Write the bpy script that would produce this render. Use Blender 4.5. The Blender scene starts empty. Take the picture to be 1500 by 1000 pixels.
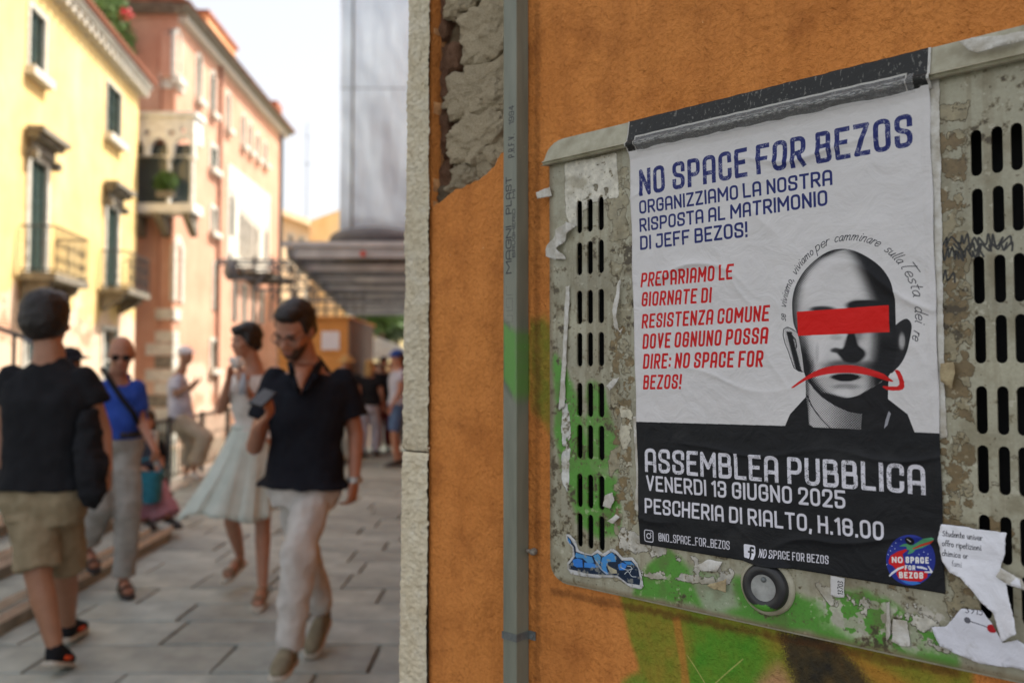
import bpy, bmesh, math, random
import numpy as np
from mathutils import Vector, Matrix, noise as mnoise
from mathutils.geometry import tessellate_polygon

random.seed(7)
scene = bpy.context.scene
COL = scene.collection

# ------------------------------------------------------------------ camera
cam_d = bpy.data.cameras.new('camera')
cam = bpy.data.objects.new('camera', cam_d)
COL.objects.link(cam)
scene.camera = cam
EYE = 1.42
PITCH = math.atan(48 / 1220)
cam.location = (0, 0, EYE)
cam.rotation_euler = (math.radians(90) + PITCH, 0, 0)
cam_d.sensor_width = 36
cam_d.lens = 29.28
cam_d.clip_start = 0.05
cam_d.clip_end = 2000
cam_d.dof.use_dof = True
cam_d.dof.focus_distance = 1.14
cam_d.dof.aperture_fstop = 3.1

# ------------------------------------------------------------------ world and sun
SUN_EL = math.radians(54)
SUN_H = Vector((0.92, 0.40, 0)).normalized()
world = bpy.data.worlds.new('World')
scene.world = world
world.use_nodes = True
wn = world.node_tree
bg = wn.nodes['Background']
sky = wn.nodes.new('ShaderNodeTexSky')
sky.sky_type = 'NISHITA'
sky.sun_disc = False
sky.sun_elevation = SUN_EL
sky.sun_rotation = math.atan2(SUN_H.x, SUN_H.y)
sky.air_density = 1.0
sky.dust_density = 9.0
sky.ozone_density = 1.0
# thin summer haze: the clear sky whitens evenly towards the horizon all round
geo = wn.nodes.new('ShaderNodeNewGeometry'); spz = wn.nodes.new('ShaderNodeSeparateXYZ'); wn.links.new(geo.outputs['Incoming'], spz.inputs[0])
hz = wn.nodes.new('ShaderNodeMapRange'); hz.inputs[1].default_value = 0.0; hz.inputs[2].default_value = -1.0; hz.inputs[3].default_value = 0.85; hz.inputs[4].default_value = 0.25
wn.links.new(spz.outputs[2], hz.inputs[0])
hm = wn.nodes.new('ShaderNodeMix'); hm.data_type = 'RGBA'; hm.inputs[7].default_value = (5.4, 5.45, 5.6, 1)
wn.links.new(hz.outputs[0], hm.inputs[0]); wn.links.new(sky.outputs[0], hm.inputs[6]); wn.links.new(hm.outputs[2], bg.inputs[0])
bg.inputs[1].default_value = 0.15
sun_d = bpy.data.lights.new('sun', 'SUN')
sun_d.energy = 5.0
sun_d.angle = math.radians(0.53)
sun_d.color = (1.0, 0.95, 0.87)
sun = bpy.data.objects.new('sun', sun_d)
COL.objects.link(sun)
sdir = Vector((SUN_H.x * math.cos(SUN_EL), SUN_H.y * math.cos(SUN_EL), math.sin(SUN_EL)))
sun.rotation_euler = sdir.to_track_quat('Z', 'Y').to_euler()
sun.location = (8, 4, 14)
scene.view_settings.view_transform = 'Standard'
scene.view_settings.look = 'None'
scene.view_settings.gamma = 1
scene.view_settings.use_curve_mapping = False
scene.view_settings.exposure = 0.66

# ------------------------------------------------------------------ measuring helpers (real planes, metres)
def ray(px, py):
    r = (px - 750) / 1220; s = (500 - py) / 1220
    return Vector((r, math.cos(PITCH) - s * math.sin(PITCH), math.sin(PITCH) + s * math.cos(PITCH)))

def at(px, py, Y):
    d = ray(px, py)
    return d * (Y / d.y) + Vector((0, 0, EYE))

def gnd(px, py, z=0.0):
    d = ray(px, py)
    return d * ((z - EYE) / d.z) + Vector((0, 0, EYE))

def onv(px, py, P, dr):
    """vertical plane through P with horizontal direction dr -> (s, z)"""
    d = ray(px, py); P = Vector((P[0], P[1])); dr = Vector((dr[0], dr[1])).normalized()
    n = Vector((dr.y, -dr.x))
    t = P.dot(n) / Vector((d.x, d.y)).dot(n)
    q = Vector((d.x * t, d.y * t)) - P
    return q.dot(dr), d.z * t + EYE

WD = Vector((0.736, -0.677)).normalized()
WO = Vector((0.184, 1.25, 0.0))
WF = Matrix.Translation(WO) @ Matrix.Rotation(math.atan2(WD.y, WD.x), 4, 'Z')   # local x along the wall, y into it, z up

def W(px, py, h=0.0):
    n = Vector((-WD.y, WD.x)) * -1.0          # towards the camera
    P = Vector((WO.x, WO.y)) + n * h
    return onv(px, py, P, WD)

# ------------------------------------------------------------------ mesh building
I4 = Matrix.Identity(4)
WM = {}

class MB:
    def __init__(s): s.v = []; s.f = []
    def add(s, vs, fs):
        n = len(s.v); s.v += [tuple(v) for v in vs]; s.f += [tuple(i + n for i in f) for f in fs]
        return s
    def box(s, x0, x1, y0, y1, z0, z1):
        if x0 > x1: x0, x1 = x1, x0
        if y0 > y1: y0, y1 = y1, y0
        if z0 > z1: z0, z1 = z1, z0
        return s.add([(x0,y0,z0),(x1,y0,z0),(x1,y1,z0),(x0,y1,z0),(x0,y0,z1),(x1,y0,z1),(x1,y1,z1),(x0,y1,z1)],
              [(0,3,2,1),(4,5,6,7),(0,1,5,4),(1,2,6,5),(2,3,7,6),(3,0,4,7)])
    def cyl(s, a, b, r1, r2=None, seg=10, caps=True, flat=None):
        a = Vector(a); b = Vector(b); r2 = r1 if r2 is None else r2
        d = (b - a).normalized()
        if flat is not None:
            x = (Vector(flat[0]) - d * Vector(flat[0]).dot(d)).normalized(); k = flat[1]
        else:
            x = d.orthogonal().normalized(); k = 1
        y = d.cross(x)
        vs = []
        for c, r in ((a, r1), (b, r2)):
            for i in range(seg):
                t = 2 * math.pi * i / seg
                vs.append(c + x * math.cos(t) * r + y * math.sin(t) * r * k)
        fs = [(i, (i + 1) % seg, seg + (i + 1) % seg, seg + i) for i in range(seg)]
        if caps: fs += [tuple(range(seg - 1, -1, -1)), tuple(range(seg, 2 * seg))]
        return s.add(vs, fs)
    def tube(s, pts, r, seg=8):
        for a, b in zip(pts[:-1], pts[1:]): s.cyl(a, b, r, r, seg)
        return s
    def ell(s, c, ax, ay, az, n=14, m=9):
        c = Vector(c); ax = Vector(ax); ay = Vector(ay); az = Vector(az)
        vs = [c - az]; fs = []
        for j in range(1, m):
            p = math.pi * j / m
            for i in range(n):
                t = 2 * math.pi * i / n
                vs.append(c + (ax * math.cos(t) + ay * math.sin(t)) * math.sin(p) - az * math.cos(p))
        vs.append(c + az); L = len(vs) - 1
        for i in range(n): fs.append((0, 1 + (i + 1) % n, 1 + i))
        for j in range(m - 2):
            for i in range(n):
                a = 1 + j * n + i; b = 1 + j * n + (i + 1) % n
                fs.append((a, b, b + n, a + n))
        for i in range(n): fs.append((L, 1 + (m - 2) * n + i, 1 + (m - 2) * n + (i + 1) % n))
        return s.add(vs, fs)
    def sph(s, c, r, n=12, m=8): return s.ell(c, (r,0,0), (0,r,0), (0,0,r), n, m)
    def cap(s, a, b, r1, r2=None):
        r2 = r1 if r2 is None else r2
        s.cyl(a, b, r1, r2, 12); s.sph(a, r1); s.sph(b, r2); return s
    def loft(s, rings, caps=True):
        n = len(rings[0]); vs = [p for r in rings for p in r]; fs = []
        for j in range(len(rings) - 1):
            for i in range(n):
                a = j * n + i; b = j * n + (i + 1) % n
                fs.append((a, b, b + n, a + n))
        if caps: fs += [tuple(range(n - 1, -1, -1)), tuple(range((len(rings) - 1) * n, len(rings) * n))]
        return s.add(vs, fs)
    def prism(s, outer, holes, f, t0, t1):
        """polygon with holes in (a,b), swept from t0 to t1; f(a,b,t) -> point"""
        loops = [outer] + list(holes)
        flat = [p for l in loops for p in l]
        tris = tessellate_polygon([[Vector((p[0], p[1], 0)) for p in l] for l in loops])
        n = len(flat)
        vs = [f(p[0], p[1], t0) for p in flat] + [f(p[0], p[1], t1) for p in flat]
        fs = []
        for t in tris:
            fs.append(tuple(t)); fs.append(tuple(i + n for i in reversed(t)))
        k = 0
        for l in loops:
            m = len(l)
            for i in range(m):
                a = k + i; b = k + (i + 1) % m
                fs.append((a, b, b + n, a + n))
            k += m
        return s.add(vs, fs)
    def grid(s, nx, ny, f):
        vs = [f(i / (nx - 1), j / (ny - 1)) for j in range(ny) for i in range(nx)]
        fs = [(j*nx+i, j*nx+i+1, (j+1)*nx+i+1, (j+1)*nx+i) for j in range(ny-1) for i in range(nx-1)]
        return s.add(vs, fs)

def mesh_of(mb, name, mat, smooth=False, uvf=None, fix=True):
    me = bpy.data.meshes.new(name)
    me.from_pydata(mb.v, [], mb.f)
    if fix:
        bm = bmesh.new(); bm.from_mesh(me)
        bmesh.ops.recalc_face_normals(bm, faces=bm.faces); bm.to_mesh(me); bm.free()
    if mat is not None: me.materials.append(mat)
    if smooth: me.polygons.foreach_set('use_smooth', [True] * len(me.polygons))
    if uvf is not None:
        uv = me.uv_layers.new(name='UVMap')
        n = len(me.loops); li = np.empty(n, dtype=np.int32); me.loops.foreach_get('vertex_index', li)
        co = np.empty(len(me.vertices) * 3, dtype=np.float32); me.vertices.foreach_get('co', co); co = co.reshape(-1, 3)
        out = uvf(co)[li].astype(np.float32)
        uv.data.foreach_set('uv', out.ravel())
    return me

def link(name, me, world, parent=None):
    o = bpy.data.objects.new(name, me); COL.objects.link(o)
    if parent is not None:
        o.parent = parent; o.matrix_basis = WM[parent].inverted() @ world
    else: o.matrix_basis = world
    WM[o] = world.copy()
    return o

def put(name, mb, mat, parent=None, frame=I4, smooth=False, uvf=None, fix=True):
    return link(name, mesh_of(mb, name, mat, smooth, uvf, fix), frame, parent)

def tag(o, label=None, cat=None, group=None, kind=None):
    if label: o['label'] = label
    if cat: o['category'] = cat
    if group: o['group'] = group
    if kind: o['kind'] = kind
    return o

def thing(name, label, cat, frame=I4, group=None):
    o = bpy.data.objects.new(name, None); COL.objects.link(o)
    o.empty_display_size = 0.1
    o.matrix_basis = frame; WM[o] = frame.copy()
    return tag(o, label, cat, group)

def T(x, y=0, z=0):
    return Matrix.Translation((x, y, z)) if not isinstance(x, Vector) else Matrix.Translation(x)

def bevel(o, w=0.003, seg=2):
    m = o.modifiers.new('bevel', 'BEVEL'); m.width = w; m.segments = seg; m.limit_method = 'ANGLE'; m.angle_limit = 0.6
    return o

def remesh(o, vox=0.01, smooth=2, fold=0.0, fsize=0.12):
    m = o.modifiers.new('remesh', 'REMESH'); m.mode = 'VOXEL'; m.voxel_size = vox; m.use_smooth_shade = True
    if smooth:
        m = o.modifiers.new('smooth', 'SMOOTH'); m.factor = 0.6; m.iterations = smooth
    if fold:
        key = 'fold%.2f' % fsize
        t = bpy.data.textures.get(key) or bpy.data.textures.new(key, 'CLOUDS')
        t.noise_scale = fsize; t.noise_depth = 2
        m = o.modifiers.new('folds', 'DISPLACE'); m.texture = t; m.strength = fold; m.mid_level = 0.5
        m.texture_coords = 'GLOBAL'
    return o

# ------------------------------------------------------------------ materials
def srgb(r, g, b):
    def c(x):
        x /= 255.0
        return x / 12.92 if x < 0.04045 else ((x + 0.055) / 1.055) ** 2.4
    return (c(r), c(g), c(b), 1)

def new_mat(name):
    m = bpy.data.materials.new(name); m.use_nodes = True
    nt = m.node_tree; return m, nt, nt.nodes['Principled BSDF']

def ramp(nt, fac, stops):
    n = nt.nodes.new('ShaderNodeValToRGB')
    cr = n.color_ramp
    while len(cr.elements) < len(stops): cr.elements.new(0.5)
    for e, (p, c) in zip(cr.elements, stops):
        e.position = p; e.color = c if len(c) == 4 else (*c, 1)
    nt.links.new(fac, n.inputs[0]); return n.outputs[0]

def noise_tex(nt, scale, detail=5, rough=0.6, coord='Object', vec=None, stretch=None, dist=0.0):
    tc = nt.nodes.new('ShaderNodeTexCoord')
    src = vec or tc.outputs[coord]
    if stretch:
        mp = nt.nodes.new('ShaderNodeMapping'); mp.inputs['Scale'].default_value = stretch
        nt.links.new(src, mp.inputs[0]); src = mp.outputs[0]
    n = nt.nodes.new('ShaderNodeTexNoise')
    n.inputs['Scale'].default_value = scale; n.inputs['Detail'].default_value = detail
    n.inputs['Roughness'].default_value = rough; n.inputs['Distortion'].default_value = dist
    nt.links.new(src, n.inputs['Vector']); return n.outputs[0]

def mixc(nt, fac, a, b, mode='MIX'):
    n = nt.nodes.new('ShaderNodeMix'); n.data_type = 'RGBA'; n.blend_type = mode
    for val, idx in ((fac, 0), (a, 6), (b, 7)):
        if isinstance(val, (int, float)): n.inputs[idx].default_value = val
        elif isinstance(val, tuple): n.inputs[idx].default_value = val if len(val) == 4 else (*val, 1)
        else: nt.links.new(val, n.inputs[idx])
    return n.outputs[2]

def bump(nt, b, height, strength=0.5, dist=0.01, prev=None):
    n = nt.nodes.new('ShaderNodeBump'); n.inputs['Strength'].default_value = strength; n.inputs['Distance'].default_value = dist
    nt.links.new(height, n.inputs['Height'])
    if prev is not None: nt.links.new(prev, n.inputs['Normal'])
    nt.links.new(n.outputs[0], b.inputs['Normal']); return n.outputs[0]

def M(name, c1, c2=None, scale=8, rough=0.7, bs=0.3, bd=0.004, bscale=None, metal=0, rnd=0.0, spec=0.4, detail=5, stretch=None, coord='Object'):
    m, nt, b = new_mat(name)
    c2 = c2 or tuple(x * 0.75 for x in c1[:3]) + (1,)
    f = noise_tex(nt, scale, detail, 0.6, coord, stretch=stretch)
    col = ramp(nt, f, [(0.32, c2), (0.68, c1)])
    if rnd:
        oi = nt.nodes.new('ShaderNodeObjectInfo')
        r = ramp(nt, oi.outputs['Random'], [(0, (1 - rnd,) * 3), (1, (1 + rnd,) * 3)])
        col = mixc(nt, 1.0, col, r, 'MULTIPLY')
    nt.links.new(col, b.inputs['Base Color'])
    b.inputs['Roughness'].default_value = rough; b.inputs['Metallic'].default_value = metal
    b.inputs['Specular IOR Level'].default_value = spec
    if bs:
        f2 = noise_tex(nt, bscale or scale * 5, 6, 0.65, coord)
        bump(nt, b, f2, bs, bd)
    return m

# ------------------------------------------------------------------ numpy rasters
def vnoise(x, y, seed=0):
    rng = np.random.RandomState(seed); tab = rng.rand(256, 256).astype(np.float32)
    xi = np.floor(x).astype(np.int64); yi = np.floor(y).astype(np.int64)
    fx = (x - xi).astype(np.float32); fy = (y - yi).astype(np.float32)
    fx = fx * fx * (3 - 2 * fx); fy = fy * fy * (3 - 2 * fy)
    a = tab[yi & 255, xi & 255]; b = tab[yi & 255, (xi + 1) & 255]
    c = tab[(yi + 1) & 255, xi & 255]; d = tab[(yi + 1) & 255, (xi + 1) & 255]
    return (a * (1 - fx) + b * fx) * (1 - fy) + (c * (1 - fx) + d * fx) * fy

def fbm(x, y, seed=0, oct=4, gain=0.5):
    s = 0; a = 1; t = 0
    for k in range(oct):
        s = s + a * vnoise(x * 2 ** k + 17.3 * k, y * 2 ** k + 9.1 * k, seed + k); t += a; a *= gain
    return s / t

def sstep(a, b, x):
    t = np.clip((x - a) / (b - a), 0, 1); return t * t * (3 - 2 * t)

class Canvas:
    """x to the right, y UP, both in mm (or any unit), k pixels per unit; sRGB colours"""
    def __init__(s, w, h, k, bg=(255, 255, 255), x0=0, y0=0):
        s.k = k; s.w = int(w * k); s.h = int(h * k); s.x0 = x0; s.y0 = y0
        s.a = np.empty((s.h, s.w, 4), dtype=np.float32); s.a[..., :3] = np.array(bg) / 255.0; s.a[..., 3] = 1
    def sub(s, xa, xb, ya, yb):
        i0 = max(0, int((xa - s.x0) * s.k) - 1); i1 = min(s.w, int((xb - s.x0) * s.k) + 2)
        j0 = max(0, int((ya - s.y0) * s.k) - 1); j1 = min(s.h, int((yb - s.y0) * s.k) + 2)
        if i1 <= i0 or j1 <= j0: return None
        X, Y = np.meshgrid((np.arange(i0, i1) + 0.5) / s.k + s.x0, (np.arange(j0, j1) + 0.5) / s.k + s.y0)
        return (slice(j0, j1), slice(i0, i1)), X.astype(np.float32), Y.astype(np.float32)
    def full(s): return s.sub(s.x0, s.x0 + s.w / s.k, s.y0, s.y0 + s.h / s.k)
    def blend(s, sl, m, col):
        c = np.array(col, dtype=np.float32) / 255.0
        m = m[..., None]
        s.a[sl][..., :3] = s.a[sl][..., :3] * (1 - m) + c * m
    def seg_cov(s, X, Y, pts, t, square=True):
        sd = np.full(X.shape, 1e9, dtype=np.float32)
        n = len(pts)
        for i in range(n - 1):
            (x1, y1), (x2, y2) = pts[i], pts[i + 1]
            L = math.hypot(x2 - x1, y2 - y1) + 1e-9; dx = (x2 - x1) / L; dy = (y2 - y1) / L
            al = (X - x1) * dx + (Y - y1) * dy; pe = np.abs((X - x1) * dy - (Y - y1) * dx)
            e0 = t / 2 if (square and i == 0) else 0; e1 = t / 2 if (square and i == n - 2) else 0
            sd = np.minimum(sd, np.maximum(pe - t / 2, np.maximum(-al - e0, al - L - e1)))
            if i > 0 or not square: sd = np.minimum(sd, np.hypot(X - x1, Y - y1) - t / 2)
            if i == n - 2 and not square: sd = np.minimum(sd, np.hypot(X - x2, Y - y2) - t / 2)
        return np.clip(0.5 - sd * s.k, 0, 1)
    def stroke(s, pts, t, col, square=False, wear=0):
        xs = [p[0] for p in pts]; ys = [p[1] for p in pts]
        r = s.sub(min(xs) - t, max(xs) + t, min(ys) - t, max(ys) + t)
        if r is None: return
        sl, X, Y = r
        m = s.seg_cov(X, Y, pts, t, square)
        if wear: m = m * s.wearmask(X, Y, wear)
        s.blend(sl, m, col)
    def wearmask(s, X, Y, amt):
        n = vnoise(X * 1.9, Y * 1.9, 5) * 0.6 + vnoise(X * 0.25, Y * 0.25, 9) * 0.4
        return 1 - 0.75 * sstep(0.70 - 0.08 * amt, 0.80 - 0.08 * amt, n)
    def poly(s, pts, col, wear=0, alpha=1):
        xs = [p[0] for p in pts]; ys = [p[1] for p in pts]
        r = s.sub(min(xs), max(xs), min(ys), max(ys))
        if r is None: return
        sl, X, Y = r
        ins = np.zeros(X.shape, dtype=bool)
        n = len(pts)
        for i in range(n):
            x1, y1 = pts[i]; x2, y2 = pts[(i + 1) % n]
            if y1 == y2: continue
            c = ((y1 > Y) != (y2 > Y)) & (X < (x2 - x1) * (Y - y1) / (y2 - y1) + x1)
            ins ^= c
        m = ins.astype(np.float32) * alpha
        if wear: m = m * s.wearmask(X, Y, wear)
        s.blend(sl, m, col)
    def disc(s, x, y, r, col, r0=0, ry=None):
        q = s.sub(x - r, x + r, y - (ry or r), y + (ry or r))
        if q is None: return
        sl, X, Y = q
        d = np.hypot(X - x, (Y - y) * (r / (ry or r)))
        m = np.clip(0.5 - (d - r) * s.k, 0, 1)
        if r0: m *= np.clip(0.5 + (d - r0) * s.k, 0, 1)
        s.blend(sl, m, col)
    def image(s, name):
        im = bpy.data.images.new(name, s.w, s.h, alpha=True)
        im.alpha_mode = 'CHANNEL_PACKED'
        im.pixels.foreach_set(np.clip(s.a, 0, 1).astype(np.float32).ravel()); im.update(); im.pack()
        return im

# stroke alphabet, unit box x 0..1, y 0..1 ; (path, fillet, closed)
R = 0.46
CAPS = {
 'A': (1, [([(0,0),(0,1),(1,1),(1,0)], R), ([(0,.36),(1,.36)], 0)]),
 'B': (1, [([(0,.5),(0,1),(.93,1),(.93,.53),(0,.53)], [0,0,.3,.25,0]), ([(0,.53),(1,.53),(1,0),(0,0),(0,.6)], [0,.25,.3,0,0])]),
 'C': (1, [([(1,.7),(1,1),(0,1),(0,0),(1,0),(1,.3)], R)]),
 'D': (1, [([(0,.5),(0,1),(1,1),(1,0),(0,0),(0,.5)], [0,0,R,R,0,0])]),
 'E': (.9, [([(1,1),(0,1),(0,0),(1,0)], 0), ([(0,.52),(.8,.52)], 0)]),
 'F': (.9, [([(1,1),(0,1),(0,0)], 0), ([(0,.5),(.8,.5)], 0)]),
 'G': (1, [([(1,.7),(1,1),(0,1),(0,0),(1,0),(1,.48),(.55,.48)], [0,R,R,R,R,0,0])]),
 'H': (1, [([(0,0),(0,1)], 0), ([(1,0),(1,1)], 0), ([(0,.5),(1,.5)], 0)]),
 'I': (0, [([(0,0),(0,1)], 0)]),
 'J': (.95, [([(.2,1),(1,1),(1,0),(0,0),(0,.25)], [0,0,R,R,0])]),
 'L': (.85, [([(0,1),(0,0),(1,0)], 0)]),
 'M': (1.35, [([(0,0),(0,1),(.5,.35),(1,1),(1,0)], 0)]),
 'N': (1, [([(0,0),(0,1),(1,0),(1,1)], 0)]),
 'O': (1, [([(0,.5),(0,1),(1,1),(1,0),(0,0),(0,.5)], R)]),
 'P': (1, [([(0,0),(0,1),(1,1),(1,.42),(0,.42)], [0,0,R,R,0])]),
 'R': (1, [([(0,0),(0,1),(1,1),(1,.45),(0,.45)], [0,0,R,R,0]), ([(.5,.45),(1,0)], 0)]),
 'S': (1, [([(1,.72),(1,1),(0,1),(0,.55),(1,.45),(1,0),(0,0),(0,.28)], [0,R,R,R,R,R,R,0])]),
 'T': (1, [([(0,1),(1,1)], 0), ([(.5,1),(.5,0)], 0)]),
 'U': (1, [([(0,1),(0,0),(1,0),(1,1)], R)]),
 'V': (1, [([(0,1),(.5,0),(1,1)], 0)]),
 'Z': (.95, [([(0,1),(1,1),(0,0),(1,0)], 0)]),
 '0': (.95, [([(0,.5),(0,1),(1,1),(1,0),(0,0),(0,.5)], R)]),
 '1': (.35, [([(0,.85),(1,1),(1,0)], 0)]),
 '2': (.95, [([(0,.7),(0,1),(1,1),(1,.6),(0,0),(1,0)], [0,R,R,.3,0,0])]),
 '3': (.95, [([(0,.75),(0,1),(1,1),(1,.53),(.4,.53)], [0,R,R,R,0]), ([(.4,.53),(1,.53),(1,0),(0,0),(0,.25)], [0,R,R,R,0])]),
 '4': (.95, [([(.75,0),(.75,1),(0,.3),(1,.3)], 0)]),
 '5': (.95, [([(1,1),(0,1),(0,.58),(1,.58),(1,0),(0,0),(0,.25)], [0,0,0,R,R,R,0])]),
 '7': (.95, [([(0,1),(1,1),(.3,0)], 0)]),
 '9': (.95, [([(1,.45),(0,.45),(0,1),(1,1),(1,0),(0,0),(0,.2)], [0,R,R,R,R,R,0])]),
 '8': (.95, [([(.5,.53),(0,.53),(0,1),(1,1),(1,.53),(.5,.53)], R), ([(.5,.53),(0,.53),(0,0),(1,0),(1,.53),(.5,.53)], R)]),
 '.': (0, [([(0,-.02),(0,.02)], 0)]), ':': (0, [([(0,.13),(0,.17)], 0), ([(0,.63),(0,.67)], 0)]),
 ',': (0, [([(0.1,.03),(0,-.14)], 0)]), '!': (0, [([(0,.36),(0,1)], 0), ([(0,-.02),(0,.02)], 0)]),
 '_': (.9, [([(0,0),(1,0)], 0)]), '@': (1.1, [([(1,.12),(0.9,0),(0,0),(0,1),(1,1),(1,.3),(.45,.3),(.45,.7),(.95,.7)], [0,.2,.4,.4,.4,.2,.2,.2,0])]),
 '-': (.5, [([(0,.5),(1,.5)], 0)]), '#': (1, []),
}

def fillet(pts, rad):
    n = len(pts); out = [pts[0]]
    for i in range(1, n - 1):
        r = rad[i] if isinstance(rad, list) else rad
        p = Vector(pts[i]); a = Vector(pts[i - 1]) - p; b = Vector(pts[i + 1]) - p
        if r <= 0: out.append(tuple(p)); continue
        ra = min(r, a.length * .499 if True else r); rb = min(r, b.length * .499)
        rr = min(ra, rb); A = p + a.normalized() * rr; B = p + b.normalized() * rr
        for k in range(5):
            t = k / 4; q = A * (1 - t) ** 2 + p * 2 * t * (1 - t) + B * t ** 2
            out.append(tuple(q))
    out.append(pts[-1]); return out

def text_paths(txt, x0, x1, y0, h, t, slant=0, aspect=None):
    """lay the string out between x0 and x1; strokes as point lists"""
    gw = []; sp = 0.5 * t + 0.035 * h
    def width(w): return [(CAPS[c][0] * w if c != ' ' else 0.42 * w + 0.0) for c in txt]
    def total(w):
        s = 0
        for c, g in zip(txt, width(w)): s += (g + t) + sp if c != ' ' else g + sp * 0.6
        return s - sp
    lo, hi = 0.02 * h, 3 * h
    for _ in range(40):
        mid = (lo + hi) / 2
        if total(mid) < x1 - x0: lo = mid
        else: hi = mid
    w = lo; out = []; x = x0
    for c, g in zip(txt, width(w)):
        if c == ' ': x += g + sp * 0.6; continue
        for path, rad in CAPS[c][1]:
            H = h - t
            loc = [(px * g if CAPS[c][0] else px * t, py * H) for px, py in path]
            if isinstance(rad, list): rr = [r * w for r in rad]
            else: rr = rad * w
            loc = fillet(loc, rr)
            out.append([(x + t / 2 + px + slant * py, y0 + t / 2 + py) for px, py in loc])
        x += g + t + sp
    return out

def caps_text(cv, txt, x0, x1, y0, h, t, col, slant=0, wear=0, warp=None):
    for p in text_paths(txt, x0, x1, y0, h, t, slant):
        if warp: p = [warp(*q) for q in p]
        cv.stroke(p, t, col, square=True, wear=wear)

# lower-case handwriting / print, x-height 1
LOW = {
 's': (.7, [[(.0,.1),(.3,0),(.55,.2),(.45,.45),(.15,.62),(.15,.88),(.4,1),(.6,.85)]]),
 'e': (.7, [[(.05,.5),(.6,.55),(.55,.9),(.3,1),(.05,.75),(.02,.35),(.2,.02),(.45,0),(.68,.2)]]),
 'v': (.7, [[(0,1),(.25,0),(.6,1)]]),
 'i': (.3, [[(.1,1),(.1,.15),(.25,0)], [(.12,1.4),(.13,1.45)]]),
 'a': (.75, [[(.6,.9),(.35,1),(.05,.7),(.05,.25),(.25,0),(.5,.2),(.6,.9),(.6,.15),(.75,0)]]),
 'm': (1.15, [[(0,0),(.02,1)], [(.02,.6),(.2,.95),(.4,.9),(.45,0)], [(.45,.6),(.65,.95),(.88,.9),(.92,.15),(1.05,0)]]),
 'n': (.75, [[(0,0),(.02,1)], [(.02,.6),(.25,.98),(.5,.9),(.55,.1),(.65,0)]]),
 'u': (.75, [[(0,1),(.02,.3),(.2,0),(.45,.15),(.55,1),(.57,.1),(.7,0)]]),
 'o': (.72, [[(.3,1),(.05,.8),(.03,.25),(.25,0),(.5,.15),(.58,.65),(.3,1)]]),
 'r': (.5, [[(0,0),(.03,1)], [(.03,.6),(.2,.95),(.45,.95)]]),
 'c': (.62, [[(.55,.85),(.3,1),(.05,.7),(.05,.25),(.28,0),(.55,.18)]]),
 'p': (.75, [[(0,1),(0,-.8)], [(0,.8),(.3,1),(.58,.75),(.55,.2),(.25,0),(0,.2)]]),
 'l': (.3, [[(.08,2.0),(.05,.2),(.25,0)]]),
 't': (.5, [[(.2,1.7),(.15,.2),(.4,0)], [(-.05,1.05),(.45,1.1)]]),
 'T': (.6, [[(.3,2.2),(.05,.3),(.3,0)], [(-.2,2.0),(.9,2.2)]]),
 'd': (.75, [[(.6,2.0),(.58,.1),(.7,0)], [(.58,.8),(.3,1),(.05,.7),(.05,.25),(.28,0),(.58,.25)]]),
 'f': (.45, [[(.5,1.75),(.3,1.85),(.15,1.5),(.15,0)], [(-.05,1),(.42,1)]]),
 'z': (.62, [[(0,1),(.52,1),(0,0),(.55,0)]]),
 'h': (.72, [[(0,2),(0,0)], [(0,.6),(.25,.98),(.5,.9),(.53,0)]]),
 'g': (.72, [[(.55,1),(.55,-.5),(.3,-.75),(.05,-.6)], [(.55,.8),(.3,1),(.05,.7),(.05,.3),(.28,.05),(.55,.3)]]),
 'S': (.85, [[(0,.15),(.35,0),(.7,.25),(.6,.65),(.15,.95),(.1,1.25),(.4,1.5),(.7,1.35)]]),
 ',': (.3, [[(.1,.1),(0,-.3)]]), ' ': (.5, []),
 '0': (.8, [[(.35,1.5),(.05,1.1),(.05,.4),(.35,0),(.65,.4),(.65,1.1),(.35,1.5)]]),
 '1': (.55, [[(.1,1.2),(.35,1.5),(.35,0)]]),
 '3': (.8, [[(.05,1.4),(.4,1.5),(.6,1.2),(.25,.8),(.62,.4),(.35,0),(.02,.1)]]),
 '5': (.8, [[(.6,1.5),(.1,1.5),(.1,.9),(.5,.9),(.62,.4),(.35,0),(.02,.1)]]),
 '7': (.75, [[(.02,1.5),(.62,1.5),(.2,0)]]),
 '9': (.8, [[(.6,1),(.3,.75),(.05,1.1),(.3,1.5),(.6,1.3),(.6,.6),(.25,0)]]),
}
def smooth_path(p, n=4):
    if len(p) < 3: return p
    out = []
    for i in range(len(p) - 1):
        p0 = p[max(i-1,0)]; p1 = p[i]; p2 = p[i+1]; p3 = p[min(i+2, len(p)-1)]
        for k in range(n):
            t = k / n
            out.append(tuple(0.5 * ((2*p1[j]) + (-p0[j]+p2[j])*t + (2*p0[j]-5*p1[j]+4*p2[j]-p3[j])*t*t + (-p0[j]+3*p1[j]-3*p2[j]+p3[j])*t**3) for j in (0,1)))
    out.append(p[-1]); return out

def low_text(cv, txt, xh, t, col, place, slant=0.25, x=0, sx=1.0):
    """place(x, y) -> canvas point; returns final x"""
    for c in txt:
        w, paths = LOW[c]
        for p in paths:
            q = smooth_path(p)
            cv.stroke([place(x + (a * sx + slant * b) * xh, b * xh) for a, b in q], t, col)
        x += (w * sx + 0.14) * xh
    return x
# ================================================================== printed and painted rasters
INK = (27, 27, 29); NAVY = (36, 44, 102); RED = (196, 24, 26); PAPER = (212, 209, 206)

def S(u, z):
    t = (1.7655 - z) / 0.595
    l = -0.006 + 0.0143 * t; r = 0.4179 + 0.0058 * t
    return (u - l) / (r - l) * 420, (1 - t) * 595

def pp(px, py): return S(*W(px, py))

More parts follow.
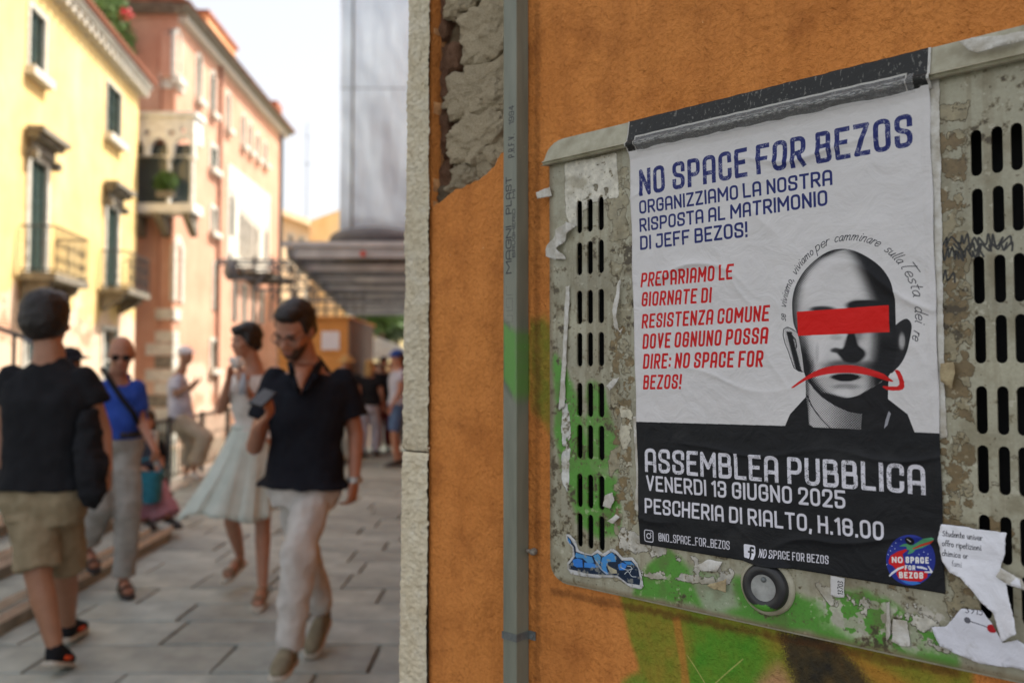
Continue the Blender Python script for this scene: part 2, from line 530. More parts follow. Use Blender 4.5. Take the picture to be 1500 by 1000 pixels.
def make_poster():
    cv = Canvas(420, 595, 3.6, PAPER)
    sl, X, Y = cv.full()
    blend = fbm(X * .02, Y * .03, 3, 4)
    cv.a[..., :3] *= (0.965 + 0.05 * blend)[..., None]
    def line(txt, bl, tl, br, t, col, slant=0, wear=0, k=1):
        x0, y0 = pp(*bl); _, y1 = pp(*tl); x1, y2 = pp(*br)
        h = (y1 - y0); sh = (y2 - y0) / (x1 - x0)
        caps_text(cv, txt, x0, x1 - slant * h * .5, y0, h, t * h, col, slant, wear, lambda x, y: (x, y + (x - x0) * sh))
    line('NO SPACE FOR BEZOS', (938, 288), (938, 249), (1338, 215), .15, NAVY, 0, .55)
    line('ORGANIZZIAMO LA NOSTRA', (938, 314), (938, 294.5), (1220, 271), .155, NAVY)
    line('RISPOSTA AL MATRIMONIO', (938, 340), (938, 320.5), (1213, 301), .155, NAVY)
    line('DI JEFF BEZOS!', (939, 366.5), (939, 346), (1096, 347), .155, NAVY)
    for s, a, b, c in (('PREPARIAMO LE', (940, 421), (940, 400), (1076, 409)), ('GIORNATE DI', (941, 449), (941, 428), (1044, 443)),
                       ('RESISTENZA COMUNE', (941, 481), (941, 460), (1129, 470)), ('DOVE OGNUNO POSSA', (942, 511), (942, 489), (1127, 503)),
                       ('DIRE: NO SPACE FOR', (943, 540), (943, 518), (1120, 537)), ('BEZOS!', (943, 570), (943, 549), (1000, 569))):
        line(s, a, b, c, .155, RED, 0.13)
    # ---- bald man's portrait as a line screen
    sx, sy = pp(1140, 355); ex, ey = pp(1345, 640)
    sl, X, Y = cv.sub(sx, ex, ey, sy)
    pts = [(a, b) for a in (1145, 1190, 1240, 1290, 1340) for b in (360, 430, 500, 570, 635)]
    A = np.array([[*(q := pp(*p)), 1, q[0] * q[1]] for p in pts]); Bp = np.array(pts)
    co, *_ = np.linalg.lstsq(A, Bp, rcond=None)
    U = X * co[0, 0] + Y * co[1, 0] + co[2, 0] + X * Y * co[3, 0]
    V = X * co[0, 1] + Y * co[1, 1] + co[2, 1] + X * Y * co[3, 1]
    def inside(poly):
        ins = np.zeros(U.shape, dtype=bool); n = len(poly)
        for i in range(n):
            x1, y1 = poly[i]; x2, y2 = poly[(i + 1) % n]
            if y1 == y2: continue
            ins ^= ((y1 > V) != (y2 > V)) & (U < (x2 - x1) * (V - y1) / (y2 - y1) + x1)
        return ins
    head = [(1161,455),(1161.7,436.7),(1167.5,416.7),(1180,396.7),(1200,378),(1218,367.5),(1236.7,364),(1256.7,367.5),(1276.7,378),(1293,391.7),(1305,410),(1311,430),(1312.5,450),(1313,480),(1313,520),(1307,545),
            (1295,557),(1274.5,570),(1259,579),(1239,583),(1218,580.5),(1201,574),(1188,560),(1180,546.5),(1176,521),(1170,492),(1163,475)]
    earl = [(1170,488),(1160,481),(1154,479),(1149,482),(1148,490),(1151,503),(1155.5,513),(1160,527),(1164,538),(1171,543),(1179,544),(1176,521)]
    earr = [(1313,476),(1320,470),(1327,467),(1332,471),(1334,480),(1331,500.6),(1328,514),(1322,529),(1313.5,540),(1306,542)]
    neck = [(1182,550),(1182,580),(1184,621),(1200,626),(1264,632),(1302,632),(1301,582),(1305,545)]
    head, earl, earr = [smooth_path(l + [l[0]]) for l in (head, earl, earr)]
    edge = np.interp(V, [364,367,378,397,417,437,455,475,492,521,546,560,574,583], [1236,1218,1200,1180,1167.5,1161.7,1161,1163,1170,1176,1180,1188,1201,1235])
    D = 0.06 + 0.85 * (1 - sstep(-4, 26, U - edge)) ** 1.3
    xb = 1272 + np.clip(V - 375, -20, 70) * .36
    D = np.maximum(D, 1.05 * sstep(xb - 40, xb + 4, U) ** 1.2)
    D += 0.30 * sstep(384, 362, V) + .18 * sstep(500, 545, V)
    def blob(cx, cy, rx, ry, amt, soft=.5):
        nonlocal D
        d = np.hypot((U - cx) / rx, (V - cy) / ry); D = D + amt * (1 - sstep(1 - soft, 1 + soft, d))
    blob(1208, 453, 19, 5, .9); blob(1266, 447, 22, 7, 1.1)
    blob(1258, 476, 12, 30, .5); blob(1249, 506, 9, 13, .9); blob(1252, 518, 17, 11, 1.3, .35); blob(1228, 513, 8, 3.6, .75, .6); blob(1238, 518, 8, 4, .5)
    blob(1250, 495, 5, 16, .7); blob(1228, 494, 9, 4, .3); blob(1245, 536, 34, 10, .5); blob(1200, 514, 3, 14, .28)
    blob(1243, 552, 19, 4.2, 1.1, .5); blob(1243, 556, 12, 3, .4); blob(1243, 566, 22, 4, .25); blob(1188, 520, 10, 30, .25); blob(1197, 508, 14, 22, -.15)
    blob(1215, 415, 32, 34, -.25); blob(1239, 574, 13, 6, -.2)
    Dh = np.where(inside(head), D, 0)
    el = inside(earl); De = 0.30 + .7 * (1 - sstep(2, 6, np.abs(U - (1155 + (V - 485) * .28)))) * (V > 486); De = np.where(el, De, 0)
    er = inside(earr); De2 = np.where(er, .92 - .5 * (1 - sstep(.4, 1.3, np.hypot((U - 1321) / 5, (V - 500) / 14))), 0)
    nk = inside(neck); Dn = 0.35 + .5 * sstep(1200, 1262, U) * .6 + .35 * (1 - sstep(0, 8, U - 1183)); Dn = np.where(nk, Dn, 0)
    D = np.maximum(np.maximum(np.maximum(Dh, np.where(inside(head), 0, De)), np.where(inside(head), 0, De2)), np.where(inside(head), 0, Dn))
    a = (X + Y) * 0.7071; b = (X - Y) * 0.7071; p = 2.2
    scr = (np.cos(2 * np.pi * a / p) + np.cos(2 * np.pi * b / p)) * .25 + .5
    m = np.clip((D - (0.06 + scr * .88)) * 5 + .5, 0, 1) * ((inside(head) | el | er | nk))
    cv.blend(sl, m, INK)
    P = lambda l: [pp(*q) for q in l]
    for l in ([(1188,556),(1201,573),(1218,580),(1239,583),(1259,579),(1276,569),(1297,556),(1303,545),(1302,582),(1303,634),(1264,634),(1266,606),(1246,603),(1225,594),(1206,582),(1192,568)],
              [(1149,628),(1158,606),(1182,580),(1186,621),(1200,630),(1230,637)], [(1300,582),(1330.5,606),(1341,633),(1262,636),(1264,600)]):
        cv.poly(P(l), INK)
    cv.poly(P([(1303,601),(1306,605),(1301,622),(1296,627),(1298,615)]), (150, 150, 155))
    cv.stroke(P([(1183,578),(1190,594),(1203,612),(1218,627),(1228,636)]), 1.4, INK)
    cv.stroke(P([(1170,488),(1160,481),(1154,479),(1149,482),(1148,490),(1151,503),(1155.5,513),(1160,527),(1164,538),(1171,543),(1179,544)]), 1.0, INK)
    cv.stroke(P([(1153,486),(1158,488),(1166,497),(1168,508),(1164,513)]), 1.3, INK)
    cv.poly(P([(1168.5, 456.5), (1303, 446.5), (1304, 486), (1169.5, 491.5)]), (212, 24, 18))
    Z = lambda l: P([(1130 + x / 5.884, 470 + y / 5.884) for x, y in l])
    cv.poly(Z([(176,572),(240,520),(300,480),(360,442),(430,410),(500,390),(560,381),(630,377),(700,378),(780,390),(850,410),(920,432),(980,455),(1060,515),(1050,522),(1000,512),(940,492),(880,474),(830,462),(760,450),(700,445),(630,444),(560,448),(490,456),(430,468),(370,484),(310,505),(250,540),(200,572),(182,576)]), (200, 28, 26))
    cv.poly(Z([(1068,422),(1090,418),(1112,430),(1138,475),(1152,520),(1155,565),(1140,586),(1110,596),(1050,597),(1000,590),(965,566),(975,556),(1030,562),(1090,562),(1112,545),(1110,510),(1092,465)]), (200, 28, 26))
    # ---- handwriting on an arc over the head
    cxm, cym = pp(1242, 462); rx = abs(pp(1152, 462)[0] - cxm); ry = pp(1242, 352)[1] - cym
    N = 400; th = np.linspace(math.radians(182), math.radians(-25), N)
    ax = cxm + rx * np.cos(th); ay = cym + ry * np.sin(th)
    s = np.concatenate([[0], np.cumsum(np.hypot(np.diff(ax), np.diff(ay)))])
    def place(x, y):
        px_ = np.interp(x, s, ax); py_ = np.interp(x, s, ay); t = np.interp(x, s, th)
        nx, ny = math.cos(t) / rx, math.sin(t) / ry; L = math.hypot(nx, ny)
        return px_ + nx / L * y, py_ + ny / L * y
    x = 0
    for word, xh, start, sx in (('se', 5.4, 0.0, 1.0), ('viviamo,', 5.5, .055, 1.22), ('viviamo', 5.8, .195, 1.15), ('per', 6.6, .32, 1.3),
                       ('camminare', 6.2, .40, 1.15), ('sulla', 6.2, .60, 1.2), ('Testa', 7.2, .69, 1.5), ('dei', 7.0, .85, 1.35), ('re', 6.4, .94, 1.2)):
        low_text(cv, word, xh, .9, (30, 31, 36), place, .35, s[-1] * start, sx)
    # ---- black lower part
    cv.poly([pp(934, 617), pp(1150, 623), pp(1340, 632), pp(1384, 634), (425, -2), (-2, -2), (-2, pp(934, 617)[1])], (27, 28, 30))
    lt = (214, 212, 218)
    line('ASSEMBLEA PUBBLICA', (946, 690), (946, 655.5), (1357, 724), .15, lt, 0, .4)
    line('VENERDI 13 GIUGNO 2025', (948, 717.5), (948, 695), (1240, 744), .155, lt)
    line('PESCHERIA DI RIALTO, H.18.00', (946, 750), (946, 728), (1296, 790), .155, lt)
    line('@NO_SPACE_FOR_BEZOS', (966, 791), (966, 779), (1070, 804), .11, lt)
    line('NO SPACE FOR BEZOS', (1114, 814), (1114, 802), (1215, 825), .13, lt)
    x, y = pp(946, 791); w = 14.5
    rr = fillet([(x + w/2, y), (x + w, y), (x + w, y + w + 2), (x, y + w + 2), (x, y), (x + w/2, y)], 3)
    cv.stroke(rr, 1.4, lt); cv.disc(x + w/2, y + w/2 + 1, 4.2, lt, 2.8); cv.disc(x + w - 3.6, y + w - 1.4, .9, lt)
    x, y = pp(1091, 815); w = 17
    cv.poly(fillet([(x + w/2, y), (x + w, y), (x + w, y + w + 1), (x, y + w + 1), (x, y), (x + w/2, y)], 2), (225, 225, 232))
    cv.stroke(smooth_path([(x + 13.5, y + 14), (x + 11, y + 14.2), (x + 9.8, y + 12), (x + 9.8, y)]), 2.8, (27, 28, 30), True); cv.stroke([(x + 7, y + 8.6), (x + 13, y + 8.6)], 2.4, (48, 49, 50), True)
    # ---- round emblem with rocket (zoom origin 1290,770 scale 10)
    E = lambda l: P([(1290 + x / 10, 770 + y / 10) for x, y in l])
    circ = [(450 + 360 * math.cos(t * math.pi / 24), 485 + 372 * math.sin(t * math.pi / 24)) for t in range(48)]
    cv.poly(E(circ), (38, 52, 140))
    cv.poly(E([(300,780),(380,830),(480,850),(600,830),(540,800),(400,790)]), (60, 120, 200))
    cv.poly(E([(130,480),(160,420),(260,360),(380,325),(400,345),(330,400),(370,560),(420,640),(700,650),(690,740),(600,800),(420,795),(280,760),(240,690),(250,640),(190,570),(130,540)]), (205, 30, 34))
    cv.poly(E([(280,285),(350,250),(430,240),(480,270),(640,170),(760,155),(800,175),(740,250),(620,310),(520,335),(480,380),(400,405),(430,345),(390,330),(390,290)]), (80, 150, 105))
    cv.poly(E([(470,320),(600,255),(700,225),(800,190),(740,250),(600,290),(490,330)]), (190, 60, 45))
    cv.disc(*E([(440, 205)])[0], 5, (24, 24, 32)); cv.stroke(E([(410, 180), (450, 215)]), 1.3, (220, 215, 200))
    for q in ((235,235),(175,280),(320,180),(220,320),(155,350),(120,405),(700,400),(740,480),(570,405),(640,370),(100,550)): cv.disc(*E([q])[0], .6, (200, 215, 240))
    for a, b, c, d, t in (((175,525),(175,435),(335,530),0,'NO'), ((375,530),(375,435),(715,540),0,'SPACE'), ((365,630),(365,560),(520,632),0,'FOR'), ((280,750),(280,655),(635,760),0,'BEZOS')):
        f = lambda q: (1290 + q[0] / 10, 770 + q[1] / 10)
        line(t, f(a), f(b), f(c), .24, (235, 232, 225))
    cv.poly(E([(130,715),(170,665),(260,600),(350,570),(350,600),(270,635),(190,690),(145,730)]), (225, 225, 230))
    cv.poly(E([(540,570),(620,580),(690,610),(690,632),(620,615),(540,600)]), (225, 225, 230))
    cv.poly(E([(695,565),(715,575),(775,660),(755,680),(650,670),(650,650),(735,650)]), (225, 225, 230))
    # thumbed, rained-on paper
    sl, X, Y = cv.full()
    st = sstep(.62, .8, fbm(X * .012, Y * .02, 21, 4)) * .10
    cv.blend(sl, st * .6, (196, 190, 180))
    return cv.image('poster_print')

def softpoly(X, Y, poly, width, amp=0.0, seed=1, nscale=60):
    """soft mask (1 inside) of a polygon in the coordinates of X, Y"""
    st = 6
    xs = X[0, ::st]; ys = Y[::st, 0]
    gx, gy = np.meshgrid(xs, ys)
    d = np.full(gx.shape, 1e9); ins = np.zeros(gx.shape, dtype=bool); n = len(poly)
    for i in range(n):
        x1, y1 = poly[i]; x2, y2 = poly[(i + 1) % n]
        L2 = (x2-x1)**2 + (y2-y1)**2 + 1e-12
        t = np.clip(((gx-x1)*(x2-x1) + (gy-y1)*(y2-y1)) / L2, 0, 1)
        d = np.minimum(d, np.hypot(gx - x1 - t*(x2-x1), gy - y1 - t*(y2-y1)))
        if y1 != y2: ins ^= ((y1 > gy) != (y2 > gy)) & (gx < (x2-x1)*(gy-y1)/(y2-y1) + x1)
    sd = np.where(ins, -d, d).astype(np.float32)
    fi = np.arange(X.shape[1]) / st; fj = np.arange(X.shape[0]) / st
    i0 = np.clip(fi.astype(int), 0, len(xs)-2); j0 = np.clip(fj.astype(int), 0, len(ys)-2)
    a = (fi - i0)[None, :]; b = (fj - j0)[:, None]
    J0 = j0[:, None]; I0 = i0[None, :]
    up = sd[J0, I0]*(1-a)*(1-b) + sd[J0, I0+1]*a*(1-b) + sd[J0+1, I0]*(1-a)*b + sd[J0+1, I0+1]*a*b
    if amp: up = up + (fbm(X * nscale, Y * nscale, seed, 4) - .5) * 2 * amp
    return (1 - sstep(-width, width, up)).astype(np.float32)

WALL_DOM = (-0.62, 0.70, 1.30, 1.45)    # u0, z0, width, height
CAB_DOM = (-0.19, 1.06, 0.80, 0.76)
GREEN = (78, 144, 42)

def pw(l): return [W(*q) for q in l]

def make_spray():
    """spray paint on the plaster: colour + coverage in alpha"""
    u0, z0, w, h = WALL_DOM
    cv = Canvas(w, h, 1000, (0, 0, 0), u0, z0); sl, X, Y = cv.full(); cov = np.zeros(X.shape, dtype=np.float32)
    fine = vnoise(X * 900, Y * 900, 31); mid = fbm(X * 60, Y * 60, 33, 4)
    def lay(poly, wd, col, seed, strength=1.0, spat=.35):
        nonlocal cov
        m = softpoly(X, Y, pw(poly), wd, wd * .5, seed, 25)
        m = np.clip(m * (1 + spat * (fine - .5) * 4 * (1 - m)), 0, 1) * strength
        m = m * (0.82 + .36 * (mid - .5))
        c = np.array(col, dtype=np.float32) / 255
        tot = np.clip(m + cov * (1 - m), 1e-4, 1)
        cv.a[..., :3] = (c * m[..., None] + cv.a[..., :3] * (cov * (1 - m))[..., None]) / tot[..., None]
        cov = tot
    lay([(768,470),(790,462),(812,500),(826,540),(828,700),(812,660),(795,625),(772,596)], .014, (92, 124, 36), 3, .85)
    lay([(900,868),(1000,890),(1240,940),(1420,980),(1430,1200),(960,1200),(950,1060),(930,985),(914,930)], .006, (108, 136, 36), 5, .92)
    lay([(1004,905),(1100,925),(1130,965),(1110,1000),(1060,1080),(1010,1150),(1000,1000)], .016, (74, 146, 38), 6, .92)
    lay([(905,1000),(930,985),(945,1010),(950,1080),(900,1080)], .008, GREEN, 9, .9)
    lay([(978,905),(990,905),(1004,1000),(1010,1080),(996,1080),(990,980)], .003, (204, 126, 58), 8, .8)
    lay([(1100,1000),(1135,975),(1165,1010),(1180,1100),(1100,1100)], .012, (196, 140, 110), 11, .9)
    lay([(1138,930),(1175,926),(1215,945),(1255,985),(1290,1040),(1300,1120),(1200,1120),(1165,1020),(1145,965)], .010, (38, 36, 36), 7, 1.0, 1.2)
    lay([(1225,950),(1300,985),(1380,1040),(1340,1060),(1270,1000)], .010, (206, 120, 50), 12, .7)
    # scratches
    for l in ([(1000,962),(1012,980),(1026,1003)], [(1042,1003),(1062,985),(1082,968)]):
        q = pw(l); r = cv.sub(min(a for a, b in q) - .004, max(a for a, b in q) + .004, min(b for a, b in q) - .004, max(b for a, b in q) + .004)
        s2, X2, Y2 = r; m = cv.seg_cov(X2, Y2, q, .0016) * .8
        cv.blend(s2, m, (205, 190, 120)); cov[s2] = np.maximum(cov[s2], m)
    # darker brown strips below the cabinet, along its left edge and beside the duct
    for l, wd, st in (([(800,862),(1400,985),(1400,996),(800,872)], .004, .55), ([(797,238),(802,238),(816,840),(808,845)], .003, .55), 
                      ([(776,0),(784,0),(784,1000),(776,1000)], .006, .45)):
        m = softpoly(X, Y, pw(l), wd, wd, 14, 120) * st
        c = np.array((92, 52, 24)) / 255; tot = np.clip(m + cov * (1 - m), 1e-4, 1)
        cv.a[..., :3] = (c * m[..., None] + cv.a[..., :3] * (cov * (1 - m))[..., None]) / tot[..., None]; cov = tot
    cv.a[..., 3] = cov
    return cv.image('wall_spray')

def make_cabinet():
    """weathered cabinet face: enamel, spray, paste residue, dirt; alpha = height of the residue"""
    u0, z0, w, h = CAB_DOM
    cv = Canvas(w, h, 1400, (160, 156, 134), u0, z0); sl, X, Y = cv.full()
    H = np.full(X.shape, .5, dtype=np.float32)
    tone = fbm(X * 9, Y * 14, 41, 5)
    cv.a[..., :3] *= (0.86 + .26 * tone)[..., None]
    streak = fbm(X * 90, Y * 6, 43, 4); cv.blend(sl, sstep(.52, .75, streak) * .30, (112, 100, 74))
    # spray
    def lay(poly, wd, col, seed, st=1, amp=None, nsc=30):
        m = softpoly(X, Y, pw(poly), wd, wd * .8 if amp is None else amp, seed, nsc) * st; cv.blend(sl, m, col); return m
    g = lay([(812,520),(835,560),(850,600),(860,650),(870,690),(905,700),(908,740),(903,780),(880,790),(845,765),(828,700),(812,640)], .007, GREEN, 51, .93, .008)
    lay([(862,560),(885,575),(905,640),(905,690),(870,690),(860,620)], .007, GREEN, 52, .8, .01)
    lay([(940,835),(980,800),(1010,830),(1090,850),(1170,870),(1220,878),(1230,860),(1300,875),(1330,900),(1390,925),(1400,975),(1200,930),(990,880),(930,870)], .006, GREEN, 53, .96, .007)
    lay([(1010,835),(1075,850),(1080,885),(1040,900),(1020,870)], .008, (168, 168, 155), 54, .8, .008)
    for k in range(2):
        n = fbm(X * 70, Y * 70, 57 + k, 4); reg = softpoly(X, Y, pw([(1190,850),(1400,900),(1400,960),(1260,940),(1200,905)]), .01, .01, 58)
        cv.blend(sl, reg * sstep(.52, .56, n) * .85, (170, 166, 150) if k else (196, 190, 178))
    # paper paste and torn paper: sharp-edged patches with relief
    def residue(poly, thr, scale, col, seed, hgt, wd=.02, ax=1.0):
        nonlocal H
        mg = wd * 2.2 + .004
        r = cv.sub(min(p[0] for p in poly) - mg, max(p[0] for p in poly) + mg, min(p[1] for p in poly) - mg, max(p[1] for p in poly) + mg)
        if r is None: return
        q, x, y = r
        reg = softpoly(x, y, poly, wd, wd, seed, 18)
        n = fbm(x * scale * ax, y * scale, seed, 5, .6) * reg
        m = sstep(thr, thr + .012, n); e = sstep(thr - .03, thr, n) - m
        cv.blend(q, e * .5, (70, 60, 42))
        tex = .86 + .28 * fbm(x * 120, y * 120, seed + 3, 3)
        c = np.clip(np.array(col)[None, None, :] / 255 * tex[..., None], 0, 1)
        cv.a[q][..., :3] = cv.a[q][..., :3] * (1 - m[..., None]) + c * m[..., None]
        H[q] = H[q] * (1 - m) + (.5 + hgt * (.6 + .8 * fbm(x * 150, y * 150, seed + 9, 3))) * m
    box = lambda a, b, c, d: [(a, c), (b, c), (b, d), (a, d)]
    residue(box(-.05, .0, 1.10, 1.74), .50, 60, (150, 142, 116), 61, .22, .012)
    residue(box(-.045, -.0, 1.12, 1.50), .54, 85, (124, 106, 72), 62, .1, .012)
    residue(box(.42, .462, 1.10, 1.75), .50, 58, (146, 136, 108), 63, .22, .012)
    residue(box(.42, .46, 1.10, 1.72), .53, 80, (116, 98, 66), 64, .1, .012)
    residue(pw([(828,240),(905,220),(908,290),(870,300),(838,335),(828,310)]), .40, 16, (205, 200, 184), 65, .25, .006)
    residue(pw([(905,590),(928,600),(932,690),(908,690)]), .42, 40, (190, 184, 162), 66, .22, .006)
    residue(pw([(900,760),(950,790),(1080,830),(1080,865),(960,850),(905,840)]), .50, 48, (186, 182, 170), 67, .3, .008)
    residue(pw([(1190,850),(1400,890),(1400,960),(1300,930),(1230,930),(1205,880)]), .55, 52, (188, 184, 170), 68, .3, .01)
    residue(box(.36, .50, 1.17, 1.32), .55, 40, (120, 100, 66), 69, .15, .03)
    residue(box(.46, .6, 1.28, 1.34), .52, 30, (170, 164, 140), 70, .25, .01)
    residue(pw([(822,580),(832,575),(838,640),(832,720),(822,700)]), .38, 45, (205, 205, 198), 71, .3, .004)
    # grime
    d2 = fbm(X * 95, Y * 95, 84, 5, .65) * (.55 + .9 * fbm(X * 14, Y * 10, 85, 3)); cv.blend(sl, sstep(.62, .76, d2) * .6, (92, 80, 52)); cv.blend(sl, sstep(.76, .79, d2) * .7, (56, 46, 30))
    d3 = fbm(X * 120, Y * 110, 87, 4, .6); cv.blend(sl, sstep(.72, .76, d3) * .5, (200, 196, 176))
    dr = fbm(X * 40, Y * 40, 81, 5); cv.blend(sl, sstep(.50, .8, dr) * .34, (98, 86, 58))
    sp = fbm(X * 260, Y * 260, 83, 2); cv.blend(sl, sstep(.80, .88, sp) * .5, (74, 62, 40))
    edge = np.maximum(sstep(.012, 0, X + .166), sstep(.010, 0, Y - 1.088)); cv.blend(sl, edge * .5, (96, 74, 44))
    # marker scribble
    rng = random.Random(3)
    for k, (x0, x1, yb, amp) in enumerate(((1376, 1480, 352, 9), (1372, 1440, 372, 9), (1400, 1485, 362, 7), (1378, 1398, 404, 10))):
        pts = []; n = 22 if k < 3 else 6
        for i in range(n):
            pts.append((x0 + (x1 - x0) * i / (n - 1) + rng.uniform(-5, 5), yb + (amp if i % 2 else -amp) * rng.uniform(.4, 1.1)))
        cv.stroke(smooth_path(pw(pts)), .0019, (34, 34, 32))
    cv.a[..., 3] = np.clip(H, 0, 1)
    return cv.image('cabinet_face')

def make_flyer():
    """torn tutoring flyer, mm, 60 x 60"""
    cv = Canvas(64, 60, 12, (228, 228, 232))
    ink = (30, 30, 36)
    cv.stroke([(0, 57.2), (64, 57.2)], .5, (90, 90, 96))
    low_text(cv, 'Studente univer', 3.5, .78, ink, lambda x, y: (x + 3, y + 44), 0, 0, 1.0)
    low_text(cv, 'offro ripetizioni', 3.5, .78, ink, lambda x, y: (x + 3, y + 33), 0, 0, 1.0)
    low_text(cv, 'chimica or ', 3.5, .78, ink, lambda x, y: (x + 3, y + 22), 0, 0, 1.0)
    low_text(cv, 'fami', 3.3, .62, (110, 110, 116), lambda x, y: (x + 13, y + 12), 0, 0, 1.0)
    return cv.image('flyer_print')

def make_flyer2():
    cv = Canvas(110, 70, 9, (214, 214, 220))
    ink = (66, 66, 72)
    low_text(cv, '3915', 5.2, .8, ink, lambda x, y: (x + 38, y + 52), .1)
    cv.stroke([(40, 44), (96, 33)], .9, ink); cv.disc(40, 44, 3.4, (96, 96, 102)); cv.disc(64, 39.5, 4.6, (176, 30, 38)); cv.disc(92, 34.5, 3.6, (58, 58, 62))
    sl, X, Y = cv.full(); cv.blend(sl, sstep(.6, .8, fbm(X * .06, Y * .06, 4, 4)) * .35, (150, 146, 138))
    return cv.image('flyer_lower_print')

def make_sticker():
    """blue graffiti-style sticker, zoom (820,770) x10"""
    q = lambda l: [W(820 + x / 10, 770 + y / 10) for x, y in l]
    cv = Canvas(.19, .10, 5000, (190, 190, 188), -.165, 1.075)
    cv.poly(q([(120,140),(170,190),(240,300),(250,370),(330,400),(480,430),(560,390),(620,430),(670,440),(760,370),(830,400),(920,500),(1060,500),(1130,580),(1160,620),(1190,800),(1180,860),(1000,830),(850,720),(600,710),(400,690),(250,650),(150,630),(140,560),(190,500),(230,440),(210,300),(130,210)]), (24, 40, 62))
    cv.poly(q([(135,165),(165,210),(175,250),(150,250),(130,200)]), (60, 130, 190))
    cv.poly(q([(250,385),(330,410),(480,450),(510,530),(430,545),(350,470),(250,460),(235,430)]), (74, 138, 190))
    cv.poly(q([(200,490),(270,470),(340,490),(350,600),(260,600),(205,570)]), (48, 118, 200))
    cv.poly(q([(370,530),(500,540),(590,600),(480,610),(370,600)]), (56, 128, 205))
    cv.poly(q([(500,430),(570,400),(610,450),(600,560),(540,520)]), (80, 145, 190))
    cv.poly(q([(630,460),(770,385),(830,440),(830,520),(720,520),(690,600),(720,690),(640,640),(610,560)]), (66, 138, 200))
    cv.poly(q([(860,560),(930,530),(1000,560),(960,640),(880,640)]), (52, 124, 205))
    cv.poly(q([(940,510),(1050,515),(1110,570),(1000,560)]), (60, 130, 190))
    cv.poly(q([(700,560),(760,600),(840,640),(850,690),(760,690),(720,620)]), (176, 168, 140))
    cv.poly(q([(510,470),(560,520),(640,640),(740,700),(690,705),(600,620)]), (150, 170, 196))
    for l in ([(900,600),(1000,640),(1080,620)], [(960,700),(1010,660),(1060,730),(1130,740)], [(1000,580),(1060,600),(1040,680)]): cv.stroke(smooth_path(q(l)), .0008, (220, 225, 225))
    sl, X, Y = cv.full(); n = fbm(X * 160, Y * 160, 5, 4); cv.blend(sl, sstep(.60, .64, n) * .7, (150, 146, 132))
    return cv.image('sticker_print')

def make_duct(fw):
    cv = Canvas(fw, 640, 4, (150, 158, 150)); sl, X, Y = cv.full()
    cv.a[..., :3] *= (0.94 + .1 * fbm(X * .8, Y * .02, 3, 4))[..., None]
    # text reads upwards: canvas up = along the pipe
    def up(txt, y0, y1, x, h, t, col, wear=0):
        caps_text(cv, txt, y0, y1, 0, h, t, col, 0, wear, lambda a, b: (x - b, a))
    return cv, up
# ================================================================== surfaces of the wall
def img_node(nt, im, uvmap='UVMap', ext='EXTEND'):
    uv = nt.nodes.new('ShaderNodeUVMap'); uv.uv_map = uvmap
    n = nt.nodes.new('ShaderNodeTexImage'); n.image = im; n.extension = ext; n.interpolation = 'Linear'
    nt.links.new(uv.outputs[0], n.inputs[0]); return n

def dom_uv(dom):
    return lambda co: np.stack([(co[:, 0] - dom[0]) / dom[2], (co[:, 2] - dom[1]) / dom[3]], axis=1)

SPRAY = make_spray()
CABIMG = make_cabinet()
wall_uv = dom_uv(WALL_DOM); cab_uv = dom_uv(CAB_DOM)

def spray_over(nt, col, k=1.0):
    n = img_node(nt, SPRAY)
    a = nt.nodes.new('ShaderNodeMath'); a.operation = 'MULTIPLY'; a.inputs[1].default_value = k
    nt.links.new(n.outputs['Alpha'], a.inputs[0])
    # nothing outside the painted rectangle
    uv = nt.nodes.new('ShaderNodeUVMap'); uv.uv_map = 'UVMap'; sp = nt.nodes.new('ShaderNodeSeparateXYZ'); nt.links.new(uv.outputs[0], sp.inputs[0])
    return mixc(nt, a.outputs[0], col, n.outputs['Color'])

def stucco(name, painted=True, tint=1.0):
    m, nt, b = new_mat(name)
    big = noise_tex(nt, 2.2, 5, .6); mid = noise_tex(nt, 14, 6, .62); fine = noise_tex(nt, 160, 4, .6)
    c = ramp(nt, big, [(.28, srgb(196, 120, 54)), (.5, srgb(210, 134, 66)), (.72, srgb(202, 128, 60))])
    c2 = ramp(nt, mid, [(.25, (.62, .55, .5)), (.5, (1, 1, 1)), (.8, (1.12, 1.14, 1.22))])
    c = mixc(nt, .8, c, c2, 'MULTIPLY')
    wet = noise_tex(nt, 3.0, 7, .7, stretch=(5, 5, .7)); w2 = ramp(nt, wet, [(.36, (.58, .52, .48)), (.54, (1, 1, 1)), (.70, (1.0, 1.06, 1.12))])
    c = mixc(nt, .38, c, w2, 'MULTIPLY')
    chips = noise_tex(nt, 55, 5, .7); ch = ramp(nt, chips, [(.73, (0, 0, 0)), (.76, (1, 1, 1))])
    c = mixc(nt, ch, c, srgb(226, 176, 120))
    rel = noise_tex(nt, 150, 3, .6, stretch=(1.0, 1.0, .8), dist=.25)
    if painted: c = spray_over(nt, c)
    relief_tone = ramp(nt, rel, [(.30, (.84, .80, .76)), (.50, (1, 1, 1)), (.72, (1.08, 1.08, 1.1))]); c = mixc(nt, .75, c, relief_tone, 'MULTIPLY')  # hollows darker, ridges paler: relief shade put into colour along with wear
    nt.links.new(c, b.inputs['Base Color']); b.inputs['Roughness'].default_value = .82; b.inputs['Specular IOR Level'].default_value = .25
    p = bump(nt, b, noise_tex(nt, 20, 6, .62, dist=.6), .7, .014)
    p = bump(nt, b, rel, .9, .006, p)
    bump(nt, b, noise_tex(nt, 520, 2, .5), .5, .0015, p)
    return m

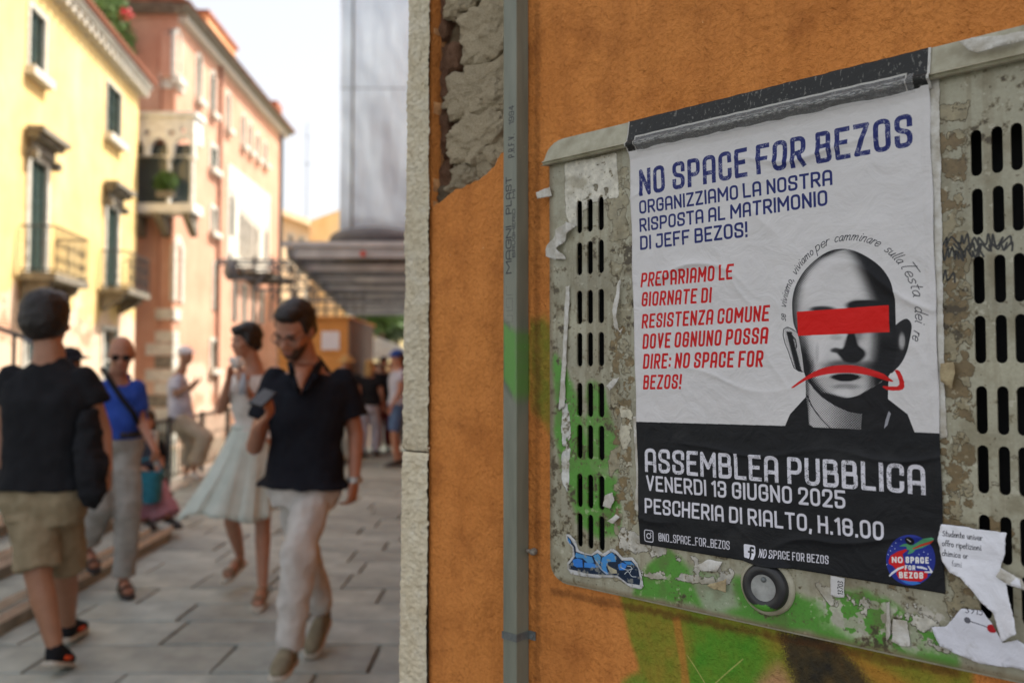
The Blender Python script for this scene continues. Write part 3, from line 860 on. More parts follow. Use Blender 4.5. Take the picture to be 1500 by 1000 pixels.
M_STUCCO = stucco('orange_stucco')
M_PLBASE = M('plaster_base_coat', srgb(206, 150, 96), srgb(150, 104, 66), 60, .95, .8, .004, 180)
M_MORTAR = M('old_mortar', srgb(172, 154, 124), srgb(116, 96, 72), 22, .95, 1.0, .012, 70, detail=8)
def stone_mat(name, a, b_, c_):
    m, nt, b = new_mat(name)
    c = ramp(nt, noise_tex(nt, 26, 8, .7), [(.3, b_), (.5, a), (.72, c_)])
    pit = ramp(nt, noise_tex(nt, 190, 4, .7), [(.24, (.35, .3, .26)), (.36, (1, 1, 1))]); c = mixc(nt, .8, c, pit, 'MULTIPLY')
    oi = nt.nodes.new('ShaderNodeObjectInfo'); r = ramp(nt, oi.outputs['Random'], [(0, (.8, .78, .76)), (1, (1.1, 1.06, 1.0))]); c = mixc(nt, 1, c, r, 'MULTIPLY')
    nt.links.new(c, b.inputs['Base Color']); b.inputs['Roughness'].default_value = .9; b.inputs['Specular IOR Level'].default_value = .2
    p = bump(nt, b, noise_tex(nt, 55, 8, .75, dist=.8), .9, .010); bump(nt, b, noise_tex(nt, 240, 5, .7), .9, .003, p)
    return m
M_RUBBLE = stone_mat('rubble_stone', srgb(222, 206, 174), srgb(180, 158, 122), srgb(236, 226, 200))
M_BRICK = stone_mat('rubble_brick', srgb(150, 112, 88), srgb(96, 72, 56), srgb(176, 150, 124))
M_QUOIN = stone_mat('istrian_stone', srgb(246, 236, 208), srgb(224, 210, 178), srgb(250, 244, 224))

def ragged(poly, seg, amp, seed=1):
    rng = random.Random(seed); out = []
    n = len(poly)
    for i in range(n):
        a = Vector(poly[i]); b = Vector(poly[(i + 1) % n]); k = max(1, int((b - a).length / seg)); d = (b - a).normalized() if (b - a).length else Vector((1, 0)); nn = Vector((-d.y, d.x))
        for j in range(k):
            t = j / k; p = a.lerp(b, t)
            w = mnoise.noise(Vector((p.x * 60, p.y * 60, seed))) * amp * 1.6 + rng.uniform(-amp, amp) * .5
            if j == 0: w *= .5
            out.append((p.x + nn.x * w, p.y + nn.y * w))
    return out

PLY = 0.012         # depth of the plaster face behind the cabinet face
# ------------------------------------------------------------------ the corner building with the poster wall
house = thing('corner_house', 'orange stuccoed house corner with a hewn stone quoin and crumbled plaster', 'building', WF @ T(-.55, 0, 0))
H_TOP = 9.6
cab_hole = [(-.150, 1.10), (.575, 1.10), (.575, 1.77), (-.150, 1.77)]
qR = -.4685
hole = [W(x, y, -PLY) for x, y in ((629.5, -120), (629, 100), (628, 220), (627, 308), (645, 296), (664, 281), (690, 269), (712, 256), (726, 240), (735, 224), (745, 216), (752, 190), (738, 150), (752, 110), (748, 60), (754, 10), (750, -60), (738, -150), (700, -190), (660, -170))]
hole_r = ragged(hole, .004, .0018, 3)
pl = MB().prism([(qR, 0), (2.6, 0), (2.6, H_TOP), (qR, H_TOP)], [hole_r, list(cab_hole)], lambda a, b, t: (a, t, b), PLY, PLY + .022)
put('plaster', pl, M_STUCCO, house, WF, uvf=wall_uv)
def shrink(poly, d, seed):
    cx = sum(p[0] for p in poly) / len(poly); cz = sum(p[1] for p in poly) / len(poly)
    n = len(poly); out = []; rng = random.Random(seed)
    for i in range(n):
        a = Vector(poly[i - 1]); b = Vector(poly[(i + 1) % n]); t = (b - a).normalized(); nn = Vector((-t.y, t.x))
        p = Vector(poly[i]); inw = Vector((cx, cz)) - p
        if nn.dot(inw) < 0: nn = -nn
        w = d * (.4 + 1.2 * abs(mnoise.noise(Vector((p.x * 40, p.y * 40, seed))) * 2))
        out.append(tuple(p + nn * w))
    return out
outer2 = [(qR + .0008, 0.01), (2.58, .01), (2.58, H_TOP - .02), (qR + .0008, H_TOP - .02)]
h2 = shrink(hole_r, .0035, 8)
put('plaster_base_coat', MB().prism(outer2, [h2, [(a + (.002 if a > 0 else -.002) * -1, b) for a, b in cab_hole]], lambda a, b, t: (a, t, b), PLY + .0225, PLY + .036), M_PLBASE, house, WF)
# masonry body, as an L of two wings
body = MB()
Cn = WF @ Vector((-.55, 0, 0)); C2 = Vector((Cn.x, Cn.y))
sd = Vector((-.098, 1)).normalized()
WFi = WF.inverted()
def loc(p): q = WFi @ Vector((p[0], p[1], 0)); return (q.x, q.y)
base = C2 + sd * .0
foot = [loc(C2 + WD * 1.0 * .0 + Vector((.05, .12))), loc(C2 + sd * 14.0 + Vector((.02, 0))), loc(C2 + sd * 14.0 + Vector((7, 0))), (7.0, .075), (2.6, .075)]
k0 = (-.53, .075)
bodyp = [k0, foot[1], foot[2], (7.0, .075)]
vs = [(a, b, 0) for a, b in bodyp] + [(a, b, H_TOP) for a, b in bodyp]
body.add(vs, [(3, 2, 1, 0), (4, 5, 6, 7)] + [(i, (i + 1) % 4, 4 + (i + 1) % 4, 4 + i) for i in range(4)])
body.box(2.602, 7.0, PLY, .0745, 0, H_TOP)
M_PLAIN = stucco('orange_stucco_plain', False)
put('wall', body, M_PLAIN, house, WF)
put('mortar_bed', MB().grid(60, 240, lambda a, b: (qR - .004 + a * .33, .056 + .010 * mnoise.fractal(Vector((a * 9, b * 60, 3)), 1, 2, 4), .9 + 1.7 * b)), M_MORTAR, house, WF, smooth=True)

def stone(name, c, r, seed, mat, tilt=0.0, sub=5, rough=.20, square=5.0):
    bm = bmesh.new(); bmesh.ops.create_icosphere(bm, subdivisions=sub, radius=1)
    for v in bm.verts:
        p = v.co
        q = (abs(p.x) ** square + abs(p.y) ** square + abs(p.z) ** square) ** (1 / square)
        p = p / q
        pr = Vector((p.x * r[0], p.y * r[1], p.z * r[2])) / .034
        n = mnoise.fractal(pr * 1.1 + Vector((seed * 7.1, 0, 0)), .9, 2, 5) * rough
        n2 = mnoise.fractal(pr * 4.5 + Vector((seed * 3.1, 5, 0)), .7, 2, 5) * rough * .42
        v.co = p * (1 + n + n2)
    me = bpy.data.meshes.new(name); bm.to_mesh(me); bm.free()
    me.polygons.foreach_set('use_smooth', [True] * len(me.polygons)); me.materials.append(mat)
    return link(name, me, WF @ Matrix.Translation(c) @ Matrix.Rotation(tilt, 4, 'Y') @ Matrix.Diagonal((*r, 1)), house)

def px_stone(x0, x1, y0, y1, yd, seed, mat, tilt=0, dep=.035, **k):
    a, zt = W((x0 + x1) / 2, y0, -.03); _, zb = W((x0 + x1) / 2, y1, -.03); l, _ = W(x0, y0, -.03); r, _ = W(x1, y0, -.03)
    stone('stone', ((l + r) / 2, yd, (zt + zb) / 2), ((r - l) / 2, dep, (zt - zb) / 2), seed, mat, tilt, **k)
px_stone(672, 765, -95, 2, .052, 1, M_RUBBLE, .1)
px_stone(676, 770, -4, 88, .050, 2, M_RUBBLE, -.15)
px_stone(650, 700, -60, 20, .058, 13, M_RUBBLE, .1)
px_stone(655, 766, 92, 168, .052, 3, M_RUBBLE, .08)
px_stone(661, 748, 166, 240, .050, 4, M_RUBBLE, .12)
px_stone(656, 676, 60, 108, .056, 5, M_BRICK, 0)
px_stone(659, 705, 240, 290, .054, 6, M_RUBBLE, .35, rough=.28)
px_stone(700, 730, 222, 262, .056, 7, M_RUBBLE, .3)
px_stone(716, 760, 84, 112, .058, 8, M_BRICK, 0)
px_stone(633, 652, -40, 60, .066, 9, M_BRICK, .05)
px_stone(631, 654, 62, 150, .068, 10, M_BRICK, -.04)
px_stone(631, 655, 150, 230, .068, 11, M_BRICK, .03)
px_stone(630, 658, 232, 308, .066, 12, M_BRICK, .1)
px_stone(655, 765, -190, -98, .052, 14, M_RUBBLE, .1)
px_stone(636, 676, 275, 305, .06, 15, M_MORTAR, .4)
# a thin spine of old render left along the quoin
sp = MB(); pts = [W(630.5 + 1.6 * math.sin(y * .05) + 1.2 * math.sin(y * .17), y, -PLY) for y in range(-150, 320, 6)]
sp.loft([[(u - .0022, PLY + .004, z), (u + .0022 , PLY + .003, z), (u + .003, PLY + .05, z), (u - .003, PLY + .05, z)] for u, z in pts])
put('render_strip', sp, M_PLBASE, house, WF, smooth=True)

# quoin: hewn blocks, tooth-chiselled
def quoin_block(z0, z1, seed):
    uL0 = -.557 + .0152 * (z0 - .83) ; uL1 = -.557 + .0152 * (z1 - .83)
    nz = int((z1 - z0) / .0032); nx = 34
    def f(a, b):
        z = z0 + (z1 - z0) * b; uL = uL0 + (uL1 - uL0) * b
        # a: 0..0.3 is the side return, 0.3..1 the face
        if a < .3: x = uL; y = .10 * (1 - a / .3) + .004
        else: x = uL + (a - .3) / .7 * (qR - .0002 - uL); y = .004
        e = min(b, 1 - b) * (z1 - z0); rnd = .004 * math.exp(-e / .004)
        p = Vector((x * 110, y * 90, z * 240 + 3 * mnoise.noise(Vector((x * 30, z * 8, seed)))))
        d = .0034 * (mnoise.noise(p) + .5 * mnoise.noise(p * 2.1)) + .0035 * mnoise.noise(Vector((x * 22, seed, z * 11)))
        cr = math.exp(-((a - .3) / .05) ** 2)
        if a < .3: return (x + d * .9 + rnd + .003 * cr, y, z)
        return (x + .004 * cr + d * .5 * (a < .36), y + d * (.4 + .6 * min(1, (a - .28) / .1)) + rnd + .003 * cr, z)
    return put('quoin_block', MB().grid(nx, nz, f), M_QUOIN, house, WF, smooth=True, fix=False)
_, zc = W(600, 662)
quoin_block(zc + .003, 2.35, 1); quoin_block(.55, zc, 2); quoin_block(0, .547, 3)
qq = MB()
for k in range(6): qq.box(-.55, qR - .001, .004, .10, 2.353 + k * 1.5, 2.353 + k * 1.5 + 1.49)
put('quoin_block', qq, M_QUOIN, house, WF)

# ------------------------------------------------------------------ cable duct
pu0, _ = W(737, 400, -PLY + .018); pu1, _ = W(756.5, 400, -PLY + .022)
pu2, _ = W(775, 400, -PLY)
PD = .0
# depth so that the right edge of the front face falls on 756.5 and the foot of the side on 775
best = min((abs(W(756.5, 400, h)[0] - pu2), h) for h in [i * .001 - .01 for i in range(0, 80)])
ph = best[1]; pu0, _ = W(737, 400, ph)

def paint_duct():
    im = SPRAY; w_, h_ = im.size; buf = np.empty(w_ * h_ * 4, dtype=np.float32); im.pixels.foreach_get(buf)
    a = buf.reshape(h_, w_, 4); u = (np.arange(w_) + .5) / w_ * WALL_DOM[2] + WALL_DOM[0]; z = (np.arange(h_) + .5) / h_ * WALL_DOM[3] + WALL_DOM[1]
    U_, Z_ = np.meshgrid(u, z); poly = [(pu0 - .004, W(737, 466, ph)[1]), (pu2 + .003, W(757, 488, ph)[1]), (pu2 + .003, W(757, 588, ph)[1]), (pu0 + .012, W(747, 572, ph)[1]), (pu0 - .004, W(737, 548, ph)[1])]
    m_ = softpoly(U_.astype(np.float32), Z_.astype(np.float32), poly, .010, .004, 77, 60) * ((U_ > pu0 - .003) & (U_ < pu2 + .0025))
    c_ = np.array(GREEN) / 255
    a[..., :3] = a[..., :3] * (1 - m_[..., None]) + c_ * m_[..., None]; a[..., 3] = np.maximum(a[..., 3] * ((U_ < pu0 - .003) | (U_ > pu2 + .0025)), m_ * .85)
    im.pixels.foreach_set(a.ravel()); im.update(); im.pack()
paint_duct()
fw = (pu2 - pu0) * 1000; print('face width', fw); cvd, up = make_duct(fw)
def zpx(y): return W(746, y, ph)[1]
DZ0 = 1.30
mm = lambda y: (zpx(y) - DZ0) * 1000
up('MAGNI', mm(401), mm(331), .64 * fw, .45 * fw, .075 * fw, (48, 56, 52)); up('PLAST', mm(314), mm(259), .64 * fw, .45 * fw, .075 * fw, (48, 56, 52), .3)
up('BRUGHERIO', mm(378), mm(307), .92 * fw, .24 * fw, .05 * fw, (60, 68, 62)); up('MI', mm(292), mm(279), .92 * fw, .24 * fw, .05 * fw, (60, 68, 62))
up('P.R.F.V.', mm(232), mm(198), .85 * fw, .46 * fw, .06 * fw, (52, 60, 56)); up('1994', mm(183), mm(156), .82 * fw, .4 * fw, .055 * fw, (52, 60, 56))
for l in ([(fw * .25, mm(472)), (fw * .7, mm(472)), (fw * .7, mm(462)), (fw * .25, mm(462))], [(fw * .25, mm(455)), (fw * .7, mm(455)), (fw * .7, mm(437)), (fw * .25, mm(437)), (fw * .25, mm(450)), (fw * .5, mm(450))], [(fw * .7, mm(432)), (fw * .25, mm(432)), (fw * .25, mm(418))]):
    cvd.stroke(l, .9, (100, 110, 104), True)
cvd.a[..., 3] = np.clip((.565 - cvd.a[..., 0]) / .32, 0, 1); cvd.a[..., :3] = .16; DUCTIMG = cvd.image('duct_print')
m, nt, b = new_mat('duct_plastic')
n = img_node(nt, DUCTIMG, ext='CLIP')
tone = ramp(nt, noise_tex(nt, 7, 5, .6, stretch=(6, 6, .8)), [(.3, srgb(104, 108, 94)), (.7, srgb(128, 130, 114))])
c = mixc(nt, n.outputs['Alpha'], tone, n.outputs['Color'])
u2 = nt.nodes.new('ShaderNodeUVMap'); u2.uv_map = 'spray'
n2 = nt.nodes.new('ShaderNodeTexImage'); n2.image = SPRAY; n2.extension = 'CLIP'; nt.links.new(u2.outputs[0], n2.inputs[0])
sepx = nt.nodes.new('ShaderNodeSeparateXYZ'); nt.links.new(u2.outputs[0], sepx.inputs[0])
# only paint counts on the duct, not the wall's brown strips
gr = nt.nodes.new('ShaderNodeSeparateColor'); nt.links.new(n2.outputs['Color'], gr.inputs[0])
sb = nt.nodes.new('ShaderNodeMath'); sb.operation = 'GREATER_THAN'; nt.links.new(gr.outputs[1], sb.inputs[0]); nt.links.new(gr.outputs[0], sb.inputs[1])
ml = nt.nodes.new('ShaderNodeMath'); ml.operation = 'MULTIPLY'; nt.links.new(sb.outputs[0], ml.inputs[0]); nt.links.new(n2.outputs['Alpha'], ml.inputs[1])
c = mixc(nt, ml.outputs[0], c, n2.outputs['Color'])
spk = ramp(nt, noise_tex(nt, 300, 3, .6), [(.72, (0, 0, 0)), (.76, (1, 1, 1))]); c = mixc(nt, spk, c, srgb(190, 194, 188))
nt.links.new(c, b.inputs['Base Color']); b.inputs['Roughness'].default_value = .45; bump(nt, b, noise_tex(nt, 30, 3, .5, stretch=(1, 1, .1)), .15, .002)
M_DUCT = m
duct = thing('cable_duct', 'grey plastic cable duct running up the orange wall between stone corner and poster cabinet', 'cable duct', WF @ T(pu0, 0, 0))
dm = mesh_of(MB().box(pu0, pu2, -ph, PLY - .001, 0, H_TOP), 'casing', M_DUCT, uvf=lambda co: np.stack([(co[:, 0] - pu0) / (pu2 - pu0), (co[:, 2] - DZ0) / .640], axis=1))
uvl = dm.uv_layers.new(name='spray')
for l in dm.loops:
    co = dm.vertices[l.vertex_index].co; uvl.data[l.index].uv = ((co.x - WALL_DOM[0]) / WALL_DOM[2], (co.z - WALL_DOM[1]) / WALL_DOM[3])
# print only on the front: side faces collapse their print coordinate off the picture
for p in dm.polygons:
    if abs(p.normal.y) < .5:
        for li in p.loop_indices: dm.uv_layers['UVMap'].data[li].uv.x = -.5
bevel(link('casing', dm, WF, duct), .0015, 2)
M_GREYMET = M('dull_zinc', srgb(120, 126, 124), srgb(90, 94, 92), 40, .5, .2, .001, metal=.3)
cl = MB(); _, zcl = W(755, 934, ph)
cl.box(pu0 - .0012, pu2 + .0012, -ph - .0016, -ph - .0003, zcl - .006, zcl + .006).box(pu2 + .0004, pu2 + .0016, -ph - .0016, PLY - .002, zcl - .006, zcl + .006)
cl.box(pu2 + .0016, pu2 + .016, PLY - .004, PLY - .002, zcl - .007, zcl + .007)
put('clamp', cl, M_GREYMET, duct, WF)
put('screw', MB().cyl((pu2 + .010, PLY - .008, zcl), (pu2 + .010, PLY - .003, zcl), .0035, .004, 10), M_GREYMET, duct, WF)
uu, zz = W(784, 807, -PLY)
tag(put('wall_plug', MB().ell((uu, PLY - .004, zz), (.006, 0, 0), (0, .009, 0), (0, 0, .006), 10, 7).cyl((uu - .002, PLY - .004, zz), (uu - .006, PLY - .016, zz + .003), .0035, .0025, 8), M('old_plug', srgb(150, 144, 130), srgb(110, 100, 88), 200, .8, .6, .002), smooth=True, frame=WF), 'small grey wall plug sticking out beside the cable duct', 'wall plug')

# ------------------------------------------------------------------ meter cabinet
def slot_poly(cx, z0, z1, w=.0114, n=5):
    r = w / 2; p = []
    for k in range(n + 1): a = math.pi * k / n; p.append((cx + r * math.cos(a), z1 - r + r * math.sin(a)))
    for k in range(n + 1): a = math.pi + math.pi * k / n; p.append((cx + r * math.cos(a), z0 + r + r * math.sin(a)))
    return p
ROWS = [(1.644, 1.697), (1.577, 1.630), (1.499, 1.553), (1.432, 1.486), (1.353, 1.407), (1.287, 1.341), (1.211, 1.264), (1.149, 1.202)]
m, nt, b = new_mat('cabinet_enamel')
n = img_node(nt, CABIMG)
g = noise_tex(nt, 240, 3, .6); gg = ramp(nt, g, [(.3, (.86, .86, .84)), (.7, (1.05, 1.05, 1.05))])
c = mixc(nt, 1, n.outputs['Color'], gg, 'MULTIPLY'); nt.links.new(c, b.inputs['Base Color'])
b.inputs['Roughness'].default_value = .5
p = bump(nt, b, n.outputs['Alpha'], 1.0, .006); bump(nt, b, noise_tex(nt, 120, 4, .6), .25, .0015, p)
M_CAB = m
M_CABCAP = M('cabinet_cap_enamel', srgb(184, 180, 158), srgb(146, 140, 116), 30, .45, .25, .002, 90)
M_VOID = M('slot_depth_shade', (.012, .012, .011, 1), (.008, .008, .008, 1), 5, .9, 0)  # near-black colour stands in for deep shade behind the slots
cab = thing('meter_cabinet', 'weathered grey metal utility cabinet with slotted vents set into the orange wall', 'utility cabinet', WF @ T(.21, 0, 1.088))
CL, CR, CB, CT = -.166, .588, 1.0885, 1.80
def rrect(x0, x1, z0, z1, r, n=6):
    o = []
    for cx, cz, a0 in ((x1 - r, z1 - r, 0), (x0 + r, z1 - r, 90), (x0 + r, z0 + r, 180), (x1 - r, z0 + r, 270)):
        for k in range(n + 1): a = math.radians(a0 + 90 * k / n); o.append((cx + r * math.cos(a), cz + r * math.sin(a)))
    return o
slots = [slot_poly(cx - .002 * (1.697 - z0), z0, z1) for cx in (-.104, -.083, -.0615) for z0, z1 in ROWS] + [slot_poly(cx, z0, z1) for cx in (.465, .486, .505, .524) for z0, z1 in ROWS]
face = put('door_panel', MB().prism(rrect(CL, CR, CB, CT - .01, .030), slots, lambda a, b, t: (a, t, b), 0.0, .0034), M_CAB, cab, WF, uvf=cab_uv)
rim = MB().prism(rrect(CL - .004, CR + .004, CB - .004, CT - .006, .034), [rrect(CL + .003, CR - .003, CB + .003, CT - .013, .027)], lambda a, b, t: (a, t, b), .0067, PLY + .004)
put('frame', rim, M_CABCAP, cab, WF)
bb = MB(); vs = [(-.148, .0030), (.573, .0030), (.573, .055), (-.148, .055)]
bb.box(-.148, .573, .052, .054, 1.102, 1.768).box(-.148, -.146, .007, .052, 1.102, 1.768).box(.571, .573, .007, .052, 1.102, 1.768).box(-.1455, .5705, .007, .052, 1.102, 1.104).box(-.1455, .5705, .007, .052, 1.766, 1.768)
put('inner_box', bb, M_VOID, cab, WF)
# cap: sloping top with a rolled drip edge, rounded left end
_, zlipL = W(820, 240, .016)
ZL = 1.762
def cap_ring(u):
    # fall of the cap towards its rounded ends
    e = max(0, (-.135 - u) / .04); e = min(1, e); top = 1.803 - .030 * (1 - math.sqrt(max(0, 1 - e * e)))
    e2 = min(1, max(0, (u - .552) / .04)); top -= .030 * (1 - math.sqrt(max(0, 1 - e2 * e2)))
    ring = [(u, PLY + .002, top), (u, -.001, top), (u, -.0052, top - (top - ZL) * .45), (u, -.0085, ZL + .0085)]
    for a in (110, 60, 10, -40, -90, -140): ring.append((u, -.0155 - .0042 * math.sin(math.radians(90 + a)) * 1.0 if False else -.0105 - .0032 * math.cos(math.radians(a - 90) - math.pi / 2), ZL + .0032 + .0030 * math.sin(math.radians(a))))
    ring += [(u, -.008, ZL + .001), (u, PLY + .002, ZL + .004)]
    return ring
us = [-.174, -.172, -.168, -.162, -.155, -.146, -.136] + [-.12 + i * .02 for i in range(34)] + [.56, .57, .58, .588, .594, .597]
put('cap', MB().loft([cap_ring(u) for u in us]), M_CABCAP, cab, WF, smooth=False)
# lock
lu, lz = W(1122, 859, .006)
M_BLACKPL = M('black_plastic', (.03, .03, .03, 1), (.02, .02, .02, 1), 60, .35, .15, .001)
def lockmat():
    m, nt, b = new_mat('lock_ring'); f = noise_tex(nt, 60, 5, .7)
    sep = nt.nodes.new('ShaderNodeSeparateXYZ'); tc = nt.nodes.new('ShaderNodeTexCoord'); nt.links.new(tc.outputs['Object'], sep.inputs[0])
    mr = nt.nodes.new('ShaderNodeMapRange'); mr.inputs[1].default_value = lz - .012; mr.inputs[2].default_value = lz - .03; nt.links.new(sep.outputs[2], mr.inputs[0])
    ad = nt.nodes.new('ShaderNodeMath'); ad.operation = 'MULTIPLY'; nt.links.new(mr.outputs[0], ad.inputs[0]); nt.links.new(f, ad.inputs[1])
    k = ramp(nt, ad.outputs[0], [(.28, (0, 0, 0)), (.33, (1, 1, 1))]); c = mixc(nt, k, srgb(40, 40, 40), srgb(*GREEN)); nt.links.new(c, b.inputs['Base Color']); b.inputs['Roughness'].default_value = .4
    return m
lk = MB()
prof = [(.0375, .000), (.0375, -.003), (.034, -.006), (.0315, -.0062), (.0305, -.012), (.0275, -.0155), (.018, -.0155), (.0165, -.012)]
rings = [[(lu + r * math.cos(2 * math.pi * i / 40), y, lz + r * math.sin(2 * math.pi * i / 40)) for i in range(40)] for r, y in prof]
L0 = MB().loft(rings[:4], False); put('lock_flange', L0, M_CABCAP, cab, WF, smooth=True)
lock = put('lock', MB().loft(rings[3:], False), lockmat(), cab, WF, smooth=True)
put('lock_cover', MB().cyl((lu, -.0125, lz), (lu, -.0142, lz), .0178, .0172, 32), M('lock_steel', srgb(176, 178, 176), srgb(140, 140, 138), 60, .4, .2, .001, metal=.5), lock, WF)
put('lock_pin', MB().sph((lu + .001, -.0150, lz + .011), .0036, 12, 8), M_GREYMET, lock, WF, smooth=True)

# ------------------------------------------------------------------ paper on the cabinet
def paper_mat(name, im, rough=.55, bumps=.35):
    m, nt, b = new_mat(name); n = img_node(nt, im)
    nt.links.new(n.outputs['Color'], b.inputs['Base Color']); b.inputs['Roughness'].default_value = rough; b.inputs['Specular IOR Level'].default_value = .22
    p = bump(nt, b, noise_tex(nt, 22, 5, .55, dist=1.2), bumps, .010); bump(nt, b, noise_tex(nt, 120, 4, .6, stretch=(1, 1, 2.2)), .3, .0012, p)
    return m

def crease(u, z):
    """pasted paper: long shallow ridges and bubbles, metres"""
    p = Vector((u, z, 0))
    d = .0013 * mnoise.fractal(Vector((u * 12, z * 16, 1.7)), .8, 2, 4)
    w = z * 26 + 1.4 * mnoise.noise(Vector((u * 7, z * 9, 4.2))) + 2.0 * mnoise.noise(Vector((u * 2.2, z * 3, 9)))
    r = 1 - abs(math.sin(w)); act = max(0, mnoise.noise(Vector((u * 6 + 3, z * 7, 8))) + .15 + max(0, (u - .22)) * .9)
    d += .0085 * (r ** 9) * act
    w2 = (z * .5 + u) * 40 + 2 * mnoise.noise(Vector((u * 9, z * 12, 14)))
    d += .0024 * (1 - abs(math.sin(w2))) ** 5 * max(0, mnoise.noise(Vector((u * 8, z * 8, 18))) + .1)
    return d

POSTER = make_poster()
def poster_pt(a, b):
    z = 1.170 + .5885 * b; t = (1.7655 - z) / .5955
    uL = -.006 + .0143 * t; uR = .4179 + .0058 * t
    u = uL + (uR - uL) * a
    # edges tack down a little unevenly; the top lifts over the drip edge
    y = -.0022 - crease(u, z) * (0.5 + .5 * min(1, min(a, 1 - a, b) * 14))
    lift = max(0, (z - 1.745) / .018); y -= .0055 * min(1, lift)
    if a > .98: y -= .001 * abs(math.sin(z * 40))
    bl = max(0, 1 - math.hypot((u - lu) / .046, (z - lz) / .042)); y -= .016 * min(1, bl * 3)
    return (u + (.0006 * math.sin(z * 55) if a in (0, 1) else 0), y, z)
pm = mesh_of(MB().grid(211, 301, poster_pt), 'protest_poster', None, smooth=True, fix=False)
uv = pm.uv_layers.new(name='UVMap')
nx, ny = 211, 301
for l in pm.loops:
    i = l.vertex_index % nx; j = l.vertex_index // nx; uv.data[l.index].uv = (i / (nx - 1), j / (ny - 1) * .5885 / .5955)
pm.materials.append(paper_mat('poster_paper', POSTER))
po = link('protest_poster', pm, WF)
so = po.modifiers.new('solid', 'SOLIDIFY'); so.thickness = .00025
tag(po, 'white and black protest poster, bald man with a red bar over his eyes', 'poster')

def simple_paper(name, mat, poly, h, seed, amp=.0014, curl=None, step=.004, uvdom=None):
    """torn sheet: polygon in wall coordinates filled with a fine grid, cut along the outline"""
    us = [p[0] for p in poly]; zs = [p[1] for p in poly]
    from mathutils.geometry import delaunay_2d_cdt
    rg = ragged(poly, .0028, .0007, seed)
    pts = [Vector(p) for p in rg]; n = len(pts)
    def ins(x, z):
        c = False
        for i in range(n):
            x1, y1 = rg[i]; x2, y2 = rg[(i + 1) % n]
            if (y1 > z) != (y2 > z) and x < (x2 - x1) * (z - y1) / (y2 - y1) + x1: c = not c
        return c
    x = min(us) + step / 2
    while x < max(us):
        z = min(zs) + step / 2
        while z < max(zs):
            if ins(x, z): pts.append(Vector((x, z)))
            z += step
        x += step
    r = delaunay_2d_cdt(pts, [(i, (i + 1) % n) for i in range(n)], [list(range(n))], 1, 1e-6)
    mb = MB(); vs = []
    for v in r[0]:
        y = -h - amp * (1 + mnoise.fractal(Vector((v.x * 45, v.y * 45, seed)), .8, 2, 4))
        if curl: y -= curl(v.x, v.y)
        vs.append((v.x, y, v.y))
    mb.add(vs, [tuple(f) for f in r[2]])
    o = put(name, mb, mat, None, WF, smooth=True, uvf=dom_uv(uvdom) if uvdom else None, fix=False)
    so = o.modifiers.new('solid', 'SOLIDIFY'); so.thickness = .0003
    return o

# older sheet under the poster, folded over the cap, with a black border
def band_img():
    cv = Canvas(430, 60, 4, (196, 194, 186), -6, 0)
    K = (46, 46, 44); G_ = (176, 174, 166)
    cv.poly([(-4, 0), (421, 0), (421, 58.5), (-4, 58.5)], K)
    cv.poly([(9, 36.5), (398, 36.5), (398, 38.5), (9, 38.5)], G_); cv.poly([(9, 0), (10.5, 0), (10.5, 38), (9, 38)], G_); cv.poly([(396.5, 0), (398, 0), (398, 38), (396.5, 38)], G_)
    sl, X, Y = cv.sub(11, 396, 0, 36)
    n = fbm(X * .22, Y * .35, 6, 5, .65); cv.blend(sl, sstep(.42, .62, n) * sstep(8, 14, Y) * sstep(34, 28, Y) * .85, (196, 196, 190)); cv.blend(sl, sstep(.58, .66, n) * .5, (120, 120, 116))  # pale crumpled tape and its highlights put into the sheet's colour
    sl, X, Y = cv.full(); n = fbm(X * .5, Y * .5, 16, 4); cv.blend(sl, sstep(.70, .74, n) * .6, (150, 148, 138))
    return cv.image('old_sheet_print')
M_BAND = paper_mat('old_sheet_paper', band_img(), .4)
def band_pt(a, b):
    u = -.0065 + .4275 * a; s = b
    prof = [(-.0030, 1.754), (-.0095, ZL - .0005), (-.0142, ZL + .0012), (-.0145, ZL + .0050), (-.0092, ZL + .0095), (-.0060, 1.7835), (-.0022, 1.8032), (.0015, 1.8045)]
    k = s * (len(prof) - 1); i = min(int(k), len(prof) - 2); t = k - i
    y = prof[i][0] * (1 - t) + prof[i + 1][0] * t; z = prof[i][1] * (1 - t) + prof[i + 1][1] * t
    return (u, y - .0008 - .0009 * mnoise.noise(Vector((u * 30, s * 3, 2))), z + .0008 * mnoise.noise(Vector((u * 60, 3, 1))))
bm_ = mesh_of(MB().grid(120, 36, band_pt), 'old_poster_sheet', M_BAND, smooth=True, fix=False)
uv = bm_.uv_layers.new(name='UVMap')
for l in bm_.loops: i = l.vertex_index % 120; j = l.vertex_index // 120; uv.data[l.index].uv = (i / 119, j / 35)
o = link('old_poster_sheet', bm_, WF); so = o.modifiers.new('solid', 'SOLIDIFY'); so.thickness = .0003
tag(o, 'black-bordered old sheet folded over the cabinet cap above the big poster', 'old poster')
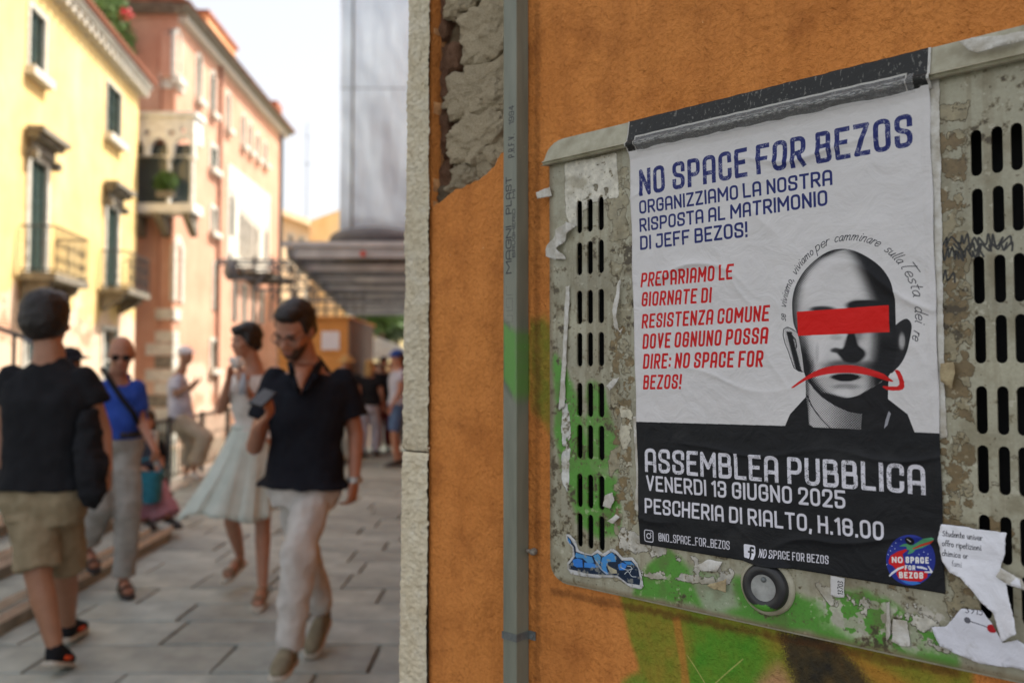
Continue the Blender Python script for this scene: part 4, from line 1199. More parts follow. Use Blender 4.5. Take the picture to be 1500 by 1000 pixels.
# clear tape crumpled along the drip edge
m, nt, b = new_mat('packing_tape'); b.inputs['Base Color'].default_value = (.62, .62, .60, 1); b.inputs['Roughness'].default_value = .12
b.inputs['Alpha'].default_value = .22; b.inputs['Specular IOR Level'].default_value = .9; bump(nt, b, noise_tex(nt, 70, 4, .6, dist=2), 1.0, .006)
M_TAPE = m
def tape_pt(a, b):
    u = .012 + .392 * a
    prof = [(-.0065, 1.7520), (-.0110, 1.7585), (-.0152, 1.7625), (-.0155, 1.7685), (-.0105, 1.7745)]
    k = b * 4; i = min(int(k), 3); t = k - i
    y = prof[i][0] * (1 - t) + prof[i + 1][0] * t; z = prof[i][1] * (1 - t) + prof[i + 1][1] * t
    return (u, y - .0012 - .0014 * mnoise.fractal(Vector((u * 70, b * 4, 5)), .8, 2, 3), z + .001 * mnoise.noise(Vector((u * 50, b, 0))))
tag(put('clear_tape', MB().grid(220, 14, tape_pt), M_TAPE, None, WF, smooth=True, fix=False), 'crumpled shiny clear tape along the top edge of the big poster', 'tape')
# tape and scraps
SCR = M('torn_paper', srgb(216, 214, 206), srgb(168, 160, 142), 50, .8, .6, .003, 160)
SCRB = M('brown_torn_paper', srgb(190, 174, 136), srgb(140, 122, 90), 60, .85, .6, .003, 160)
def scrap(label, px, h, seed, mat=SCR, cat='paper scrap', name='paper_scrap', curl=None, amp=.0014, group=None):
    o = simple_paper(name, mat, pw(px), h, seed, amp, curl); tag(o, label, cat, group); return o
tag(simple_paper('torn_flyer', paper_mat('flyer_paper', make_flyer(), .6), pw([(1381,766),(1476,779),(1474,806),(1468,829),(1497,846),(1500,858),(1476,853),(1480,870),(1491,905),(1494,922),(1480,930),(1470,938),(1466,925),(1456,895),(1438,878),(1424,858),(1410,842),(1394,836),(1383,820),(1376,790)]), .0035, 5, .0022,
     lambda u, z: .006 * max(0, (1.235 - z) / .08) * (1 + math.sin(u * 90)) , uvdom=(W(1379, 790)[0], W(1400, 767)[1] - .058, .064, .060)), 'torn white tutoring flyer reading Studente univer, stuck over the right vent', 'flyer', 'torn flyers on the cabinet')
tag(simple_paper('torn_flyer', paper_mat('flyer_paper_lower', make_flyer2(), .6), pw([(1366,917),(1388,915),(1410,890),(1440,892),(1455,912),(1470,940),(1492,935),(1530,960),(1530,985),(1490,977),(1440,970),(1400,955),(1378,944)]), .003, 6, .0016, uvdom=(W(1366, 917)[0] - .002, W(1400, 955)[1] - .004, .110, .070)), 'torn white flyer with red dot and digits 3915 at the cabinet bottom right', 'flyer', 'torn flyers on the cabinet')
tag(simple_paper('cartoon_sticker', paper_mat('sticker_vinyl', make_sticker(), .35), [W(820 + x / 10, 770 + y / 10) for x, y in ((100,120),(150,120),(240,210),(290,350),(400,400),(470,420),(560,340),(640,400),(770,325),(850,365),(930,460),(1080,460),(1150,540),(1200,700),(1240,880),(1200,920),(1050,890),(850,750),(560,760),(400,740),(180,700),(120,620),(120,540),(200,440),(200,320),(110,220))], .0012, 9, .0006, uvdom=(-.165, 1.075, .19, .10)), 'blue and black hand-lettered sticker at the cabinet bottom left below the vent', 'sticker')
def numimg():
    cv = Canvas(24, 40, 12, (206, 204, 200)); low_text(cv, '13703', 4.0, .9, (60, 60, 60), lambda x, y: (18 - y, x + 6), 0); return cv.image('label_print')
tag(simple_paper('number_label', paper_mat('label_paper', numimg(), .6), pw([(1217,842),(1238,846),(1237,874),(1228,874),(1217,870)]), .0010, 11, .0005, uvdom=(W(1214, 860)[0], W(1225, 876)[1], .024, .040)), 'small white label printed 13703 under the bottom edge of the big poster', 'label')
scrap('white and red torn strip on the cabinet cap right of the big poster', [(1410,68),(1430,62),(1460,60),(1510,52),(1510,66),(1470,74),(1440,84),(1425,80)], .017, 21, SCR, amp=.001)
scrap('curled cream scrap peeling beside the left vent half-way up', [(901,455),(908,415),(912,410),(910,440),(906,465),(910,485),(916,480),(913,488),(903,480)], .001, 22, SCR, curl=lambda u, z: .004)
scrap('crumpled clear tape with white flap at the left cabinet edge', [(803,375),(815,345),(832,325),(846,330),(836,345),(822,365),(832,380),(815,381)], .002, 23, SCR, curl=lambda u, z: .005 * (1 + math.sin(u * 300)))
scrap('small tape tag sticking out of the cabinet side near its top', [(788,283),(808,275),(811,288),(790,292)], .004, 24, SCR)
scrap('long vertical torn strip left of the left vent', [(830,420),(836,418),(834,470),(830,540),(829,595),(820,600),(824,540),(828,470)], .0015, 25, SCR)
scrap('white crumpled scrap on green paint right of the left vent', [(893,565),(902,555),(912,552),(906,562),(897,572)], .001, 26, SCR, curl=lambda u, z: .006)
scrap('white scrap on the lower left vent slots', [(889,725),(900,720),(903,732),(896,744),(886,740)], .001, 27, SCR, curl=lambda u, z: .003)
scrap('white scrap just below the lower left vent slots', [(892,762),(905,752),(911,757),(900,766)], .001, 28, SCR, curl=lambda u, z: .003)
scrap('yellowish folded scrap left of the black lock', [(1038,856),(1050,852),(1067,846),(1066,866),(1050,862)], .001, 29, SCRB, curl=lambda u, z: .003)
scrap('crinkled grey scrap under the poster left of the lock', [(1018,828),(1040,818),(1060,822),(1052,836),(1030,835)], .001, 30, SCR, curl=lambda u, z: .002)
scrap('grey rectangular scrap at the cabinet bottom right of the number label', [(1309,905),(1330,908),(1334,945),(1325,946),(1307,938)], .001, 31, SCR)
scrap('thin upright paper sliver at the cabinet bottom', [(1299,882),(1304,880),(1305,930),(1300,938)], .001, 32, SCR)
scrap('cream flap stuck on the cabinet right of the poster portrait', [(1380,532),(1398,530),(1401,545),(1396,570),(1380,558)], .001, 33, SCRB, curl=lambda u, z: .004)
scrap('narrow white sheet edge behind the left edge of the big poster', [(928,610),(937,608),(939,700),(938,752),(930,745),(933,700)], .0008, 34, SCR, amp=.0005)
scrap('dark-edged white sheet strip behind the right edge of the big poster', [(1360,110),(1376,105),(1380,330),(1384,560),(1388,640),(1376,640)], .0009, 35, SCR, amp=.0005)
scrap('white crumpled flap at the right end of the torn flyer', [(1468,829),(1500,846),(1506,862),(1474,850),(1462,842)], .008, 36, SCR)
# ================================================================== ground, canal, street
def quay_x(y): return -3.42 - .098 * y
M_TRACH = M('trachyte', srgb(176, 184, 176), srgb(128, 136, 132), 3.2, .62, .6, .005, 50, rnd=.18, detail=7)
M_JOINT = M('joint_mortar', srgb(138, 138, 132), srgb(108, 108, 104), 12, .95, .6, .004)
M_STEPS = M('step_stone', srgb(148, 148, 136), srgb(112, 112, 102), 7, .8, .6, .005, 40)
M_NOSE = M('white_step_nosing', srgb(240, 238, 230), srgb(206, 204, 194), 9, .7, .3, .003, 60)
M_WATER = M('canal_green_water', srgb(70, 96, 84), srgb(48, 70, 62), 2, .08, .4, .03, 3)
g = MB()
g.prism([(quay_x(-12), -12), (60, -12), (60, 160), (quay_x(160), 160)], [], lambda a, b, t: (a, b, t), -1.6, -.028)
tag(put('street_ground', g, M_JOINT), kind='structure')
g = MB().prism([(-10.6, -12), (-10.6, 12), (-11.5, 26), (-12.0, 60), (-15.5, 160), (-80, 160), (-80, -12)], [], lambda a, b, t: (a, b, t), -1.6, -.05)
tag(put('far_bank_ground', g, M_STEPS), kind='structure')
tag(put('canal_water', MB().prism([(-300, -300), (300, -300), (300, 600), (-300, 600)], [], lambda a, b, t: (a, b, t), -1.61, -1.0), M_WATER), kind='structure')
pav = thing('pavement', None, None); pav['kind'] = 'structure'
def slab_mesh(w, d, seed):
    bm = bmesh.new(); r = random.Random(seed)
    vs = []
    j = lambda: r.uniform(-.006, .006)
    c = [(j(), j()), (w + j(), j()), (w + j(), d + j()), (j(), d + j())]
    for z, ins in ((-.03, 0), (-.004, 0), (0, .006)):
        for (x, y) in c:
            cx, cy = w / 2, d / 2
            vs.append(bm.verts.new((x + (ins if x < cx else -ins), y + (ins if y < cy else -ins), z)))
    for k in (0, 4):
        for i in range(4): bm.faces.new((vs[k + i], vs[k + (i + 1) % 4], vs[k + 4 + (i + 1) % 4], vs[k + 4 + i]))
    bm.faces.new(vs[8:12]); bmesh.ops.recalc_face_normals(bm, faces=bm.faces)
    me = bpy.data.meshes.new('paving_stone'); bm.to_mesh(me); bm.free(); me.materials.append(M_TRACH); return me
lib = {}
rs = random.Random(4); y = 2.3; nslab = 0
while y < 17 and nslab < 292:
    d = rs.choice((.30, .36, .42)) if y < 9 else .55
    xr = -.12 * y - .05 + .45
    xl = max(quay_x(y) + .28, -.64 * y)
    x = xl - rs.uniform(0, .6)
    while x < xr and nslab < 296:
        w = rs.choice((.5, .62, .75, .9)) if y < 9 else rs.choice((1.0, 1.3))
        x2 = max(x, quay_x(y) + .28)
        if x2 > x + .3: x = x2
        key = (w, d, rs.randrange(3))
        if key not in lib: lib[key] = slab_mesh(w - .016, d - .016, len(lib))
        o = link('paving_stone', lib[key], T(x, y, rs.uniform(-.003, .002)) @ Matrix.Rotation(rs.uniform(-.004, .004), 4, 'X'), pav); nslab += 1
        x += w
    y += d
print('slabs', nslab, 'to', y)
ymax = y
m, nt, b = new_mat('distant_paving')
br = nt.nodes.new('ShaderNodeTexBrick'); tc = nt.nodes.new('ShaderNodeTexCoord'); nt.links.new(tc.outputs['Object'], br.inputs[0])
br.inputs['Scale'].default_value = 1; br.inputs['Brick Width'].default_value = .85; br.inputs['Row Height'].default_value = .42; br.inputs['Mortar Size'].default_value = .012
br.inputs['Color1'].default_value = srgb(146, 146, 147); br.inputs['Color2'].default_value = srgb(120, 121, 124); br.inputs['Mortar'].default_value = srgb(80, 78, 74)
nt.links.new(br.outputs[0], b.inputs['Base Color']); b.inputs['Roughness'].default_value = .65
far_pave = MB().prism([(quay_x(ymax) + .28, ymax + .004), (30, ymax + .004), (30, 120), (quay_x(120) + .28, 120)], [], lambda a, b, t: (a, b, t), -.027, -.002)
far_pave.prism([(.62, 2.3), (30, 2.3), (30, ymax), (-.12 * ymax + 1.6, ymax)], [], lambda a, b, t: (a, b, t), -.027, -.012)
far_pave.prism([(-2.9, -12), (30, -12), (30, 2.29), (-2.9, 2.29)], [], lambda a, b, t: (a, b, t), -.027, -.002)
tag(put('outer_paving', far_pave, m), kind='structure')
kerb = thing('quay_edge', None, None); kerb['kind'] = 'structure'
yy = -4.0
while yy < 60:
    L = 1.4 if yy < 20 else 4
    a0, a1 = quay_x(yy), quay_x(yy + L - .012)
    put('kerb_stone', MB().prism([(a0 - .03, yy), (a0 + .27, yy), (a1 + .27, yy + L - .012), (a1 - .03, yy + L - .012)], [], lambda a, b, t: (a, b, t), -.5, .012), M_NOSE, kerb)
    yy += L

# bridge steps at the left
stp = thing('bridge_steps', 'stone bridge steps with white nosings rising to the left over the canal', 'steps', T(-3, 5, 0))
def step(k, x_right, y0, y1):
    z0 = .13 * k; z1 = z0 + .13; xl = -4.9
    r = .10
    def outl(xr, ya, yb, rr):
        p = [(xl, ya), (xr, ya)]
        for i in range(6): t = math.radians(15 * i + 0); p.append((xr - .03 * 0 - rr + rr * math.cos(t) - .056 * (yb - ya), yb - rr + rr * math.sin(t)))
        p.append((xl, yb)); return p
    put('tread', MB().prism(outl(x_right - .02, y0, y1 - .02, r), [], lambda a, b, t: (a, b, t), z0 if k == 0 else z0 + .001, z1 - .051), M_STEPS, stp)
    put('nosing', MB().prism(outl(x_right, y0, y1, r + .02), [outl(x_right - .15, y0 + .02, y1 - .15, r)], lambda a, b, t: (a, b, t), z1 - .050, z1), M_NOSE, stp)
    put('tread_slab', MB().prism(outl(x_right - .152, y0 + .022, y1 - .152, r - .002), [], lambda a, b, t: (a, b, t), z1 - .050, z1 - .003), M_TRACH, stp)
for k in range(6): step(k, -2.62 - .40 * k, 2.2, 7.3 - .03 * k)
brg = thing('footbridge', 'low stone footbridge deck crossing the canal behind the steps', 'bridge', T(-7, 4.6, 0))
ar = [(-4.905, .75), (-6.5, .95), (-8.2, .98), (-10.4, .6), (-10.8, .55), (-10.8, -.6), (-10.2, -.5), (-9.2, .15), (-7.8, .45), (-6.2, .2), (-5.1, -.6), (-4.905, -1.2)]
put('deck', MB().prism(ar, [], lambda a, b, t: (a, t, b), 2.2, 6.9), M_STEPS, brg)
M_IRON = M('black_iron', srgb(60, 62, 64), srgb(44, 44, 46), 20, .5, .3, .002)
hr = thing('bridge_handrail', 'thin dark iron handrail beside the bridge steps at the far left', 'handrail', T(-4.3, 6.9, .5))
P0 = at(-40, 466, 6.9); P1 = at(50, 500, 6.9); P2 = at(66, 503, 6.9)
put('rail', MB().tube([P0, P1, P2], .018), M_IRON, hr)
for px in (21,):
    q = at(px, 487, 6.9); put('post', MB().cyl(q, (q.x, q.y, .52), .016), M_IRON, hr)
q = at(-60, 460, 6.9); put('post', MB().cyl((q.x, q.y, 1.0), q, .016), M_IRON, hr)
put('rail_end', MB().ell(at(45, 499, 6.9), (.07, 0, -.02), (0, .03, 0), (0, 0, .03)), M('zinc_end', srgb(120, 126, 134), None, 20, .4, 0), hr, smooth=True)

# quay railing
fence = thing('canal_railing', 'black iron railing with upright bars along the canal edge', 'railing', T(quay_x(11), 11, 0))
FZ = .84
def fx(y): return quay_x(y) + .12
put('top_rail', MB().tube([(fx(7.4), 7.4, FZ), (fx(34), 34, FZ)], .022), M_IRON, fence)
put('bottom_rail', MB().tube([(fx(7.4), 7.4, .12), (fx(34), 34, .12)], .014), M_IRON, fence)
put('middle_rail', MB().tube([(fx(7.4), 7.4, .55), (fx(34), 34, .55)], .010), M_IRON, fence)
bar = mesh_of(MB().cyl((0, 0, .12), (0, 0, FZ - .01), .0095, None, 6), 'bar', M_IRON)
y = 7.5; nb = 0
while y < 33:
    if nb % 9 == 0: put('post', MB().box(fx(y) - .022, fx(y) + .022, y - .022, y + .022, 0, FZ + .05), M_IRON, fence)
    else: link('bar', bar, T(fx(y), y, 0), fence)
    nb += 1; y += .17

# ================================================================== far buildings
def facade_mat(name, a, b_, c_, lower=None, zcut=0, brick=None):
    m, nt, bb_ = new_mat(name)
    c = ramp(nt, noise_tex(nt, .7, 8, .6), [(.3, b_), (.5, a), (.7, c_)])
    st = ramp(nt, noise_tex(nt, 1.4, 6, .7, stretch=(2.5, 2.5, .35)), [(.35, (.86, .82, .78)), (.6, (1, 1, 1))]); c = mixc(nt, .6, c, st, 'MULTIPLY')
    if lower:
        tc = nt.nodes.new('ShaderNodeTexCoord'); sp = nt.nodes.new('ShaderNodeSeparateXYZ'); nt.links.new(tc.outputs['Object'], sp.inputs[0])
        n = noise_tex(nt, .9, 6, .65)
        ad = nt.nodes.new('ShaderNodeMath'); ad.operation = 'MULTIPLY_ADD'; ad.inputs[1].default_value = 3.4; nt.links.new(n, ad.inputs[0]); nt.links.new(sp.outputs[2], ad.inputs[2])
        mr = nt.nodes.new('ShaderNodeMapRange'); mr.inputs[1].default_value = zcut + 1.55; mr.inputs[2].default_value = zcut + 1.75; mr.inputs[3].default_value = 1; mr.inputs[4].default_value = 0
        nt.links.new(ad.outputs[0], mr.inputs[0])
        c = mixc(nt, mr.outputs[0], c, lower)
        if brick:
            n2 = ramp(nt, noise_tex(nt, .8, 5, .6, stretch=(1, 1, 1.3)), [(.54, (0, 0, 0)), (.58, (1, 1, 1))])
            brk = nt.nodes.new('ShaderNodeTexBrick'); mp = nt.nodes.new('ShaderNodeMapping'); mp.inputs['Rotation'].default_value = (math.pi / 2, 0, 0); nt.links.new(tc.outputs['Object'], mp.inputs[0]); nt.links.new(mp.outputs[0], brk.inputs[0])
            brk.inputs['Scale'].default_value = 1; brk.inputs['Brick Width'].default_value = .26; brk.inputs['Row Height'].default_value = .075; brk.inputs['Mortar Size'].default_value = .01
            brk.inputs['Color1'].default_value = brick; brk.inputs['Color2'].default_value = tuple(x * .7 for x in brick[:3]) + (1,); brk.inputs['Mortar'].default_value = srgb(214, 196, 170)
            mm_ = nt.nodes.new('ShaderNodeMath'); mm_.operation = 'MULTIPLY'; nt.links.new(n2, mm_.inputs[0]); nt.links.new(mr.outputs[0], mm_.inputs[1])
            c = mixc(nt, mm_.outputs[0], c, brk.outputs[0])
    nt.links.new(c, bb_.inputs['Base Color']); bb_.inputs['Roughness'].default_value = .9; bump(nt, bb_, noise_tex(nt, 12, 6, .7), .4, .02)
    return m
M_YEL = facade_mat('yellow_facade', srgb(234, 202, 136), srgb(224, 188, 120), srgb(240, 212, 154), srgb(232, 202, 172), 3.1, srgb(208, 140, 104))
M_PINK = facade_mat('salmon_facade', srgb(206, 156, 130), srgb(194, 142, 116), srgb(216, 170, 144), srgb(216, 182, 158), 1.6, srgb(204, 130, 98))
M_WST = M('white_stone_trim', srgb(222, 218, 206), srgb(186, 180, 166), 5, .75, .4, .01, 20)
M_GST = M('grey_stone_trim', srgb(150, 142, 126), srgb(100, 94, 84), 5, .85, .4, .01, 20)
M_SHUT = M('dark_green_shutter', srgb(48, 74, 66), srgb(34, 54, 50), 20, .6, .2, .002)
M_SHUTG = M('grey_green_shutter', srgb(96, 112, 104), srgb(70, 84, 80), 20, .6, .2, .002)
m, nt, b = new_mat('window_glass'); b.inputs['Base Color'].default_value = (.06, .08, .085, 1); b.inputs['Roughness'].default_value = .06; b.inputs['Specular IOR Level'].default_value = .8
M_GLASS = m
M_TILE = M('roof_tile', srgb(176, 110, 80), srgb(128, 84, 66), 3, .85, .6, .03, 12)
M_PLANT = M('leaf_green', srgb(96, 128, 52), srgb(58, 84, 36), 6, .6, 0, rnd=.0)
M_PLANTD = M('leaf_dark', srgb(74, 96, 52), srgb(48, 66, 36), 6, .6, 0)
M_FLOWER = M('red_petal', srgb(212, 60, 64), srgb(180, 40, 50), 6, .6, 0)

class Facade:
    """vertical wall: origin P, direction d (x), y into the house, z up"""
    def __init__(s, P, d):
        s.P = Vector((P[0], P[1])); s.d = Vector(d).normalized()
        s.F = Matrix.Translation((P[0], P[1], 0)) @ Matrix.Rotation(math.atan2(s.d.y, s.d.x), 4, 'Z')
    def px(s, x, y, proud=0):
        n = Vector((s.d.y, -s.d.x)); return onv(x, y, s.P + n * proud, s.d)
    def rect(s, x0, x1, y0, y1):
        """pixel box (at its centre line) -> s0,s1,z0,z1"""
        a, zt = s.px((x0 + x1) / 2, y0); _, zb = s.px((x0 + x1) / 2, y1); l, _ = s.px(x0, (y0 + y1) / 2); r, _ = s.px(x1, (y0 + y1) / 2)
        return min(l, r), max(l, r), zb, zt

def arch_poly(a, b, z0, z1, pointed=False, n=5):
    w = (b - a) / 2; c = (a + b) / 2; h = w * (1.25 if pointed else 1.0)
    p = [(a, z0), (b, z0), (b, z1 - h)]
    for k in range(1, n):
        t = k / n * math.pi / 2; p.append((c + w * math.cos(t) ** (1.3 if pointed else 1), z1 - h + h * math.sin(t)))
    p.append((c, z1))
    for k in range(n - 1, 0, -1):
        t = k / n * math.pi / 2; p.append((c - w * math.cos(t) ** (1.3 if pointed else 1), z1 - h + h * math.sin(t)))
    p.append((a, z1 - h)); return p

def window(bld, fc, r, kind='rect', shutters=None, sill=True, frame=.12, trim=None, pediment=False, glass=M_GLASS, holes=None):
    a, b, z0, z1 = r; trim = trim or M_WST
    poly = [(a, z0), (b, z0), (b, z1), (a, z1)] if kind == 'rect' else arch_poly(a, b, z0, z1, kind == 'pointed')
    big = [(a - frame, z0 - .004), (b + frame, z0 - .004), (b + frame, z1 + frame), (a - frame, z1 + frame)] if kind == 'rect' else arch_poly(a - frame, b + frame, z0 - .004, z1 + frame * 1.3, kind == 'pointed')
    if kind == 'rect': pin = [(a, z0), (b, z0), (b, z1), (a, z1)]
    holes.append(poly)
    inner = [((x - (a + b) / 2) * .995 + (a + b) / 2, (z - z0) * .998 + z0 + .001) for x, z in poly]
    w = put('window', MB().prism(big, [inner], lambda x, z, t: (x, t, z), -.05, .10), trim, bld, fc.F)
    g = MB().box(a + .002, b - .002, .16, .18, z0 + .002, z1)
    put('pane', g, glass, w, fc.F)
    f = MB(); c = (a + b) / 2
    f.box(c - .025, c + .025, .12, .155, z0 + .01, z1 - .02)
    for z in (z0 + (z1 - z0) * .35, z0 + (z1 - z0) * .68): f.box(a + .01, b - .01, .125, .15, z - .018, z + .018)
    put('glazing_bars', f, M_WST, w, fc.F)
    if sill: put('sill', MB().box(a - frame * 1.6, b + frame * 1.6, -.22, .02, z0 - .20, z0 - .006), trim, w, fc.F)
    if shutters == 'open':
        ww = (b - a) / 2
        for x0 in (a - ww - .01, b + .01): put('shutter', slats(x0, x0 + ww, -.10, z0 + .02, z1), M_SHUT, w, fc.F)
    if shutters == 'ajar':
        ww = (b - a) / 2
        for x0, sg in ((a, 1), (b, -1)):
            put('shutter', MB().box(x0 - .02, x0 + .02, -.10 - ww, -.06, z0 + .02, z1), M_SHUT, w, fc.F)
    if shutters == 'closed':
        for x0, x1 in ((a + .005, c - .004), (c + .004, b - .005)): put('shutter', slats(x0, x1, .05, z0 + .02, z1 - .01), M_SHUT if shutters == 'closed' else M_SHUTG, w, fc.F)
    if pediment:
        pd = MB(); pd.box(a - .35, b + .35, -.42, -.055, z1 + .50, z1 + .62).box(a - .28, b + .28, -.30, -.055, z1 + .38, z1 + .498).box(a - .16, b + .16, -.14, -.052, z1 + .125, z1 + .378)
        pd.box(a - .26, a - .10, -.26, -.055, z1 - .05, z1 + .123).box(b + .10, b + .26, -.26, -.055, z1 - .05, z1 + .123)
        put('hood', pd, M_GST, w, fc.F)
    return w

def slats(x0, x1, y, z0, z1):
    mb = MB(); t = .045
    mb.box(x0, x0 + t, y - .02, y + .02, z0, z1).box(x1 - t, x1, y - .02, y + .02, z0, z1).box(x0 + t, x1 - t, y - .02, y + .02, z0, z0 + t).box(x0 + t, x1 - t, y - .02, y + .02, z1 - t, z1)
    z = z0 + t
    while z < z1 - t - .05:
        mb.add([(x0 + t, y - .018, z + .004), (x1 - t, y - .018, z + .004), (x1 - t, y + .016, z + .058), (x0 + t, y + .016, z + .058)], [(0, 1, 2, 3)]); z += .066
    return mb

def balcony(bld, fc, a, b, z, dep=.75, h=1.0):
    w = put('balcony', MB().box(a, b, -dep, -.055, z - .16, z), M_GST, bld, fc.F)
    for x in (a + .15, b - .40): put('console', MB().prism([(-.056, z - .162), (-dep * .8, z - .162), (-dep * .75, z - .30), (-.056, z - .62)], [], lambda p, q, t: (t, p, q), x, x + .22), M_GST, w, fc.F)
    pts = [(a + .03, -.06), (a + .03, -dep + .03), (b - .03, -dep + .03), (b - .03, -.06)]
    r = MB()
    for p, q in zip(pts[:-1], pts[1:]):
        for zz in (z + .06, z + h): r.cyl((p[0], p[1], zz), (q[0], q[1], zz), .022, None, 6)
        L = math.hypot(q[0] - p[0], q[1] - p[1]); k = max(2, int(L / .13))
        for i in range(k + 1):
            x = p[0] + (q[0] - p[0]) * i / k; y = p[1] + (q[1] - p[1]) * i / k
            r.cyl((x, y, z + .03), (x, y, z + h), .010, None, 5)
            if i < k and i % 2: # scrolls
                for s_ in (.3, .62): r.tube([(x + .05 * math.cos(t), y - .002, z + s_ * h + .09 * math.sin(t)) for t in [j * math.pi / 4 for j in range(9)]], .008, 4)
    put('railing', r, M_IRON, w, fc.F)

def modillions(bld, fc, a, b, z, n):
    me = mesh_of(MB().box(-.09, .09, -.30, -.002, -.20, 0), 'modillion', M_WST)
    for i in range(n):
        link('modillion', me, fc.F @ T(a + (b - a) * (i + .5) / n, 0, z), bld)

# ---- yellow house
YF = Facade((-11.8, 26.0), (-.148, .989))
yb = thing('yellow_house', 'sunlit yellow house with dark shutters, stone hoods and iron balconies across the canal', 'building', YF.F @ T(-8, 0, 0))
holes = []
EZ = YF.px(205, 128)[1] - .15
S0, S1 = -17.0, 0.0
wins = [('rect', (41, 64, 18, 108), 'closed', True, False), ('rect', (153, 176, 128, 204), 'ajar', True, False)]
r1 = YF.rect(41, 64, 18, 108); window(yb, YF, r1, 'rect', 'closed', True, .10, holes=holes)
r2 = YF.rect(154, 176, 128, 203); window(yb, YF, r2, 'rect', 'closed', True, .06, holes=holes)
r3 = YF.rect(41, 66, 236, 405); window(yb, YF, r3, 'rect', 'closed', False, .16, pediment=True, holes=holes)
r4 = YF.rect(154, 171, 304, 425); window(yb, YF, r4, 'rect', 'closed', False, .14, pediment=True, holes=holes)
d = (r4[0] - r3[0])
r5 = (r3[0] - d, r3[1] - d, r3[2], r3[3]); window(yb, YF, r5, 'rect', 'closed', False, .16, pediment=True, holes=holes)
r6 = (r1[0] - d, r1[1] - d, r1[2], r1[3]); window(yb, YF, r6, 'rect', 'closed', True, .10, holes=holes)
for r in (r3, r4, r5): balcony(yb, YF, r[0] - .55, r[1] + .55, r[2] - .02, .8, 1.0)
for r in (r3, r4, r5):
    rr = (r[0] - .1, r[1] + .1, .0, r[2] - 1.15); window(yb, YF, rr, 'rect', None, False, .12, holes=holes)
put('wall', MB().prism([(S0, -1.5), (S1, -1.5), (S1, EZ), (S0, EZ)], holes, lambda x, z, t: (x, t, z), 0, .45), M_YEL, yb, YF.F)
put('rear_walls', MB().box(S0, S1, .46, 7, -1.5, EZ), M_YEL, yb, YF.F)
put('cornice', MB().box(S0 - .1, S1 + .12, -.34, .3, EZ + .002, EZ + .10).box(S0 - .1, S1 + .12, -.40, .3, EZ + .102, EZ + .2), M_WST, yb, YF.F)
modillions(yb, YF, S0, S1 + .1, EZ, 44)
rf = MB().add([(S0 - .2, -.46, EZ + .21), (S1 + .2, -.46, EZ + .21), (S1 + .2, 3.5, EZ + .95), (S0 - .2, 3.5, EZ + .95), (S0 - .2, -.46, EZ + .27), (S1 + .2, -.46, EZ + .27), (S1 + .2, 3.5, EZ + 1.0), (S0 - .2, 3.5, EZ + 1.0)], [(0, 3, 2, 1), (4, 5, 6, 7), (0, 1, 5, 4), (1, 2, 6, 5), (2, 3, 7, 6), (3, 0, 4, 7)])
roof = put('roof', rf, M_TILE, yb, YF.F)
tl = mesh_of(MB().cyl((0, -.50, 0), (0, -.05, .10), .08, None, 8), 'tile', M_TILE)
for i in range(60): link('tile', tl, YF.F @ T(S1 + .1 - i * .22, 0, EZ + .26), roof)

def leaf_cloud(name, blobs, n, size, mat, parent=None, seed=1, frame=I4):
    r = random.Random(seed); mb = MB(); tot = sum(b[1].x * b[1].y * b[1].z for b in blobs)
    for c, rad in blobs:
        for _ in range(int(n * rad.x * rad.y * rad.z / tot)):
            v = Vector((r.gauss(0, 1), r.gauss(0, 1), r.gauss(0, 1))).normalized() * r.random() ** .4
            w = 1 + .35 * mnoise.noise(v * 2.3 + c)
            p = c + Vector((v.x * rad.x, v.y * rad.y, v.z * rad.z)) * w
            a = Vector((r.gauss(0, 1), r.gauss(0, 1), r.gauss(0, 1))).normalized(); b = a.orthogonal().normalized(); s = size * r.uniform(.6, 1.4)
            mb.add([p - a * s, p + b * s * .5, p + a * s, p - b * s * .5], [(0, 1, 2, 3)])
    return put(name, mb, mat, parent, frame, fix=False)

bush = thing('roof_terrace_bush', 'leafy green bush with red flowers on the yellow house roof terrace', 'bush', T(at(160, 80, 25)))
leaf_cloud('foliage', [(at(150, 22, 25.5), Vector((.7, .6, .8))), (at(178, 62, 26.5), Vector((.45, .5, .7))), (at(133, -4, 25), Vector((.6, .6, .6))), (at(168, 20, 26), Vector((.5, .5, .6)))], 2600, .085, M_PLANT, bush, 3)
leaf_cloud('flowers', [(at(182, 22, 25.6), Vector((.26, .2, .2)))], 110, .07, M_FLOWER, bush, 4)
put('stem', MB().tube([at(160, 95, 26.5), at(158, 60, 26.2), at(150, 20, 25.6)], .035).tube([at(160, 95, 26.5), at(178, 60, 26.6)], .03), M('woody_stem', srgb(110, 90, 66), None, 20, .9, 0), bush)

# ---- pink palazzo
PC = (-11.1, 27.2)
PR = Facade(PC, (-.025, 1)); PFt = Facade(PC, (1, 0))
pk = thing('salmon_palazzo', 'tall salmon pink palazzo with gothic windows and a white corner balcony beyond the yellow house', 'building', T(PC[0], PC[1], 0))
PZ = PR.px(413, 196)[1]; PZ = (PZ + PR.px(251, 12)[1]) / 2
L = PR.px(413, 300)[0]
holes = []; fh = []
for x0, x1, y0, y1 in ((256, 263, 46, 116), (287, 294, 80, 146), (308, 314, 106, 166), (331, 336, 136, 189), (353.5, 358, 168, 213), (364, 368, 180, 222), (375, 379, 196, 232), (386, 390, 208, 240)):
    window(pk, PR, PR.rect(x0, x1, y0, y1), 'pointed', 'closed' if x0 in (256, 308) else None, True, .08, holes=holes, glass=M_SHUTG if x0 in (287, 331) else M_GLASS)
window(pk, PR, PR.rect(308, 316, 216, 248), 'rect', 'closed', True, .14, holes=holes)
window(pk, PR, PR.rect(308.5, 315, 306, 340), 'rect', None, True, .14, holes=holes)
